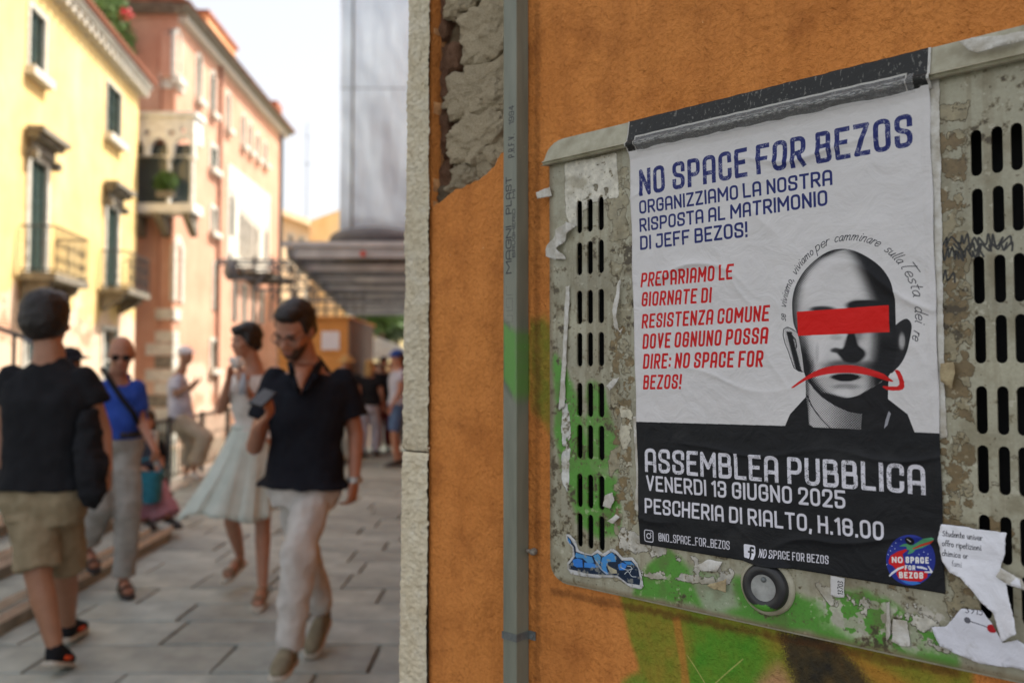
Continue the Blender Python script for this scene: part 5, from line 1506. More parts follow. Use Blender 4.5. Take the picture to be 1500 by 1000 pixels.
window(pk, PR, PR.rect(257, 264, 356, 442), 'pointed', None, False, .22, holes=holes)
window(pk, PR, PR.rect(312, 317, 388, 454), 'rect', None, False, .12, holes=holes)
window(pk, PR, PR.rect(308, 315, 500, 540), 'rect', None, True, .14, holes=holes)
# the large stone group of windows
for x0, x1, y0, y1, k in ((336, 341, 284, 346, 'closed'), (350, 355, 310, 378, None), (358, 363, 318, 382, None), (366, 370, 326, 386, None), (373, 377, 332, 390, None), (387, 391, 336, 384, 'closed'),
                       (340, 346, 414, 470, None), (354, 360, 418, 472, None), (368, 373, 420, 474, None), (380, 385, 424, 474, None)):
    window(pk, PR, PR.rect(x0, x1, y0, y1), 'pointed' if y0 < 400 else 'rect', k, False, .07, holes=holes)
sg = PR.rect(332, 394, 262, 400)
a_, b_, za, zb = sg
put('stone_window_group', MB().prism([(a_, za), (b_, za), (b_, zb), (a_, zb)], [[(x, z) for x, z in arch_poly(h[0][0] - .14, h[1][0] + .14, h[0][1] - .01, max(q[1] for q in h) + .2, True)] for h in holes[13:19]], lambda x, z, t: (x, t, z), -.045, -.004), M_WST, pk, PR.F)
put('loggia_balcony', MB().box(PR.px(346, 390)[0], PR.px(384, 390)[0], -.7, -.05, PR.px(365, 398)[1] - .16, PR.px(365, 398)[1]), M_WST, pk, PR.F)
put('wall', MB().prism([(0, -1.5), (L, -1.5), (L, PZ), (0, PZ)], holes, lambda x, z, t: (x, t, z), 0, .45), M_PINK, pk, PR.F)
fa, fb, fz0, fz1 = PFt.rect(205, 238, 236, 300)
fh.append([(fa, fz0), (fb, fz0), (fb, fz1), (fa, fz1)])
put('front_wall', MB().prism([(-6, -1.5), (-.002, -1.5), (-.002, PZ), (-6, PZ)], fh, lambda x, z, t: (x, t, z), -.002, .44), M_PINK, pk, PFt.F)
put('body', MB().box(.46, L, .46, 6, -1.5, PZ - .01), M_PINK, pk, PR.F)
put('cornice', MB().box(-.35, L + .2, -.35, .4, PZ + .002, PZ + .10).box(-.45, L + .3, -.5, .4, PZ + .102, PZ + .2), M_GST, pk, PR.F)
put('cornice', MB().box(-6, -.005, -.35, .4, PZ + .004, PZ + .11).box(-6, -.005, -.5, .4, PZ + .112, PZ + .21), M_GST, pk, PFt.F)
modillions(pk, PR, 0, L, PZ, 44)
put('roof', MB().add([(-.6, -.6, PZ + .22), (L + .4, -.6, PZ + .22), (L + .4, 4, PZ + 1.9), (-.6, 4, PZ + 1.9), (-.6, 4, PZ + .22), (L + .4, 4, PZ + .22)], [(0, 1, 2, 3), (0, 3, 4), (1, 5, 2), (3, 2, 5, 4), (0, 4, 5, 1)]), M_TILE, pk, PR.F)
for x, y0, y1 in ((247, 108, 130), (247, 452, 468)):
    z0 = PFt.px(x, y1)[1]; z1 = PFt.px(x, y0)[1]
    put('stone_band', MB().box(-.55, -.003, -.07, -.004, z0, z1), M_WST, pk, PFt.F); put('stone_band', MB().box(-.07, .55, -.07, -.004, z0, z1), M_WST, pk, PR.F)
for i in range(9):
    z0 = -.9 + i * .42; w_ = (.55, .85)[i % 2]
    put('quoin_stone', MB().box(-w_, -.003, -.05, -.004, z0, z0 + .38), M_WST if i % 3 else M_GST, pk, PFt.F)
    put('quoin_stone', MB().box(-.05, w_ * .8, -.05, -.004, z0, z0 + .38), M_WST, pk, PR.F)
for x in (318, 409):
    s_, _ = PR.px(x, 300); put('downpipe', MB().cyl((s_, -.1, 0), (s_, -.1, PZ), .07, None, 8), M('copper_pipe', srgb(160, 110, 88), srgb(120, 84, 70), 4, .6, 0) if x == 318 else M_IRON, pk, PR.F)
# corner oriel
M_WKEEP = M_WST; M_WST = M('brightened_trim_stone', srgb(242, 240, 234), srgb(214, 210, 200), 5, .75, .4, .01, 20)  # trim stone lightened in colour to make up for the oriel's shade
orl = put('oriel_slab', MB().box(-1.35, .95, -.85, -.055, PFt.px(230, 318)[1], PFt.px(230, 305)[1]), M_WST, pk, PFt.F)
zs0 = PFt.px(230, 304)[1]; zs1 = PFt.px(230, 236)[1]; zs2 = PFt.px(230, 182)[1]
for x in (-1.15, -.35, .55): put('console', MB().prism([(-.06, zs0 - .3), (-.8, zs0 - .3), (-.7, zs0 - .5), (-.06, zs0 - 1.0)], [], lambda p, q, t: (t, p, q), x, x + .25), M_GST, orl, PFt.F)
fr = MB(); hl = []
for i in range(3):
    c0 = -1.27 + i * .76; hl.append(arch_poly(c0, c0 + .58, zs1 - .02, zs1 + .55, True))
    hl.append([(c0 + .67 + .10 * math.cos(t), zs1 + .72 + .10 * math.sin(t)) for t in [k * math.pi / 4 for k in range(8)]] if i < 2 else [(c0 + .3 + .09 * math.cos(t), zs1 + .8 + .09 * math.sin(t)) for t in [k * math.pi / 4 for k in range(8)]])
fr.prism([(-1.32, zs1 - .03), (.92, zs1 - .03), (.92, zs2), (-1.32, zs2)], hl, lambda x, z, t: (x, t, z), -.80, -.62)
hl2 = [arch_poly(c0, c0 + .5, zs1 - .02, zs1 + .5, True) for c0 in (.12,)]
put('tracery', fr, M_WST, orl, PFt.F)
put('tracery', MB().box(.76, .92, -.615, -.06, zs1 + .45, zs2).box(-1.32, -1.16, -.615, -.06, zs1 + .45, zs2).box(-1.42, 1.02, -.9, -.06, zs2 + .003, zs2 + .14), M_WST, orl, PFt.F)
for x in (-1.24, .10, .84): put('column', MB().cyl((x, -.71, zs0), (x, -.71, zs1 - .035), .075, .065, 10).box(x - .11, x + .11, -.82, -.60, zs1 - .13, zs1 - .032), M_WST, orl, PFt.F)
put('glazing', MB().box(-1.16, .72, -.42, -.40, zs0 + .002, zs1 + .44), M_GLASS, orl, PFt.F)
put('flower_box', MB().box(-.2, .35, -.98, -.83, zs0 + .15, zs0 + .34), M_GST, orl, PFt.F)
leaf_cloud('plant', [(PFt.F @ Vector((.1, -.9, zs0 + .65)), Vector((.42, .22, .36)))], 500, .07, M_PLANT, orl, 9)
M_WST = M_WKEEP
# roof storey and chimneys
att = thing('roof_storey', 'orange set-back roof storey with a white balustrade on top of the pink palazzo', 'roof storey', PR.F @ T(6, 2, PZ))
M_ORA = facade_mat('orange_attic', srgb(236, 176, 128), srgb(222, 156, 108), srgb(240, 188, 144))
def attic(x0, x1, ytop, dep, nm='wall'):
    F2 = Facade((PC[0] - 1.6, PC[1]), (-.025, 1)); s0, _ = F2.px(x0, 100); s1, _ = F2.px(x1, 100); _, z = F2.px((x0 + x1) / 2, ytop)
    put(nm, MB().box(s0, s1, 0, dep, PZ - .2, z), M_ORA, att, F2.F); put('coping', MB().box(s0 - .1, s1 + .1, -.12, dep + .1, z + .002, z + .14), M_TILE, att, F2.F)
    return F2, s0, s1, z
F2, s0, s1, z = attic(302, 345, 46, 3); 
put('wall', MB().box(s1 + .01, s1 + 3, 0, 3, PZ - .2, z - 1.2), M_ORA, att, F2.F)
g1, _ = F2.px(318, 60); put('window_pane', MB().box(g1, g1 + .8, -.03, -.004, z - 2.2, z - .9), M_GLASS, att, F2.F)
F2, s0, s1, z = attic(366, 384, 150, 2)
bl = MB(); B3 = Facade((PC[0] - .5, PC[1]), (-.025, 1)); b0, _ = B3.px(287, 60); b1, _ = B3.px(320, 60); _, zt = B3.px(290, 24)
zt = PZ + 1.1
bl.box(b0, b1, -.08, .08, zt - .1, zt).box(b0, b1, -.08, .08, PZ + .21, PZ + .33)
put('balustrade_rails', bl, M_WST, att, B3.F)
bmz = mesh_of(MB().cyl((0, 0, PZ + .332), (0, 0, zt - .102), .05, .05, 8), 'baluster', M_WST)
k = 0
while b0 + .15 + k * .25 < b1: link('baluster', bmz, B3.F @ T(b0 + .15 + k * .25, 0, 0), att); k += 1
C4 = Facade((PC[0] - 1.0, PC[1]), (-.025, 1)); c0, zc0 = C4.px(398, 152)
ch = thing('chimney', 'small orange chimney at the far end of the palazzo roof', 'chimney', C4.F @ T(c0, 0, PZ))
put('stack', MB().box(c0 - .35, c0 + .35, -.3, .3, PZ - .3, zc0 - .4), M_ORA, ch, C4.F); put('cap', MB().box(c0 - .5, c0 + .5, -.42, .42, zc0 - .398, zc0), M_TILE, ch, C4.F)
ch = thing('chimney', 'white flared chimney above the near corner of the palazzo roof', 'chimney', C4.F @ T(3, 0, PZ))
c1, z1c = C4.px(281, 30)
put('stack', MB().box(c1 - .3, c1 + .3, -.3, .3, PZ - .2, z1c - .6), M_WST, ch, C4.F); put('cap', MB().loft([[(c1 - a, -a, zz), (c1 + a, -a, zz), (c1 + a, a, zz), (c1 - a, a, zz)] for a, zz in ((.3, z1c - .598), (.55, z1c - .1), (.5, z1c))]), M_WST, ch, C4.F)
# ---- houses at the end of the canal
FB = Facade((at(396, 500, 45).x, 45), (.6, .8))
fb_ = thing('distant_house', 'pale peach house with a falling roofline at the end of the canal', 'building', FB.F)
M_PEACH = facade_mat('peach_facade', srgb(238, 214, 178), srgb(226, 198, 160), srgb(244, 224, 196))
q = [FB.px(x, y) for x, y in ((395, 312), (440, 330), (505, 362), (520, 370))]
hl = []
for x, y in ((425, 352), (441, 356), (458, 362), (474, 366), (425, 392), (441, 394), (458, 396), (474, 398), (430, 432), (450, 433), (470, 434)):
    r = FB.rect(x - 3, x + 3, y - 7, y + 7); window(fb_, FB, r, 'rect', None, False, .12, holes=hl)
put('wall', MB().prism([(q[0][0], -1.2), (q[3][0] + 12, -1.2), (q[3][0] + 12, q[3][1] - .3), q[3], q[2], q[1], q[0]], hl, lambda x, z, t: (x, t, z), 0, .4), M_PEACH, fb_, FB.F)
put('roof', MB().prism([(q[0][0] - .3, q[0][1] + .05), (q[0][0] - .3, q[0][1] + .35), (q[1][0], q[1][1] + .35), (q[2][0], q[2][1] + .35), (q[3][0] + .4, q[3][1] + .3), (q[3][0] + .4, q[3][1] + .02), (q[2][0], q[2][1] + .02), (q[1][0], q[1][1] + .02)], [], lambda x, z, t: (x, t, z), -.5, 3), M_PEACH, fb_, FB.F)
FE = Facade((at(520, 500, 38).x, 38), (.8, .6))
fe = thing('distant_house', 'sunlit cream house seen under the scaffold walkway roof at the end of the street', 'building', FE.F)
hl = []
for x, y in ((540, 462), (556, 462), (572, 462), (548, 428), (566, 428)): window(fe, FE, FE.rect(x - 3, x + 3, y - 8, y + 8), 'rect', 'closed', True, .14, holes=hl)
s0 = FE.px(505, 500)[0]
put('wall', MB().prism([(s0, -.02), (14, -.02), (14, 9), (s0, 9)], hl, lambda x, z, t: (x, t, z), 0, 4), facade_mat('cream_facade', srgb(244, 226, 170), srgb(234, 210, 150), srgb(250, 236, 196)), fe, FE.F)
tree = thing('small_tree', 'small bright green tree behind the white parasol at the street end', 'tree', T(at(562, 548, 34).x, 34, 0))
leaf_cloud('crown', [(at(562, 452, 34), Vector((1.1, .9, .9))), (at(545, 462, 34.5), Vector((.8, .8, .7)))], 3000, .12, M_PLANT, tree, 12)
q = at(560, 462, 34); put('trunk', MB().cyl((q.x, q.y, 0), (q.x, q.y, q.z), .12, .07, 8), M('trunk_bark', srgb(100, 84, 66), None, 10, .9, .5, .01), tree)
tr2 = thing('small_tree', 'darker leafy tree at the right of the street end under the canopy', 'tree', T(at(585, 548, 36).x, 36, 0))
leaf_cloud('crown', [(at(582, 468, 36), Vector((1.2, .9, 1.0))), (at(570, 480, 36.5), Vector((.8, .8, .6)))], 2600, .12, M_PLANTD, tr2, 15)
q = at(582, 475, 36); put('trunk', MB().cyl((q.x, q.y, 0), (q.x, q.y, q.z), .13, .08, 8), M('trunk_bark_dark', srgb(92, 78, 62), None, 10, .9, .5, .01), tr2)
pz = thing('parasol', 'white market parasol open at the end of the street', 'parasol', T(at(553, 548, 27).x, 27, 0))
c = at(553, 494, 27); rim_ = at(553, 517, 27).z
pb = MB(); n = 8; R_ = 1.15
pb.add([(c.x, c.y, c.z + .02)] + [(c.x + R_ * math.cos(k * math.pi / 4), c.y + R_ * math.sin(k * math.pi / 4), rim_ + .05) for k in range(8)] + [(c.x + R_ * math.cos(k * math.pi / 4), c.y + R_ * math.sin(k * math.pi / 4), rim_ - .18) for k in range(8)],
       [(0, 1 + k, 1 + (k + 1) % 8) for k in range(8)] + [(1 + k, 9 + k, 9 + (k + 1) % 8, 1 + (k + 1) % 8) for k in range(8)])
put('canopy', pb, M('white_canvas', srgb(236, 236, 232), srgb(222, 222, 218), 4, .8, .1, .003), pz)
put('pole', MB().cyl((c.x, c.y, 0), (c.x, c.y, c.z), .03), M_WST, pz)

# ---- sheeted scaffold tower and walkway canopy
m, nt, b = new_mat('scaffold_sheeting')
c_ = ramp(nt, noise_tex(nt, .8, 6, .65, stretch=(2.2, 2.2, .35)), [(.25, srgb(186, 200, 214)), (.5, srgb(202, 216, 230)), (.75, srgb(216, 228, 240))])
bg_ = ramp(nt, noise_tex(nt, .35, 3, .5), [(.45, (.80, .80, .82)), (.56, (1, 1, 1))]); c_ = mixc(nt, .8, c_, bg_, 'MULTIPLY')
nt.links.new(c_, b.inputs['Base Color']); b.inputs['Roughness'].default_value = .6
p = bump(nt, b, noise_tex(nt, 2.2, 5, .6, stretch=(4, 4, .6)), .8, .08); bump(nt, b, noise_tex(nt, 22, 4, .6, stretch=(3, 3, .4)), .4, .015, p)
tl_ = nt.nodes.new('ShaderNodeBsdfTranslucent'); nt.links.new(c_, tl_.inputs[0]); mx_ = nt.nodes.new('ShaderNodeMixShader'); mx_.inputs[0].default_value = .42
nt.links.new(b.outputs[0], mx_.inputs[1]); nt.links.new(tl_.outputs[0], mx_.inputs[2]); nt.links.new(mx_.outputs[0], nt.nodes['Material Output'].inputs[0])
M_SHEET = m
SY = 17.0
tw = thing('sheeted_scaffold', 'tall building front wrapped in grey scaffold sheeting above the walkway roof', 'scaffold', T(-2.4, SY, 4))
xl = at(499, 200, SY).x
def sheet(a, b_): 
    x = xl + 5.2 * a; z = 3.95 + 6.4 * b_
    return (x, SY - .05 - .02 * math.sin(b_ * 9 + a * 3) - .05 * mnoise.noise(Vector((x * 2.4, z * .7, 1))) - .02 * mnoise.noise(Vector((x * 7, z * 2.5, 3))), z)
def bay(i, j, nx=5, nz=4):
    return MB().grid(16, 30, lambda a, b_: sheet((i + a) / nx, (j + b_) / nz))
for i in range(5):
    for j in range(4):
        put('sheet', bay(i, j), M_SHEET, tw, smooth=True, fix=False)
put('side_sheet', MB().grid(8, 20, lambda a, b_: (xl - .12 * 12 * a, SY + 12 * a, 3.95 + 6.4 * b_)), M_SHEET, tw, fix=False)
put('wall', MB().box(xl + 1.4, xl + 6.5, SY + 1.6, SY + 13, 3.96, 10.3), M('grey_render', srgb(196, 196, 198), None, 2, .9, .3, .01), tw)
M_TUBE = M('scaffold_tube', srgb(110, 114, 118), srgb(80, 82, 86), 8, .45, .1, .001, metal=.4)
for x in (516,): 
    q = at(x, 200, SY - .13); put('standard', MB().cyl((q.x, q.y, 3.7), (q.x, q.y, 10.4), .022, None, 8), M_TUBE, tw)
for y_ in (130,): 
    z = at(540, y_, SY - .17).z; put('ledger', MB().cyl((xl + .02, SY - .19, z), (xl + 5.3, SY - .19, z), .008, None, 8), M_TUBE, tw)

cn = thing('walkway_canopy', 'grey metal protective canopy of scaffold beams and corrugated sheets over the street', 'canopy', T(-2.5, 18, 0))
CZ = 3.62
def cx(y, off=0): return at(424, 365, 15.2).x - .122 * (y - 15.2) + off
M_CANP = M('corrugated_steel', srgb(196, 200, 204), srgb(164, 168, 174), 3, .45, .2, .004, metal=.2)
M_BEAM = M('steel_beam', srgb(128, 132, 136), srgb(98, 102, 108), 6, .5, .2, .002, metal=.2)
yy = 15.2; k = 0
while yy < 31:
    x0 = cx(yy) ; x1 = x0 + 4.6
    cor = MB().grid(62, 3, lambda a, b_: (x0 + (x1 - x0) * a, yy + .70 * b_, CZ + .16 + .018 * math.sin(a * 62 * 1.7) + .03 * (k % 2)))
    put('roof_sheet', cor, M_CANP, cn, smooth=False, fix=False); 
    put('beam', MB().box(x0 + .02, x1, yy, yy + .10, CZ - .06, CZ + .11), M_BEAM if k % 2 else M_CANP, cn)
    yy += 1.0; k += 1
put('edge_beam', MB().prism([(cx(15.2) - .04, 15.15), (cx(15.2) + .06, 15.15), (cx(31) + .06, 31), (cx(31) - .04, 31)], [], lambda a, b_, t: (a, b_, t), CZ - .06, CZ + .12), M_BEAM, cn)
put('front_fascia', MB().box(cx(15.2) - .1, cx(15.2) + 4.7, 15.05, 15.13, CZ + .12, CZ + .21), M_CANP, cn)
q = at(524, 372, 15.02)
put('warning_light', MB().sph((q.x + .1, 15.0, q.z), .055, 10, 7), M('red_lamp_glass', srgb(220, 70, 40), None, 4, .3, 0), cn, smooth=True)
put('tarpaulin', MB().ell((at(545, 352, 15.8).x, 15.9, CZ + .38), (.85, 0, 0), (0, .5, 0), (0, 0, .24), 18, 10), M('rolled_tarpaulin', srgb(104, 106, 112), None, 6, .6, .6, .02, 8), cn, smooth=True)
for y_ in (15.3, 18.3, 21.3, 24.3, 27.3, 30.3):
    put('post', MB().cyl((cx(y_) + .05, y_, 0), (cx(y_) + .05, y_, CZ - .2), .03, None, 8), M_TUBE, cn)
    put('post', MB().cyl((cx(y_) + 4.3, y_, 0), (cx(y_) + 4.3, y_, CZ - .2), .03, None, 8), M_TUBE, cn)
# scaffold bay hanging over the canal side
sc = thing('canal_scaffold', 'open scaffold frame of dark tubes and planks standing over the canal beside the walkway', 'scaffold', T(-5.4, 17, 0))
SYc = 16.0
for x, y0, y1 in ((412, 195, 470), (436, 372, 470), (398, 376, 470), (373, 376, 470), (345, 378, 470)):
    a = at(x, y0, SYc + .6 * (x % 3)); b2 = at(x, y1, SYc + .6 * (x % 3)); put('standard', MB().cyl((a.x, a.y, b2.z if x != 412 else -.9), a, .028, None, 8), M_BEAM, sc)
for y_, x0, x1 in ((381, 316, 520), (394, 330, 500), (408, 345, 520), (424, 370, 540), (440, 405, 560), (386, 316, 420)):
    a = at(x0, y_, SYc - .05); b2 = at(x1, y_ + 2, SYc + 2.5); put('ledger', MB().cyl(a, b2, .026, None, 8), M_BEAM, sc)
for x0, x1, y_ in ((330, 400, 400), (360, 425, 411)):
    a = at(x0, y_, SYc + .3); b2 = at(x1, y_, SYc + .3); put('plank', MB().box(a.x, b2.x, a.y, a.y + .45, a.z - .03, a.z + .02), M('weathered_plank', srgb(96, 88, 78), None, 6, .8, .4, .004), sc)
for x0, y0, x1, y1 in ((345, 381, 373, 424), (373, 424, 398, 381), (398, 381, 436, 440), (436, 381, 398, 440), (412, 380, 470, 440), (335, 381, 345, 420)):
    a = at(x0, y0, SYc + .1); b2 = at(x1, y1, SYc + .5); put('brace', MB().cyl(a, b2, .02, None, 6), M_BEAM, sc)
q = at(337, 396, SYc); lam = MB().ell(q, (.13, 0, 0), (0, .13, 0), (0, 0, .2), 8, 6).cyl((q.x, q.y, q.z + .18), (q.x, q.y, q.z + .32), .03); put('lantern', lam, M_BEAM, sc)
# netting screens under the canopy: a lattice through which the bright houses show
nt_ = thing('lattice_screen', 'dark metal lattice screen under the walkway canopy, bright gaps showing the far houses', 'screen', T(-5, 24, 0))
lt = MB()
a = at(436, 385, 22); b2 = at(533, 470, 22)
n = 8
for i in range(n): x = a.x + (b2.x - a.x) * i / (n - 1); put('upright', MB().box(x - .02, x + .02, 22, 22.05, at(480, 470, 22).z, at(436, 385, 22).z), M_BEAM, nt_)
for j in range(6): z = at(480, 470, 22).z + (a.z - at(480, 470, 22).z) * j / 5; put('cross_bar', MB().box(a.x - .05, b2.x + .05, 21.95, 21.995, z - .02, z + .02), M_BEAM, nt_)
# mast
q0 = at(450, 180, 60); q1 = at(447, 350, 60)
ms = thing('radio_mast', 'thin guyed radio mast standing above the far rooftops', 'mast', T(q1))
put('pole', MB().cyl((q0.x, 60, 0), q0, .06, .03, 6), M_BEAM, ms); put('crossarm', MB().cyl(at(446, 240, 60), at(454, 240, 60), .04, None, 6).cyl(at(447, 200, 60), at(453, 200, 60), .03, None, 6), M_BEAM, ms)
# plywood hut
hx0 = at(456, 480, 14).x; hx1 = at(510, 480, 14).x; hz = at(480, 467, 14).z
M_PLY = M('plywood', srgb(214, 152, 78), srgb(186, 126, 60), 2.5, .7, .2, .003, 30, stretch=(1, 1, 6))
hut = thing('plywood_hoarding', 'orange-brown plywood site hut with a white notice on its front', 'hoarding', T((hx0 + hx1) / 2, 14, 0))
for i in range(1): put('front_panel', MB().box(hx0 - .55, hx1, 14, 14.03, .02, hz), M_PLY, hut)
put('side_panel', MB().box(hx1 + .002, hx1 + .03, 14.0, 16.4, .02, hz), M('shaded_ply_side', srgb(120, 104, 92), None, 3, .8, .2, .003), hut)  # same plywood in a darker colour: the side's shade is put into it
put('rear_panel', MB().box(hx0 - .55, hx1, 16.37, 16.4, .02, hz), M_PLY, hut); put('roof', MB().box(hx0 - .6, hx1 + .06, 13.94, 16.45, hz + .002, hz + .04), M_PLY, hut)
n0 = at(471, 485, 13.99); n1 = at(497, 512, 13.99)
put('notice', MB().box(n0.x, n1.x, 13.99, 13.997, n1.z, n0.z), M('white_notice', srgb(228, 228, 232), srgb(214, 214, 220), 3, .7, 0), hut)
# ================================================================== people
def skin_mat(name, c): return M(name, c, tuple(x * .82 for x in c[:3]) + (1,), 14, .5, .15, .001, 200, spec=.4)
SK1 = skin_mat('skin_light', (.46, .235, .150, 1)); SK2 = skin_mat('skin_tan', (.36, .185, .110, 1)); SK3 = skin_mat('skin_ruddy', (.42, .20, .125, 1))
def cloth(name, c, c2=None, rough=.9): return M(name, c, c2, 9, rough, .25, .002, 260, spec=.15)
BLK = cloth('black_cotton', (.016, .017, .020, 1), (.011, .012, .014, 1)); NAVYB = cloth('dark_navy_linen', (.013, .015, .021, 1), (.009, .010, .015, 1))
KHA = cloth('khaki_cotton', srgb(150, 138, 112), srgb(122, 110, 86)); LIN = cloth('pale_linen', srgb(202, 200, 194), srgb(174, 170, 164))
BLU = cloth('blue_cotton', srgb(56, 88, 178), srgb(40, 66, 146)); GRT = cloth('grey_trousers', srgb(164, 162, 156), srgb(136, 134, 128)); LGR = cloth('light_grey_cotton', srgb(186, 188, 200), srgb(160, 162, 176))
CRM = cloth('cream_top', srgb(224, 220, 212), srgb(198, 194, 186)); MNT = cloth('pale_mint_tulle', srgb(208, 216, 206), srgb(184, 194, 184)); PNK = cloth('dusty_pink_skirt', srgb(176, 132, 142), srgb(150, 108, 120))
STN = cloth('stone_shorts', srgb(176, 166, 148), srgb(150, 140, 122)); MAR = cloth('maroon_cotton', srgb(110, 36, 44), srgb(84, 26, 34)); DEN = cloth('denim', srgb(92, 116, 150), srgb(68, 88, 120)); YLW = cloth('yellow_cotton', srgb(214, 170, 50), srgb(190, 146, 40))
HBLK = M('black_hair', (.018, .014, .012, 1), (.01, .008, .007, 1), 60, .45, .6, .004, 120); HBRN = M('brown_hair', (.07, .042, .026, 1), (.035, .022, .014, 1), 60, .5, .6, .004, 120); HGRY = M('grey_stubble', srgb(170, 158, 148), srgb(140, 126, 114), 60, .8, .4, .002, 150)
HBL = M('straw_hat', srgb(196, 160, 100), srgb(150, 118, 70), 30, .8, .4, .003, 90)
WHT = cloth('white_cap', srgb(232, 232, 236), srgb(210, 210, 216)); SOLE = M('shoe_sole', srgb(196, 190, 176), srgb(160, 154, 140), 20, .7, .2, .002); ORG = M('orange_trim', srgb(226, 84, 30), srgb(196, 66, 22), 20, .6, .1, .001)
DGL = M('dark_lens', (.01, .01, .012, 1), None, 5, .08, 0); TEAL = M('teal_basket', srgb(36, 130, 152), srgb(24, 96, 118), 20, .6, .3, .003, 80); OLV = M('olive_suede', srgb(134, 128, 106), srgb(104, 98, 80), 20, .9, .3, .002)
LEA = M('dark_leather', (.035, .03, .028, 1), (.02, .018, .016, 1), 20, .5, .3, .002); SAND = M('sandal_leather', srgb(150, 128, 104), None, 20, .7, .2, .001); SIL = M('watch_steel', srgb(190, 190, 190), None, 5, .3, 0, metal=.8)

def V(*a): return Vector(a)

def ringpts(c, ax, ay, n=18, p=2.2):
    o = []
    for i in range(n):
        t = 2 * math.pi * i / n; ct, st = math.cos(t), math.sin(t)
        o.append(c + ax * (abs(ct) ** (2 / p)) * (1 if ct >= 0 else -1) + ay * (abs(st) ** (2 / p)) * (1 if st >= 0 else -1))
    return o

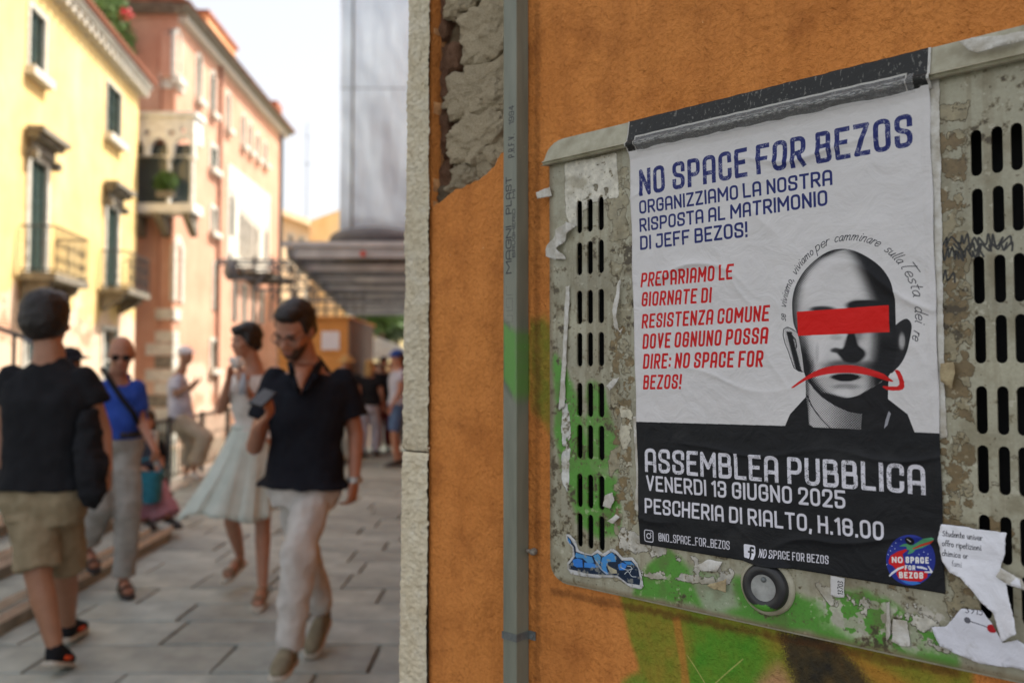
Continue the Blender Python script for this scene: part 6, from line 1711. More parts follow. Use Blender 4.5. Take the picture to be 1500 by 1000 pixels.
class Fig:
    def __init__(s, name, label, ground, H=1.72, group=None, wide=1.0, vox=.011):
        s.k = H / 1.75; s.J = {}; s.vox = vox; s.wide = wide
        s.t = thing(name, label, 'person', T(ground), group)
        s.body = MB()
    def joints(s, Z, **kw):
        """each joint: (px, py, depth offset)"""
        for n, v in kw.items(): s.J[n] = at(v[0], v[1], Z + v[2])
        return s
    def axes(s):
        J = s.J; sh = (J['shR'] + J['shL']) / 2; hp = (J['hpR'] + J['hpL']) / 2
        up = (sh - hp).normalized(); r = (J['shR'] - J['shL']); r = (r - up * r.dot(up)).normalized(); f = up.cross(r).normalized()
        return sh, hp, up, r, f
    def torso(s, mb, grow=0.0, hem=None, top=True, chest=1.0, waist=1.0, hemgrow=0.0):
        k = s.k; J = s.J; sh, hp, up, r, f = s.axes(); L = (sh - hp).length; w = s.wide
        prof = [(0.02, .160 * w, .112), (.18, .158 * w, .112 * waist), (.38, .142 * waist * w, .105 * waist), (.60, .158 * w * chest, .118 * chest), (.80, .176 * w * chest, .115 * chest), (.93, .165 * w, .092), (1.03, .10 * w, .066)]
        if hem is not None:
            d0 = .165 * w + hemgrow; prof = [(hem, d0 + .004, .122 + hemgrow * .8)] + [p for p in prof if p[0] > hem + .03]
        if not top: prof = prof[:5]
        r0 = J['hpR'] - J['hpL']; r0 = (r0 - up * r0.dot(up)); r0 = r0.normalized() if r0.length > .05 else r
        rings = []
        for t, a, b in prof:
            rr = (r0 * (1 - t) + r * t).normalized() if 0 <= t <= 1 else (r if t > 1 else r0); ff = up.cross(rr)
            rings.append(ringpts(hp + up * L * t, rr * (a * k + grow), ff * (b * k + grow), 20, 2.4))
        mb.loft(rings)
    def limb(s, mb, pts, rad, grow=0.0):
        for i in range(len(pts) - 1): mb.cap(pts[i], pts[i + 1], rad[i] + grow, rad[i + 1] + grow)
    def hand(s, mb, wr, d, n, side, curl=.5, k=1.0):
        """palm from the wrist along d, palm faces n, thumb on 'side' (unit vector)"""
        k *= s.k; d = d.normalized(); n = (n - d * n.dot(d)).normalized(); sd = d.cross(n).normalized() * side
        mb.loft([ringpts(wr - d * .01 * k, sd * .026 * k, n * .019 * k, 12), ringpts(wr + d * .035 * k, sd * .040 * k, n * .017 * k, 12), ringpts(wr + d * .085 * k, sd * .042 * k, n * .014 * k, 12), ringpts(wr + d * .098 * k, sd * .036 * k, n * .010 * k, 12)])
        for i, (L, off) in enumerate(((.070, .030), (.080, .010), (.074, -.010), (.058, -.029))):
            p = wr + d * .086 * k + sd * off * k; dd = d.copy(); seg = L * k / 3
            for j in range(3):
                dd = (dd * math.cos(curl * .7) + n * math.sin(curl * .7)).normalized() if True else dd
                q = p + dd * seg; mb.cap(p, q, (.0088 - j * .0008) * k, (.0082 - j * .0008) * k); p = q
                nn = (n - dd * n.dot(dd)); n2 = nn.normalized() if nn.length > .1 else n
                dd = (dd * math.cos(curl * .45) + n2 * math.sin(curl * .45)).normalized()
        p = wr + d * .025 * k + sd * .030 * k; dd = (d * .7 + sd * .65 + n * .35 * (1 + curl)).normalized(); q = p + dd * .035 * k; mb.cap(p, q, .0115 * k, .0100 * k)
        dd = (d * .9 + sd * .15 + n * .45 * (1 + curl)).normalized(); mb.cap(q, q + dd * .032 * k, .0100 * k, .0082 * k)
    def head(s, f, up=V(0, 0, 1), k=1.0, jaw=1.0):
        """f: facing direction; J['head'] is mid skull"""
        k *= s.k; c = s.J['head']; f = f.normalized(); up = (up - f * up.dot(f)).normalized(); r = f.cross(up); s.hf, s.hu, s.hr, s.hk = f, up, r, k
        b = s.body; P = lambda a, d, e: c + r * a * k + f * d * k + up * e * k; s.HP = P
        b.ell(P(0, -.012, .030), r * .076 * k, f * .094 * k, up * .092 * k, 20, 14)
        b.loft([ringpts(P(0, .020, -.002), r * .068 * k, f * .070 * k, 16), ringpts(P(0, .022, -.045), r * .060 * k * jaw, f * .066 * k, 16), ringpts(P(0, .030, -.085), r * .045 * k * jaw, f * .054 * k, 16), ringpts(P(0, .040, -.108), r * .026 * k * jaw, f * .034 * k, 16)])
        b.cap(P(0, .082, .012), P(0, .106, -.030), .010 * k, .0145 * k); b.sph(P(.013, .094, -.034), .010 * k); b.sph(P(-.013, .094, -.034), .010 * k)
        b.ell(P(0, .078, .022), r * .058 * k, f * .014 * k, up * .010 * k); b.ell(P(0, .080, -.060), r * .026 * k, f * .016 * k, up * .0065 * k); b.ell(P(0, .078, -.069), r * .022 * k, f * .016 * k, up * .0065 * k)
        b.ell(P(0, .068, -.100), r * .022 * k, f * .018 * k, up * .014 * k)
        for sg in (-1, 1):
            b.ell(P(.045 * sg, .070, -.022), r * .022 * k, f * .018 * k, up * .020 * k)
            b.ell(P(.078 * sg, -.006, -.008), r * .009 * k, f * .020 * k, up * .031 * k)
        nk = s.J['neck']; b.cap(P(0, -.018, -.055), nk + V(0, 0, .0), .054 * k, .060 * k)
        b.cap(nk, (s.J['shR'] + s.J['shL']) / 2, .064 * k, .08 * k)
    def eyes(s, glasses=None, brow=None, lens=None):
        P = s.HP; k = s.hk
        for sg in (-1, 1):
            e = MB(); e.ell(P(.031 * sg, .080, .000), s.hr * .012 * k, s.hf * .008 * k, s.hu * .0035 * k, 10, 7)
            put('eye', e, LEA, s.t, smooth=True)
        if brow:
            for sg in (-1, 1):
                e = MB(); e.tube([P(.014 * sg, .090, .020), P(.032 * sg, .090, .026), P(.050 * sg, .080, .020)], .0042 * k, 6)
                put('eyebrow', e, brow, s.t, smooth=True)
        e = MB(); e.ell(P(0, .090, -.0645), s.hr * .024 * k, s.hf * .006 * k, s.hu * .005 * k, 10, 6); put('lips', e, skin_mat('lip', (.32, .11, .09, 1)) if 'lip' not in bpy.data.materials else bpy.data.materials['lip'], s.t, smooth=True)
        if glasses:
            e = MB()
            for sg in (-1, 1):
                cc = [P(.032 * sg + .025 * math.cos(t), .099 - .004 * abs(math.cos(t)), .002 + .019 * math.sin(t)) for t in [i * math.pi / 8 for i in range(17)]]
                e.tube(cc, .0016 * k, 5)
                if lens: e.ell(P(.032 * sg, .098, .002), s.hr * .025 * k, s.hf * .003 * k, s.hu * .019 * k, 12, 6)
                e.tube([P(.057 * sg, .096, .006), P(.080 * sg, .02, .006)], .0018 * k, 5)
            e.tube([P(-.008, .100, .006), P(.008, .100, .006)], .0018 * k, 5); put('sunglasses' if lens else 'glasses', e, glasses, s.t)
    def hair(s, mat, kind='short'):
        e = MB(); P = s.HP; k = s.hk; r, f, u = s.hr, s.hf, s.hu
        if kind == 'short':
            e.ell(P(0, -.026, .046), r * .083 * k, f * .094 * k, u * .090 * k, 20, 14)
            e.ell(P(0, .020, .095), r * .062 * k, f * .068 * k, u * .038 * k, 16, 10)
            e.ell(P(0, -.060, -.010), r * .070 * k, f * .052 * k, u * .070 * k, 16, 10)
            for sg in (-1, 1): e.ell(P(.070 * sg, .004, .035), r * .013 * k, f * .030 * k, u * .045 * k)
        if kind == 'full':
            e.ell(P(0, -.026, .050), r * .102 * k, f * .108 * k, u * .098 * k, 20, 14); e.ell(P(0, -.036, .010), r * .104 * k, f * .098 * k, u * .112 * k, 20, 14); e.ell(P(0, .03, .10), r * .075 * k, f * .06 * k, u * .045 * k, 14, 10)
            for sg in (-1, 1): e.ell(P(.078 * sg, -.012, .02), r * .018 * k, f * .045 * k, u * .058 * k)
        if kind == 'bob':
            e.ell(P(0, -.024, .046), r * .092 * k, f * .104 * k, u * .094 * k, 20, 14); e.ell(P(0, -.055, -.02), r * .082 * k, f * .060 * k, u * .060 * k, 16, 10); e.ell(P(0, .052, .082), r * .070 * k, f * .046 * k, u * .036 * k, 14, 10)
            for sg in (-1, 1): e.ell(P(.080 * sg, .010, .01), r * .014 * k, f * .040 * k, u * .055 * k)
        if kind == 'fringe':
            e.ell(P(0, -.034, .020), r * .082 * k, f * .085 * k, u * .070 * k, 18, 12)
        if kind == 'long':
            e.ell(P(0, -.028, .046), r * .090 * k, f * .100 * k, u * .094 * k, 18, 12); e.ell(P(0, -.055, -.07), r * .085 * k, f * .055 * k, u * .13 * k, 16, 10)
        remesh(put('hair', e, mat, s.t), s.vox * .8, 2, .012, .03)
    def shoe(s, an, to, mat, sole=SOLE, k=1.0, sandal=False, trim=None):
        """an: ankle joint, to: toe tip at sole level"""
        k *= s.k; d = (to - an); d.z = 0; d = d.normalized() if d.length > .02 else V(0, -1, 0)
        heel = an - d * .045 * k; zb = to.z; hz = an.z - .085 * k
        a = V(heel.x, heel.y, hz + .02 * k); L = (to - a); up = (V(0, 0, 1) - L.normalized() * L.normalized().z).normalized(); ld = L.normalized(); r = ld.cross(up)
        mb = MB(); Ln = L.length
        prof = [(0, .028, .030, .030), (.15, .036, .042, .040), (.38, .036, .046, .045), (.62, .044, .034, .033), (.85, .042, .024, .024), (1.0, .022, .014, .015)]
        if not sandal:
            mb.loft([ringpts(a + ld * Ln * t + up * z * k, r * w * k, up * h * k, 14, 2.6) for t, w, h, z in prof])
            mb.cap(an, an - V(0, 0, .04) * k, .038 * k, .042 * k)
            remesh(put('shoe', mb, mat, s.t), .009, 2)
        else:
            s.body.loft([ringpts(a + ld * Ln * t + up * (z * .9) * k, r * w * .86 * k, up * h * .8 * k, 12) for t, w, h, z in prof[:-1]])
            for t in (.32, .72):
              st = MB().loft([ringpts(a + ld * Ln * (t + dt) + up * .030 * k, r * .044 * k, up * (.044 if t < .5 else .032) * k, 14, 2.6) for dt in (-.05, .05)], False)
              o = put('sandal_strap', st, mat, s.t, smooth=True); so = o.modifiers.new('solid', 'SOLIDIFY'); so.thickness = .004
        sl = MB(); sl.loft([ringpts(a + ld * Ln * t - up * .004 * k, r * (w + .005) * k, up * .013 * k, 14, 3) for t, w, h, z in [(-.03, .026, 0, 0), (.1, .036, 0, 0), (.4, .036, 0, 0), (.65, .044, 0, 0), (.88, .040, 0, 0), (1.02, .020, 0, 0)]])
        put('sole', sl, sole, s.t, smooth=True)
        if trim is not None:
            tm = MB(); tm.loft([ringpts(a + ld * Ln * t + up * .028 * k, r * (w + .004) * k, up * .016 * k, 14, 2.4) for t, w in ((.35, .037), (.6, .045))], True); put('shoe_trim', tm, trim, s.t, smooth=True)
    def finish(s, skin, fold=False):
        remesh(put('body', s.body, skin, s.t), s.vox, 3)
    def arms(s, r=(.046, .038, .026)):
        k = s.k
        for a in 'RL':
            if 'el' + a in s.J: s.limb(s.body, [s.J['sh' + a], s.J['el' + a]], [r[0] * k, r[1] * k]); s.limb(s.body, [s.J['el' + a], s.J['wr' + a]], [.039 * k * r[1] / .038, r[2] * k])
    def legs(s, r=(.082, .056, .036)):
        k = s.k
        for a in 'RL':
            hp, kn, an = s.J['hp' + a], s.J['kn' + a], s.J['an' + a]
            s.limb(s.body, [hp, kn], [r[0] * k, r[1] * k]); m_ = kn.lerp(an, .3); f = V(0, .012, 0)
            s.body.cap(kn, m_, r[1] * .95 * k, .054 * k * r[1] / .056); s.body.cap(m_, an, .054 * k * r[1] / .056, r[2] * k)
    def sleeve(s, mb, a, frac, r0=.066, r1=.066):
        k = s.k; sh, el = s.J['sh' + a], s.J['el' + a]; e = sh.lerp(el, frac)
        mb.sph(sh - V(0, 0, .008), r0 * k * .84); mb.cyl(sh, e, r0 * k * .84, r1 * k * 1.03, 16)
    def pant(s, mb, a, end=1.0, r=(.098, .078, .062), flare=0):
        k = s.k; hp, kn, an = s.J['hp' + a], s.J['kn' + a], s.J['an' + a]
        if end <= 1.0 and end > .5:
            mb.cap(hp, kn, r[0] * k, r[1] * k); e = kn.lerp(an, (end - .5) * 2); mb.cyl(kn, e, r[1] * k, (r[2] + flare) * k, 16)
        else:
            e = hp.lerp(kn, end * 2); mb.sph(hp, r[0] * k); mb.cyl(hp, e, r[0] * k, (r[1] + flare) * k, 18)
    def pelvis(s, mb, grow=.012, z0=-.16, z1=.12):
        sh, hp, up, r, f = s.axes(); k = s.k; r0 = (s.J['hpR'] - s.J['hpL']); r0 = (r0 - up * r0.dot(up)); r0 = r0.normalized() if r0.length > .05 else r; ff = up.cross(r0)
        mb.loft([ringpts(hp + up * z * k, r0 * (a * s.wide * k + grow), ff * (b * k + grow), 20, 2.4) for z, a, b in ((z0 + .03, .135, .10), (-.06, .160, .118), (.03, .158, .112), (z1, .146, .104))])

# ---------------------------------------------------------------- man with the phone
m1 = Fig('person', 'man in a black short-sleeved shirt and pale trousers walking and looking down at his phone', gnd(440, 990), 1.76, vox=.0095)
m1.joints(4.0, head=(432, 484, -.05), neck=(447, 532, .03), shL=(404, 550, .02), shR=(502, 551, .06), hpL=(428, 700, .06), hpR=(466, 702, .03),
          elL=(373, 654, .0), wrL=(379, 624, -.22), elR=(521, 636, .10), wrR=(519, 702, .02), knL=(444, 806, .18), anL=(474, 893, .42), knR=(437, 806, -.16), anR=(424, 948, -.16))
m1.head(V(-.36, -1, -.62), V(0, -.4, 1), 1.10); m1.wide = 1.06; m1.torso(m1.body); m1.arms((.048, .040, .028)); m1.legs()
wd = (at(397, 603, 3.72) - m1.J['wrL']); m1.hand(m1.body, m1.J['wrL'], wd + V(.02, 0, .02), V(-.25, -.3, .9), -1, .55, 1.02)
m1.hand(m1.body, m1.J['wrR'], V(-.10, -.02, -1), V(-.8, .3, .2), 1, .75, 1.02)
m1.finish(SK3)
sh = MB(); m1.torso(sh, .018, hem=-.07, hemgrow=.034); m1.sleeve(sh, 'L', .62, .068, .076); m1.sleeve(sh, 'R', .70, .068, .078); sh.cyl(m1.J['neck'] + V(0, .03, .03), (m1.J['shL'] + m1.J['shR']) / 2 + V(0, .02, 0), .062, .10, 14)
remesh(put('shirt', sh, NAVYB, m1.t), .010, 2, .028, .11)
# open V neck: skin wedge and collar
c0 = at(445, 545, 3.87); wd_ = MB(); wd_.add([at(418, 541, 3.90), at(441, 578, 3.852), at(462, 541, 3.90), at(444, 545, 3.93)], [(0, 1, 2), (0, 2, 3)])
o = put('open_neck', MB().loft([[at(424, 534, 3.935), at(436, 536, 3.885), at(448, 537, 3.885), at(464, 534, 3.95)], [at(428, 548, 3.87), at(436, 550, 3.835), at(446, 550, 3.835), at(456, 548, 3.88)], [at(437, 566, 3.845), at(439, 567, 3.83), at(443, 567, 3.83), at(446, 566, 3.845)], [at(441, 576, 3.845), at(441.3, 576, 3.843), at(441.6, 576, 3.843), at(442, 576, 3.845)]], False), SK3, m1.t, smooth=True)
o.modifiers.new('solid', 'SOLIDIFY').thickness = .006
for cpts in ([[at(420, 530, 3.95), at(428, 528, 3.93), at(424, 540, 3.90)], [at(424, 552, 3.855), at(434, 548, 3.85), at(430, 560, 3.83)], [at(434, 574, 3.835), at(441, 570, 3.83), at(440, 580, 3.825)]], [[at(466, 528, 3.96), at(474, 530, 3.98), at(470, 542, 3.92)], [at(452, 550, 3.86), at(463, 554, 3.87), at(456, 562, 3.84)], [at(442, 572, 3.83), at(449, 576, 3.835), at(442, 582, 3.825)]]):
    o = put('collar', MB().loft(cpts), NAVYB, m1.t, smooth=True)
pn = MB(); m1.pelvis(pn, .010, z1=.04); m1.pant(pn, 'R', 1.0, (.088, .082, .066)); m1.pant(pn, 'L', .97, (.086, .080, .064))
remesh(put('trousers', pn, LIN, m1.t), .011, 2, .034, .10)
m1.eyes(glasses=LEA, brow=HBLK); m1.hair(HBLK, 'short')
bd = MB(); P = m1.HP; k = m1.hk
bd.loft([ringpts(P(0, .024, -.040), m1.hr * .0635 * k, m1.hf * .0655 * k, 16), ringpts(P(0, .030, -.082), m1.hr * .049 * k, m1.hf * .058 * k, 16), ringpts(P(0, .040, -.112), m1.hr * .030 * k, m1.hf * .039 * k, 16)])
remesh(put('beard', bd, M('short_beard', (.085, .052, .036, 1), (.045, .028, .02, 1), 90, .8, .5, .002, 200), m1.t), .009, 2)
m1.shoe(m1.J['anR'], at(404, 994, 3.62), OLV, SOLE); m1.shoe(m1.J['anL'], V(at(455, 938, 4.22).x, 4.20, .02), OLV, SOLE)
ws = m1.J['wrR']; put('wristwatch', MB().cyl(ws + V(0, 0, -.012), ws + V(0, 0, .014), .033, .033, 16).cyl(ws + V(.026, -.022, 0), ws + V(.032, -.030, 0), .017, .017, 14), SIL, m1.t)
ph_c = at(385, 583, 3.69); phn = thing('mobile_phone', 'black phone held up in the hand of the man in the black shirt', 'phone', T(ph_c))
d1 = V(.25, .80, .42).normalized(); d2 = V(.9, -.25, -.3); d2 = (d2 - d1 * d2.dot(d1)).normalized(); d3 = d1.cross(d2)
def obox(c, a, b, c_): return MB().add([c + a * i + b * j + c_ * k for k in (-1, 1) for j in (-1, 1) for i in (-1, 1)], [(0, 2, 3, 1), (4, 5, 7, 6), (0, 1, 5, 4), (1, 3, 7, 5), (3, 2, 6, 7), (2, 0, 4, 6)])
bevel(put('case', obox(ph_c, d1 * .066, d2 * .034, d3 * .005), DGL, phn), .003); put('screen', obox(ph_c - d3 * .0055, d1 * .064, d2 * .031, d3 * .0006), M('phone_glass', (.03, .032, .036, 1), (.02, .022, .026, 1), 10, .2, 0), phn)

# ---------------------------------------------------------------- man seen from behind
m2 = Fig('person', 'man seen from behind in a black t-shirt and khaki cargo shorts', gnd(90, 965), 1.75, vox=.0095)
m2.joints(4.1, head=(70, 470, .02), neck=(72, 512, 0), shR=(20, 550, .0), shL=(124, 552, .0), hpR=(48, 715, 0), hpL=(86, 715, 0), elR=(4, 634, .04), wrR=(-2, 690, -.02), elL=(150, 632, .04), wrL=(156, 690, -.06),
          knR=(56, 842, -.10), anR=(80, 945, -.12), knL=(95, 838, .16), anL=(99, 914, .32))
# seen from behind: his right hand side is on the left of the picture
m2.J['shR'], m2.J['shL'] = m2.J['shL'], m2.J['shR']; m2.J['hpR'], m2.J['hpL'] = m2.J['hpL'], m2.J['hpR']; m2.J['elR'], m2.J['elL'] = m2.J['elL'], m2.J['elR']; m2.J['wrR'], m2.J['wrL'] = m2.J['wrL'], m2.J['wrR']
m2.J['knR'], m2.J['knL'] = m2.J['knL'], m2.J['knR']; m2.J['anR'], m2.J['anL'] = m2.J['anL'], m2.J['anR']
m2.wide = 1.12
m2.head(V(.05, 1, -.05), k=1.10); m2.torso(m2.body); m2.arms((.050, .044, .030)); m2.legs((.088, .062, .038))
m2.hand(m2.body, m2.J['wrR'], V(.0, -.05, -1), V(-.9, .2, 0), -1, .9); m2.hand(m2.body, m2.J['wrL'], V(0, -.05, -1), V(.9, .2, 0), 1, .6)
m2.finish(SK2); m2.hair(HBLK, 'full')
sh = MB(); m2.torso(sh, .022, hem=.0, hemgrow=.03, waist=1.12, chest=1.04); m2.sleeve(sh, 'R', .50, .074, .078); m2.sleeve(sh, 'L', .50, .074, .078)
sh.loft([ringpts(m2.J['neck'] + V(0, .01, -.035), V(.066, 0, 0), V(0, .064, 0), 14), ringpts((m2.J['shL'] + m2.J['shR']) / 2 + V(0, 0, .02), V(.15, 0, 0), V(0, .09, 0), 14)])
remesh(put('t_shirt', sh, BLK, m2.t), .011, 2, .030, .13)
pn = MB(); m2.pelvis(pn, .026, z0=-.2); m2.pant(pn, 'R', .47, (.108, .098, 0), .004); m2.pant(pn, 'L', .47, (.108, .100, 0), .006)
remesh(put('cargo_shorts', pn, KHA, m2.t), .010, 2, .030, .10)
pk_ = at(34, 782, 4.02); remesh(put('cargo_pocket', MB().ell(pk_, (.055, 0, 0), (0, .06, 0), (0, 0, .085), 12, 10).box(pk_.x - .058, pk_.x + .058, pk_.y - .065, pk_.y + .05, pk_.z + .06, pk_.z + .10), KHA, m2.t), .008, 1)
m2.shoe(m2.J['anL'], at(76, 986, 3.97) + V(.01, .14, -.005), BLK, SOLE, trim=ORG); m2.shoe(m2.J['anR'], V(at(100, 930, 4.5).x, 4.66, .02), BLK, SOLE, trim=ORG)
ws = m2.J['wrL']; put('wristwatch', MB().cyl(ws + V(0, 0, -.01), ws + V(0, 0, .014), .034, .034, 14), LEA, m2.t)
jk = thing('jacket', 'black jacket hanging folded over the right hand of the man seen from behind', 'jacket', T(at(138, 680, 4.0)))
jb = MB(); jb.loft([ringpts(at(131, 600, 4.04), V(.03, 0, 0), V(0, .05, 0), 14), ringpts(at(130, 640, 4.03), V(.055, 0, 0), V(0, .07, 0), 14), ringpts(at(133, 690, 4.0), V(.075, 0, 0), V(0, .08, 0), 14), ringpts(at(138, 722, 3.98), V(.065, 0, 0), V(0, .06, 0), 14), ringpts(at(130, 745, 3.98), V(.025, 0, 0), V(0, .03, 0), 14)])
remesh(put('cloth', jb, BLK, jk), .010, 2, .045, .07)

# ---------------------------------------------------------------- older man in blue
m3 = Fig('person', 'older bald man in sunglasses, blue polo shirt and grey trousers', gnd(180, 868), 1.68, vox=.011)
m3.joints(5.45, head=(178, 519, -.08), neck=(172, 550, 0), shR=(200, 566, -.02), shL=(150, 566, .02), hpR=(184, 640, .02), hpL=(158, 640, .02), elR=(204, 612, .0), wrR=(222, 648, -.14), elL=(150, 612, .08), wrL=(152, 648, .02),
          knR=(188, 745, -.05), anR=(181, 848, 0), knL=(150, 742, -.10), anL=(128, 800, .10))
m3.head(V(.42, -1, -.30), V(.05, -.1, 1)); m3.torso(m3.body, waist=1.15); m3.arms(); m3.legs()
m3.hand(m3.body, m3.J['wrR'], V(.5, -.4, -.6), V(-.6, 0, -.5), 1, .8); m3.hand(m3.body, m3.J['wrL'], V(0, -.1, -1), V(.9, 0, 0), 1, .6)
m3.shoe(m3.J['anR'], V(at(190, 868, 5.3).x, 5.30, .015), LEA, LEA, sandal=True); m3.shoe(m3.J['anL'], V(at(128, 818, 5.42).x + .06, 5.42, .145), LEA, LEA, sandal=True)
m3.finish(SK3); m3.eyes(glasses=DGL, lens=True)
hh = MB(); P = m3.HP; k = m3.hk; hh.ell(P(0, -.034, .006), m3.hr * .079 * k, m3.hf * .076 * k, m3.hu * .058 * k, 18, 12); remesh(put('hair', hh, HGRY, m3.t), .009, 2)
sh = MB(); m3.torso(sh, .018, hem=.02, waist=1.22, hemgrow=.01); m3.sleeve(sh, 'R', .75, .066, .074); m3.sleeve(sh, 'L', .75, .066, .074); sh.cyl(m3.J['neck'] + V(0, .02, .015), m3.J['neck'] + V(0, .02, -.06), .066, .09, 14)
remesh(put('polo_shirt', sh, BLU, m3.t), .011, 2, .028, .11)
pn = MB(); m3.pelvis(pn, .020); m3.pant(pn, 'R', .97, (.100, .084, .070), .004); m3.pant(pn, 'L', .92, (.100, .084, .070), .006); remesh(put('trousers', pn, GRT, m3.t), .012, 2, .035, .11)
sh_, hp_, up_, r_, f_ = m3.axes(); be = MB(); be.loft([ringpts(hp_ + up_ * (.02 + z), r_ * .182, f_ * .142, 20, 2.4) for z in (.0, .035)], False); o = put('belt', be, LEA, m3.t, smooth=True); o.modifiers.new('solid', 'SOLIDIFY').thickness = .006
st = MB(); st.tube([at(150, 540, 5.5), at(158, 552, 5.31), at(176, 580, 5.27), at(195, 604, 5.30), at(203, 622, 5.42)], .018, 8); remesh(put('shoulder_strap', st, BLK, m3.t), .008, 1)

# ---------------------------------------------------------------- woman in a pale skirt
w1 = Fig('person', 'dark-haired woman in cream top and floating pale mint skirt eating as she walks', gnd(380, 880), 1.70, vox=.011)
w1.joints(5.3, head=(360, 500, -.03), neck=(372, 537, .02), shL=(350, 553, .0), shR=(394, 552, .04), hpL=(360, 652, .02), hpR=(384, 652, .02), elL=(323, 600, -.02), wrL=(335, 556, -.18), elR=(383, 606, -.06), wrR=(359, 566, -.22),
          knL=(340, 765, .05), anL=(353, 808, .42), knR=(385, 765, -.02), anR=(385, 856, -.06))
w1.J['anL'] = at(352, 812, 5.62)
w1.wide = .86
w1.head(V(-.85, -1, -.12), V(.05, 0, 1), .95, .88); w1.torso(w1.body, chest=.95, waist=.86); w1.arms((.038, .033, .023)); w1.legs((.080, .052, .032))
w1.hand(w1.body, w1.J['wrL'], V(.15, -.1, 1), V(.9, -.1, -.1), 1, 1.0, .92); w1.hand(w1.body, w1.J['wrR'], V(-.3, -.2, .9), V(-.2, .9, .1), -1, .9, .92)
w1.shoe(w1.J['anR'], V(at(374, 884, 5.0).x, 5.02, .012), SAND, SOLE, .95, sandal=True); w1.shoe(w1.J['anL'], at(328, 852, 5.44), SAND, SOLE, .95, sandal=True)
w1.finish(SK1); w1.eyes(brow=HBLK); w1.hair(HBLK, 'bob')
sh = MB(); w1.torso(sh, .012, hem=.10, chest=.98, waist=.90); w1.sleeve(sh, 'L', .18, .052, .054); w1.sleeve(sh, 'R', .18, .052, .054); remesh(put('top', sh, CRM, w1.t), .010, 2, .022, .09)
_, hp_, up_, r_, f_ = w1.axes(); hp_ = hp_ + V(0, 0, .06)
rings = []
wc = at(368, 626, 5.31); hc = at(343, 752, 5.22); nseg = 96
for j in range(16):
    t = j / 15; c = wc.lerp(hc, t) + V(0, 0, 0); a = .118 + (.250 - .118) * t ** .95; b_ = .095 + (.22 - .095) * t; ring = []
    for i in range(nseg):
        th = 2 * math.pi * i / nseg; fl = 1 + .075 * t * math.cos(th * 13 + 1.3 * math.sin(th * 3)) + .03 * t * math.cos(th * 29)
        zz = c.z - .04 * t * math.cos(th) * 0 + .03 * t * math.sin(th * 3 + 1)
        ring.append(V(c.x + math.cos(th) * a * fl - (.07 * t * t if math.cos(th) < 0 else 0), c.y + math.sin(th) * b_ * fl, zz))
    rings.append(ring)
o = put('skirt', MB().loft(rings, False), MNT, w1.t, smooth=True); o.modifiers.new('solid', 'SOLIDIFY').thickness = .004
put('waistband', MB().loft([ringpts(wc + V(0, 0, z), V(.122, 0, 0), V(0, .10, 0), 20) for z in (-.012, .018)]), MNT, w1.t, smooth=True)
nap = thing('paper_napkin', 'crumpled white paper napkin held at the mouth of the woman in the pale skirt', 'napkin', T(at(346, 530, 5.06)))
bmn = MB().ell(at(347, 531, 5.06), (.045, 0, .01), (0, .03, 0), (-.01, 0, .035), 16, 12); remesh(put('paper', bmn, CRM, nap), .006, 0, .05, .03)
sm = thing('drink_can', 'small grey drink bottle in the second hand of the woman in the pale skirt', 'bottle', T(at(357, 562, 5.0)))
q = at(357, 566, 5.02); put('flask', MB().loft([ringpts(q + V(0, 0, z), V(r, 0, 0), V(0, r, 0), 14) for z, r in ((-.05, .026), (.03, .027), (.055, .014), (.08, .012))]), M('grey_plastic', srgb(170, 176, 184), None, 5, .3, 0), sm, smooth=True)

# ---------------------------------------------------------------- man leaning on the railing
m4 = Fig('person', 'man in white cap and grey t-shirt sitting on the canal railing', gnd(275, 705), 1.74, vox=.016)
m4.joints(11.0, head=(272, 521, 0), neck=(267, 541, 0), shL=(262, 553, -.20), shR=(258, 552, .18), hpL=(268, 618, -.12), hpR=(264, 618, .12), elL=(256, 578, -.25), wrL=(280, 565, -.28), elR=(268, 580, .22), wrR=(287, 562, .10),
          knL=(301, 640, -.16), anL=(283, 692, -.15), knR=(280, 650, .12), anR=(272, 694, .15))
m4.J['shR'], m4.J['shL'] = m4.J['shL'].copy(), m4.J['shR'].copy(); m4.J['hpR'], m4.J['hpL'] = m4.J['hpL'].copy(), m4.J['hpR'].copy(); m4.J['elR'], m4.J['elL'] = m4.J['elL'], m4.J['elR']; m4.J['wrR'], m4.J['wrL'] = m4.J['wrL'], m4.J['wrR']; m4.J['knR'], m4.J['knL'] = m4.J['knL'], m4.J['knR']; m4.J['anR'], m4.J['anL'] = m4.J['anL'], m4.J['anR']
m4.head(V(1, -.25, -.05)); m4.torso(m4.body, waist=1.15); m4.arms(); m4.legs(); m4.hand(m4.body, m4.J['wrR'], V(.6, 0, .6), V(-.4, 0, .7), 1, .8); m4.hand(m4.body, m4.J['wrL'], V(.6, 0, .5), V(-.4, 0, .7), -1, .8)
m4.finish(SK2)
sh = MB(); m4.torso(sh, .02, hem=.0, waist=1.25, hemgrow=.02); m4.sleeve(sh, 'R', .7, .068, .078); m4.sleeve(sh, 'L', .7, .068, .078); remesh(put('t_shirt', sh, LGR, m4.t), .016, 2, .03, .12)
pn = MB(); m4.pelvis(pn, .03); m4.pant(pn, 'R', .86, (.115, .105, .09), .015); m4.pant(pn, 'L', .86, (.115, .105, .09), .015); remesh(put('trousers', pn, STN, m4.t), .016, 2, .03, .12)
P = m4.HP; cp = MB().ell(P(0, -.012, .062), m4.hr * .090, m4.hf * .106, m4.hu * .072, 18, 12).ell(P(0, .10, .055), m4.hr * .06, m4.hf * .06, m4.hu * .008, 12, 8); remesh(put('cap', cp, WHT, m4.t), .010, 1)
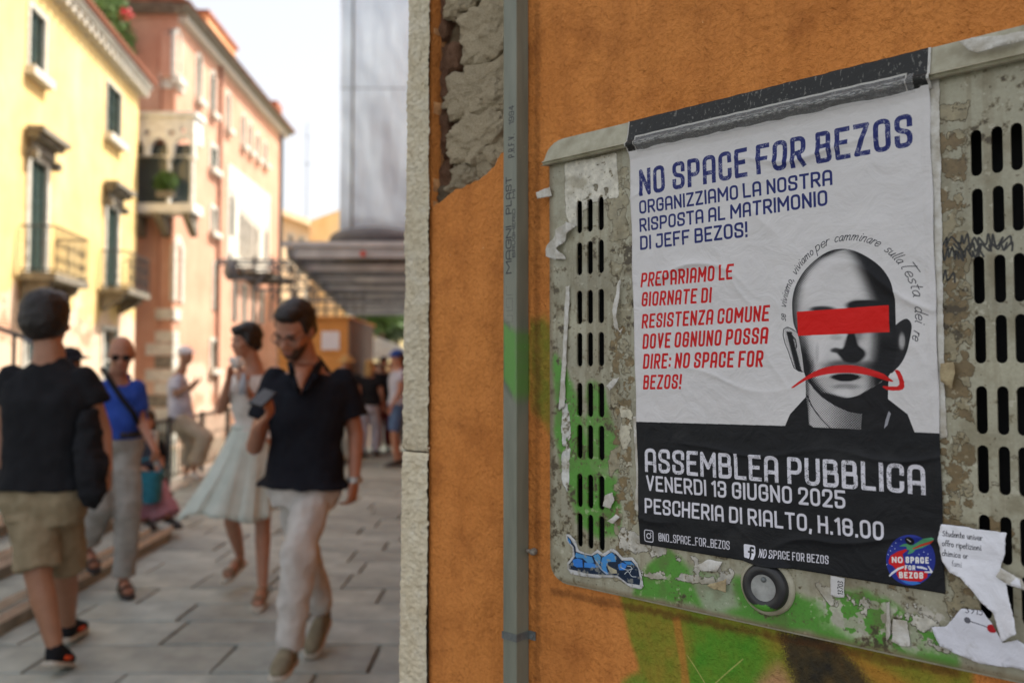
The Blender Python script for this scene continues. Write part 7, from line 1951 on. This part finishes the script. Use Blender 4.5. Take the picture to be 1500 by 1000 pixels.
m4.shoe(m4.J['anR'], at(295, 702, 10.85), CRM, SOLE); m4.shoe(m4.J['anL'], at(284, 704, 11.2), CRM, SOLE)

# ---------------------------------------------------------------- seated vendor with basket
w2 = Fig('person', 'seated person in a dusty pink skirt, mostly hidden behind the older man in blue', gnd(230, 770), 1.62, vox=.015)
w2.joints(7.6, head=(214, 618, 0), neck=(214, 640, .02), shL=(200, 650, .05), shR=(232, 650, .05), hpL=(205, 716, .15), hpR=(226, 716, .15), elL=(204, 684, -.05), wrL=(222, 694, -.15), elR=(236, 680, 0), wrR=(228, 692, -.16), knL=(206, 726, -.18), anL=(215, 768, -.22), knR=(232, 728, -.18), anR=(246, 762, -.22))
w2.head(V(.2, -1, -.2), V(0, 0, 1), .95); w2.torso(w2.body); w2.arms((.038, .034, .024)); w2.legs(); w2.hand(w2.body, w2.J['wrL'], V(.4, -.3, -.8), V(0, .8, 0), 1, .7); w2.hand(w2.body, w2.J['wrR'], V(-.4, -.3, -.8), V(0, .8, 0), -1, .7)
w2.finish(SK1); w2.hair(HBRN, 'long')
sh = MB(); w2.torso(sh, .016, hem=-.02); w2.sleeve(sh, 'L', .6); w2.sleeve(sh, 'R', .6); remesh(put('top', sh, BLK, w2.t), .015, 2, .02, .1)
pn = MB(); w2.pelvis(pn, .03)
for a in 'LR': pn.cap(w2.J['hp' + a], w2.J['kn' + a], .12, .11); pn.cyl(w2.J['kn' + a], w2.J['an' + a].lerp(w2.J['kn' + a], .15), .11, .13, 14)
remesh(put('skirt', pn, PNK, w2.t), .015, 2, .03, .1)
w2.shoe(w2.J['anR'], at(264, 772, 7.25), LEA, LEA); w2.shoe(w2.J['anL'], at(225, 776, 7.2), LEA, LEA)
stl = thing('folding_stool', 'low dark stool under the seated person in the pink skirt', 'stool', T(at(216, 760, 7.75)))
q = at(216, 726, 7.75); put('seat', MB().box(q.x - .16, q.x + .16, 7.6, 7.95, q.z - .02, q.z + .01), LEA, stl)
for dx in (-.14, .14):
    for yy_ in (7.63, 7.92): put('leg', MB().cyl((q.x + dx, yy_, 0), (q.x + dx * .8, yy_, q.z - .021), .012, None, 6), M_IRON, stl)
bk = thing('teal_basket', 'teal plastic basket held by the seated person in the pink skirt', 'basket', T(at(217, 735, 7.25)))
q = at(217, 712, 7.22); rg_ = []
for zz, r in ((-.14, .11), (-.12, .125), (.0, .135), (.12, .15)): rg_.append(ringpts(q + V(0, 0, zz), V(r * .78, 0, 0), V(0, r * .7, 0), 20, 3.4))
o = put('shell', MB().loft(rg_, False).add(rg_[0], [tuple(range(20))]), TEAL, bk, smooth=False); o.modifiers.new('solid', 'SOLIDIFY').thickness = .006
for i in range(5): put('rib', MB().loft([ringpts(q + V(0, 0, -.11 + i * .05 + dz), V((.130 + i * .005) * .80, 0, 0), V(0, (.130 + i * .005) * .72, 0), 20, 3.4) for dz in (0, .012)], False), TEAL, bk)
put('handle', MB().tube([q + V(.11 * math.cos(t), 0, .12 + .12 * math.sin(t)) for t in [i * math.pi / 10 for i in range(11)]], .009, 6), TEAL, bk)
pnl = thing('framed_board', 'dark framed board standing beside the older man in blue', 'board', T(at(217, 680, 7.35)))
p0 = at(203, 634, 7.4); p1 = at(229, 682, 7.4); put('panel', MB().box(p0.x, p1.x, 7.36, 7.39, p1.z, p0.z), M('dark_board', srgb(52, 54, 68), None, 4, .5, 0), pnl); put('frame', MB().box(p0.x - .012, p1.x + .012, 7.35, 7.395, p0.z + .002, p0.z + .02).box(p1.x + .002, p1.x + .014, 7.35, 7.395, p1.z, p0.z), M_WST, pnl)

# ---------------------------------------------------------------- crowd under the canopy
def crowd(label, px, pyh, Z, H, skin, top, bot, hair, f=V(0, -1, 0), hat=None, shorts=False, group='people in the crowd under the canopy', seed=1, apart=.09, bag=None):
    r = random.Random(seed); g_ = gnd(px, 548 + 1220 * EYE / Z); c = at(px, 548, Z); X = c.x
    F = Fig('person', label, V(X, Z, 0), H, group, vox=.02); k = H / 1.75
    up = V(0, 0, 1); fr = f.normalized(); rt = fr.cross(up)
    o = V(X, Z, 0); J = F.J; q = lambda a, b, z: o + rt * a * k + fr * b * k + up * z * k
    J['head'] = q(0, .02, 1.625); J['neck'] = q(0, 0, 1.50); J['shR'] = q(.175, 0, 1.43); J['shL'] = q(-.175, 0, 1.43); J['hpR'] = q(.085, 0, .93); J['hpL'] = q(-.085, 0, .93)
    s1 = r.uniform(-.12, .12); J['elR'] = q(.23, -.02 + s1, 1.14); J['elL'] = q(-.23, -.02 - s1, 1.14); J['wrR'] = q(.22, .10 + s1, .92); J['wrL'] = q(-.20, .16, 1.12 if r.random() < .5 else .92)
    J['knR'] = q(apart, .10 + s1, .50); J['knL'] = q(-apart, .02 - s1, .50); J['anR'] = q(apart, .02 + s1 * 1.5, .09); J['anL'] = q(-apart, -.05 - s1 * 1.5, .09)
    F.head(fr + V(0, 0, -.1)); F.torso(F.body); F.arms(); F.legs(); F.hand(F.body, J['wrR'], V(0, 0, -1), fr, 1, .6); F.hand(F.body, J['wrL'], V(0, 0, -1) + fr * .4, -rt, 1, .6); F.finish(skin)
    F.hair(hair, 'long' if seed % 2 else 'short')
    sh = MB(); F.torso(sh, .018, hem=.02, hemgrow=.015); F.sleeve(sh, 'L', .5); F.sleeve(sh, 'R', .5); remesh(put('top', sh, top, F.t), .018, 2, .02, .1)
    pn = MB(); F.pelvis(pn, .02); e = .45 if shorts else .96
    for a in 'LR': F.pant(pn, a, e, (.10, .085, .07), .004)
    remesh(put('shorts' if shorts else 'trousers', pn, bot, F.t), .018, 2, .02, .1)
    for a in 'LR': F.shoe(J['an' + a], J['an' + a] + fr * .19 + V(0, 0, -.08), LEA, SOLE)
    if hat:
        P = F.HP; remesh(put('hat', MB().ell(P(0, -.01, .075), F.hr * .095, F.hf * .11, F.hu * .075, 16, 10).ell(P(0, .03 if hat[1] else -.01, .05), F.hr * (.08 if hat[1] else .17), F.hf * (.15 if hat[1] else .19), F.hu * .012, 20, 8), hat[0], F.t), .012, 1)
    return F
crowd('person in a straw hat and black top just right of the phone man', 508, 500, 13.2, 1.70, SK2, BLK, GRT, HBRN, V(-.2, -1, 0), (HBL, False), seed=3)
crowd('woman with fair hair and black vest in light jeans under the canopy', 541, 510, 14.2, 1.66, SK1, BLK, LGR, HBL, V(.2, 1, 0), seed=5)
crowd('man in dark t-shirt and maroon trousers under the canopy', 562, 510, 15.2, 1.74, SK2, NAVYB, MAR, HBLK, V(.1, -1, 0), seed=6)
crowd('person in blue cap, grey top and denim shorts beside the stone corner', 583, 500, 12.8, 1.78, SK1, LGR, DEN, HBRN, V(-.9, -.4, 0), (cloth('blue_cap', srgb(48, 78, 150)), True), True, seed=8)
crowd('person in yellow t-shirt and grey trousers behind the blue-capped one', 590, 515, 15.4, 1.80, SK3, YLW, GRT, HBLK, V(0, 1, 0), seed=11)
crowd('far walker in a white top in the middle of the crowd', 551, 515, 18.5, 1.68, SK2, CRM, DEN, HBRN, V(0, -1, 0), seed=13)
crowd('far walker in a dark top seen from behind at the left of the crowd', 523, 515, 18.0, 1.72, SK2, BLK, STN, HBLK, V(0, 1, 0), seed=14)
crowd('person in a dark hat and navy top behind the man seen from behind', 103, 508, 6.9, 1.62, SK2, NAVYB, GRT, HBLK, V(-.2, -1, 0), (NAVYB, False), group=None, seed=16)

crowd('far walker in a pale blue top at the right of the crowd', 572, 515, 20.5, 1.70, SK1, LGR, BLK, HBRN, V(0, -1, 0), seed=17)
crowd('far walker in black carrying on under the canopy behind the others', 538, 515, 22.5, 1.75, SK2, BLK, DEN, HBLK, V(0, 1, 0), seed=18)
crowd('far walker in a maroon top at the far left of the crowd', 512, 515, 23.5, 1.68, SK2, MAR, GRT, HBLK, V(0, -1, 0), seed=20)
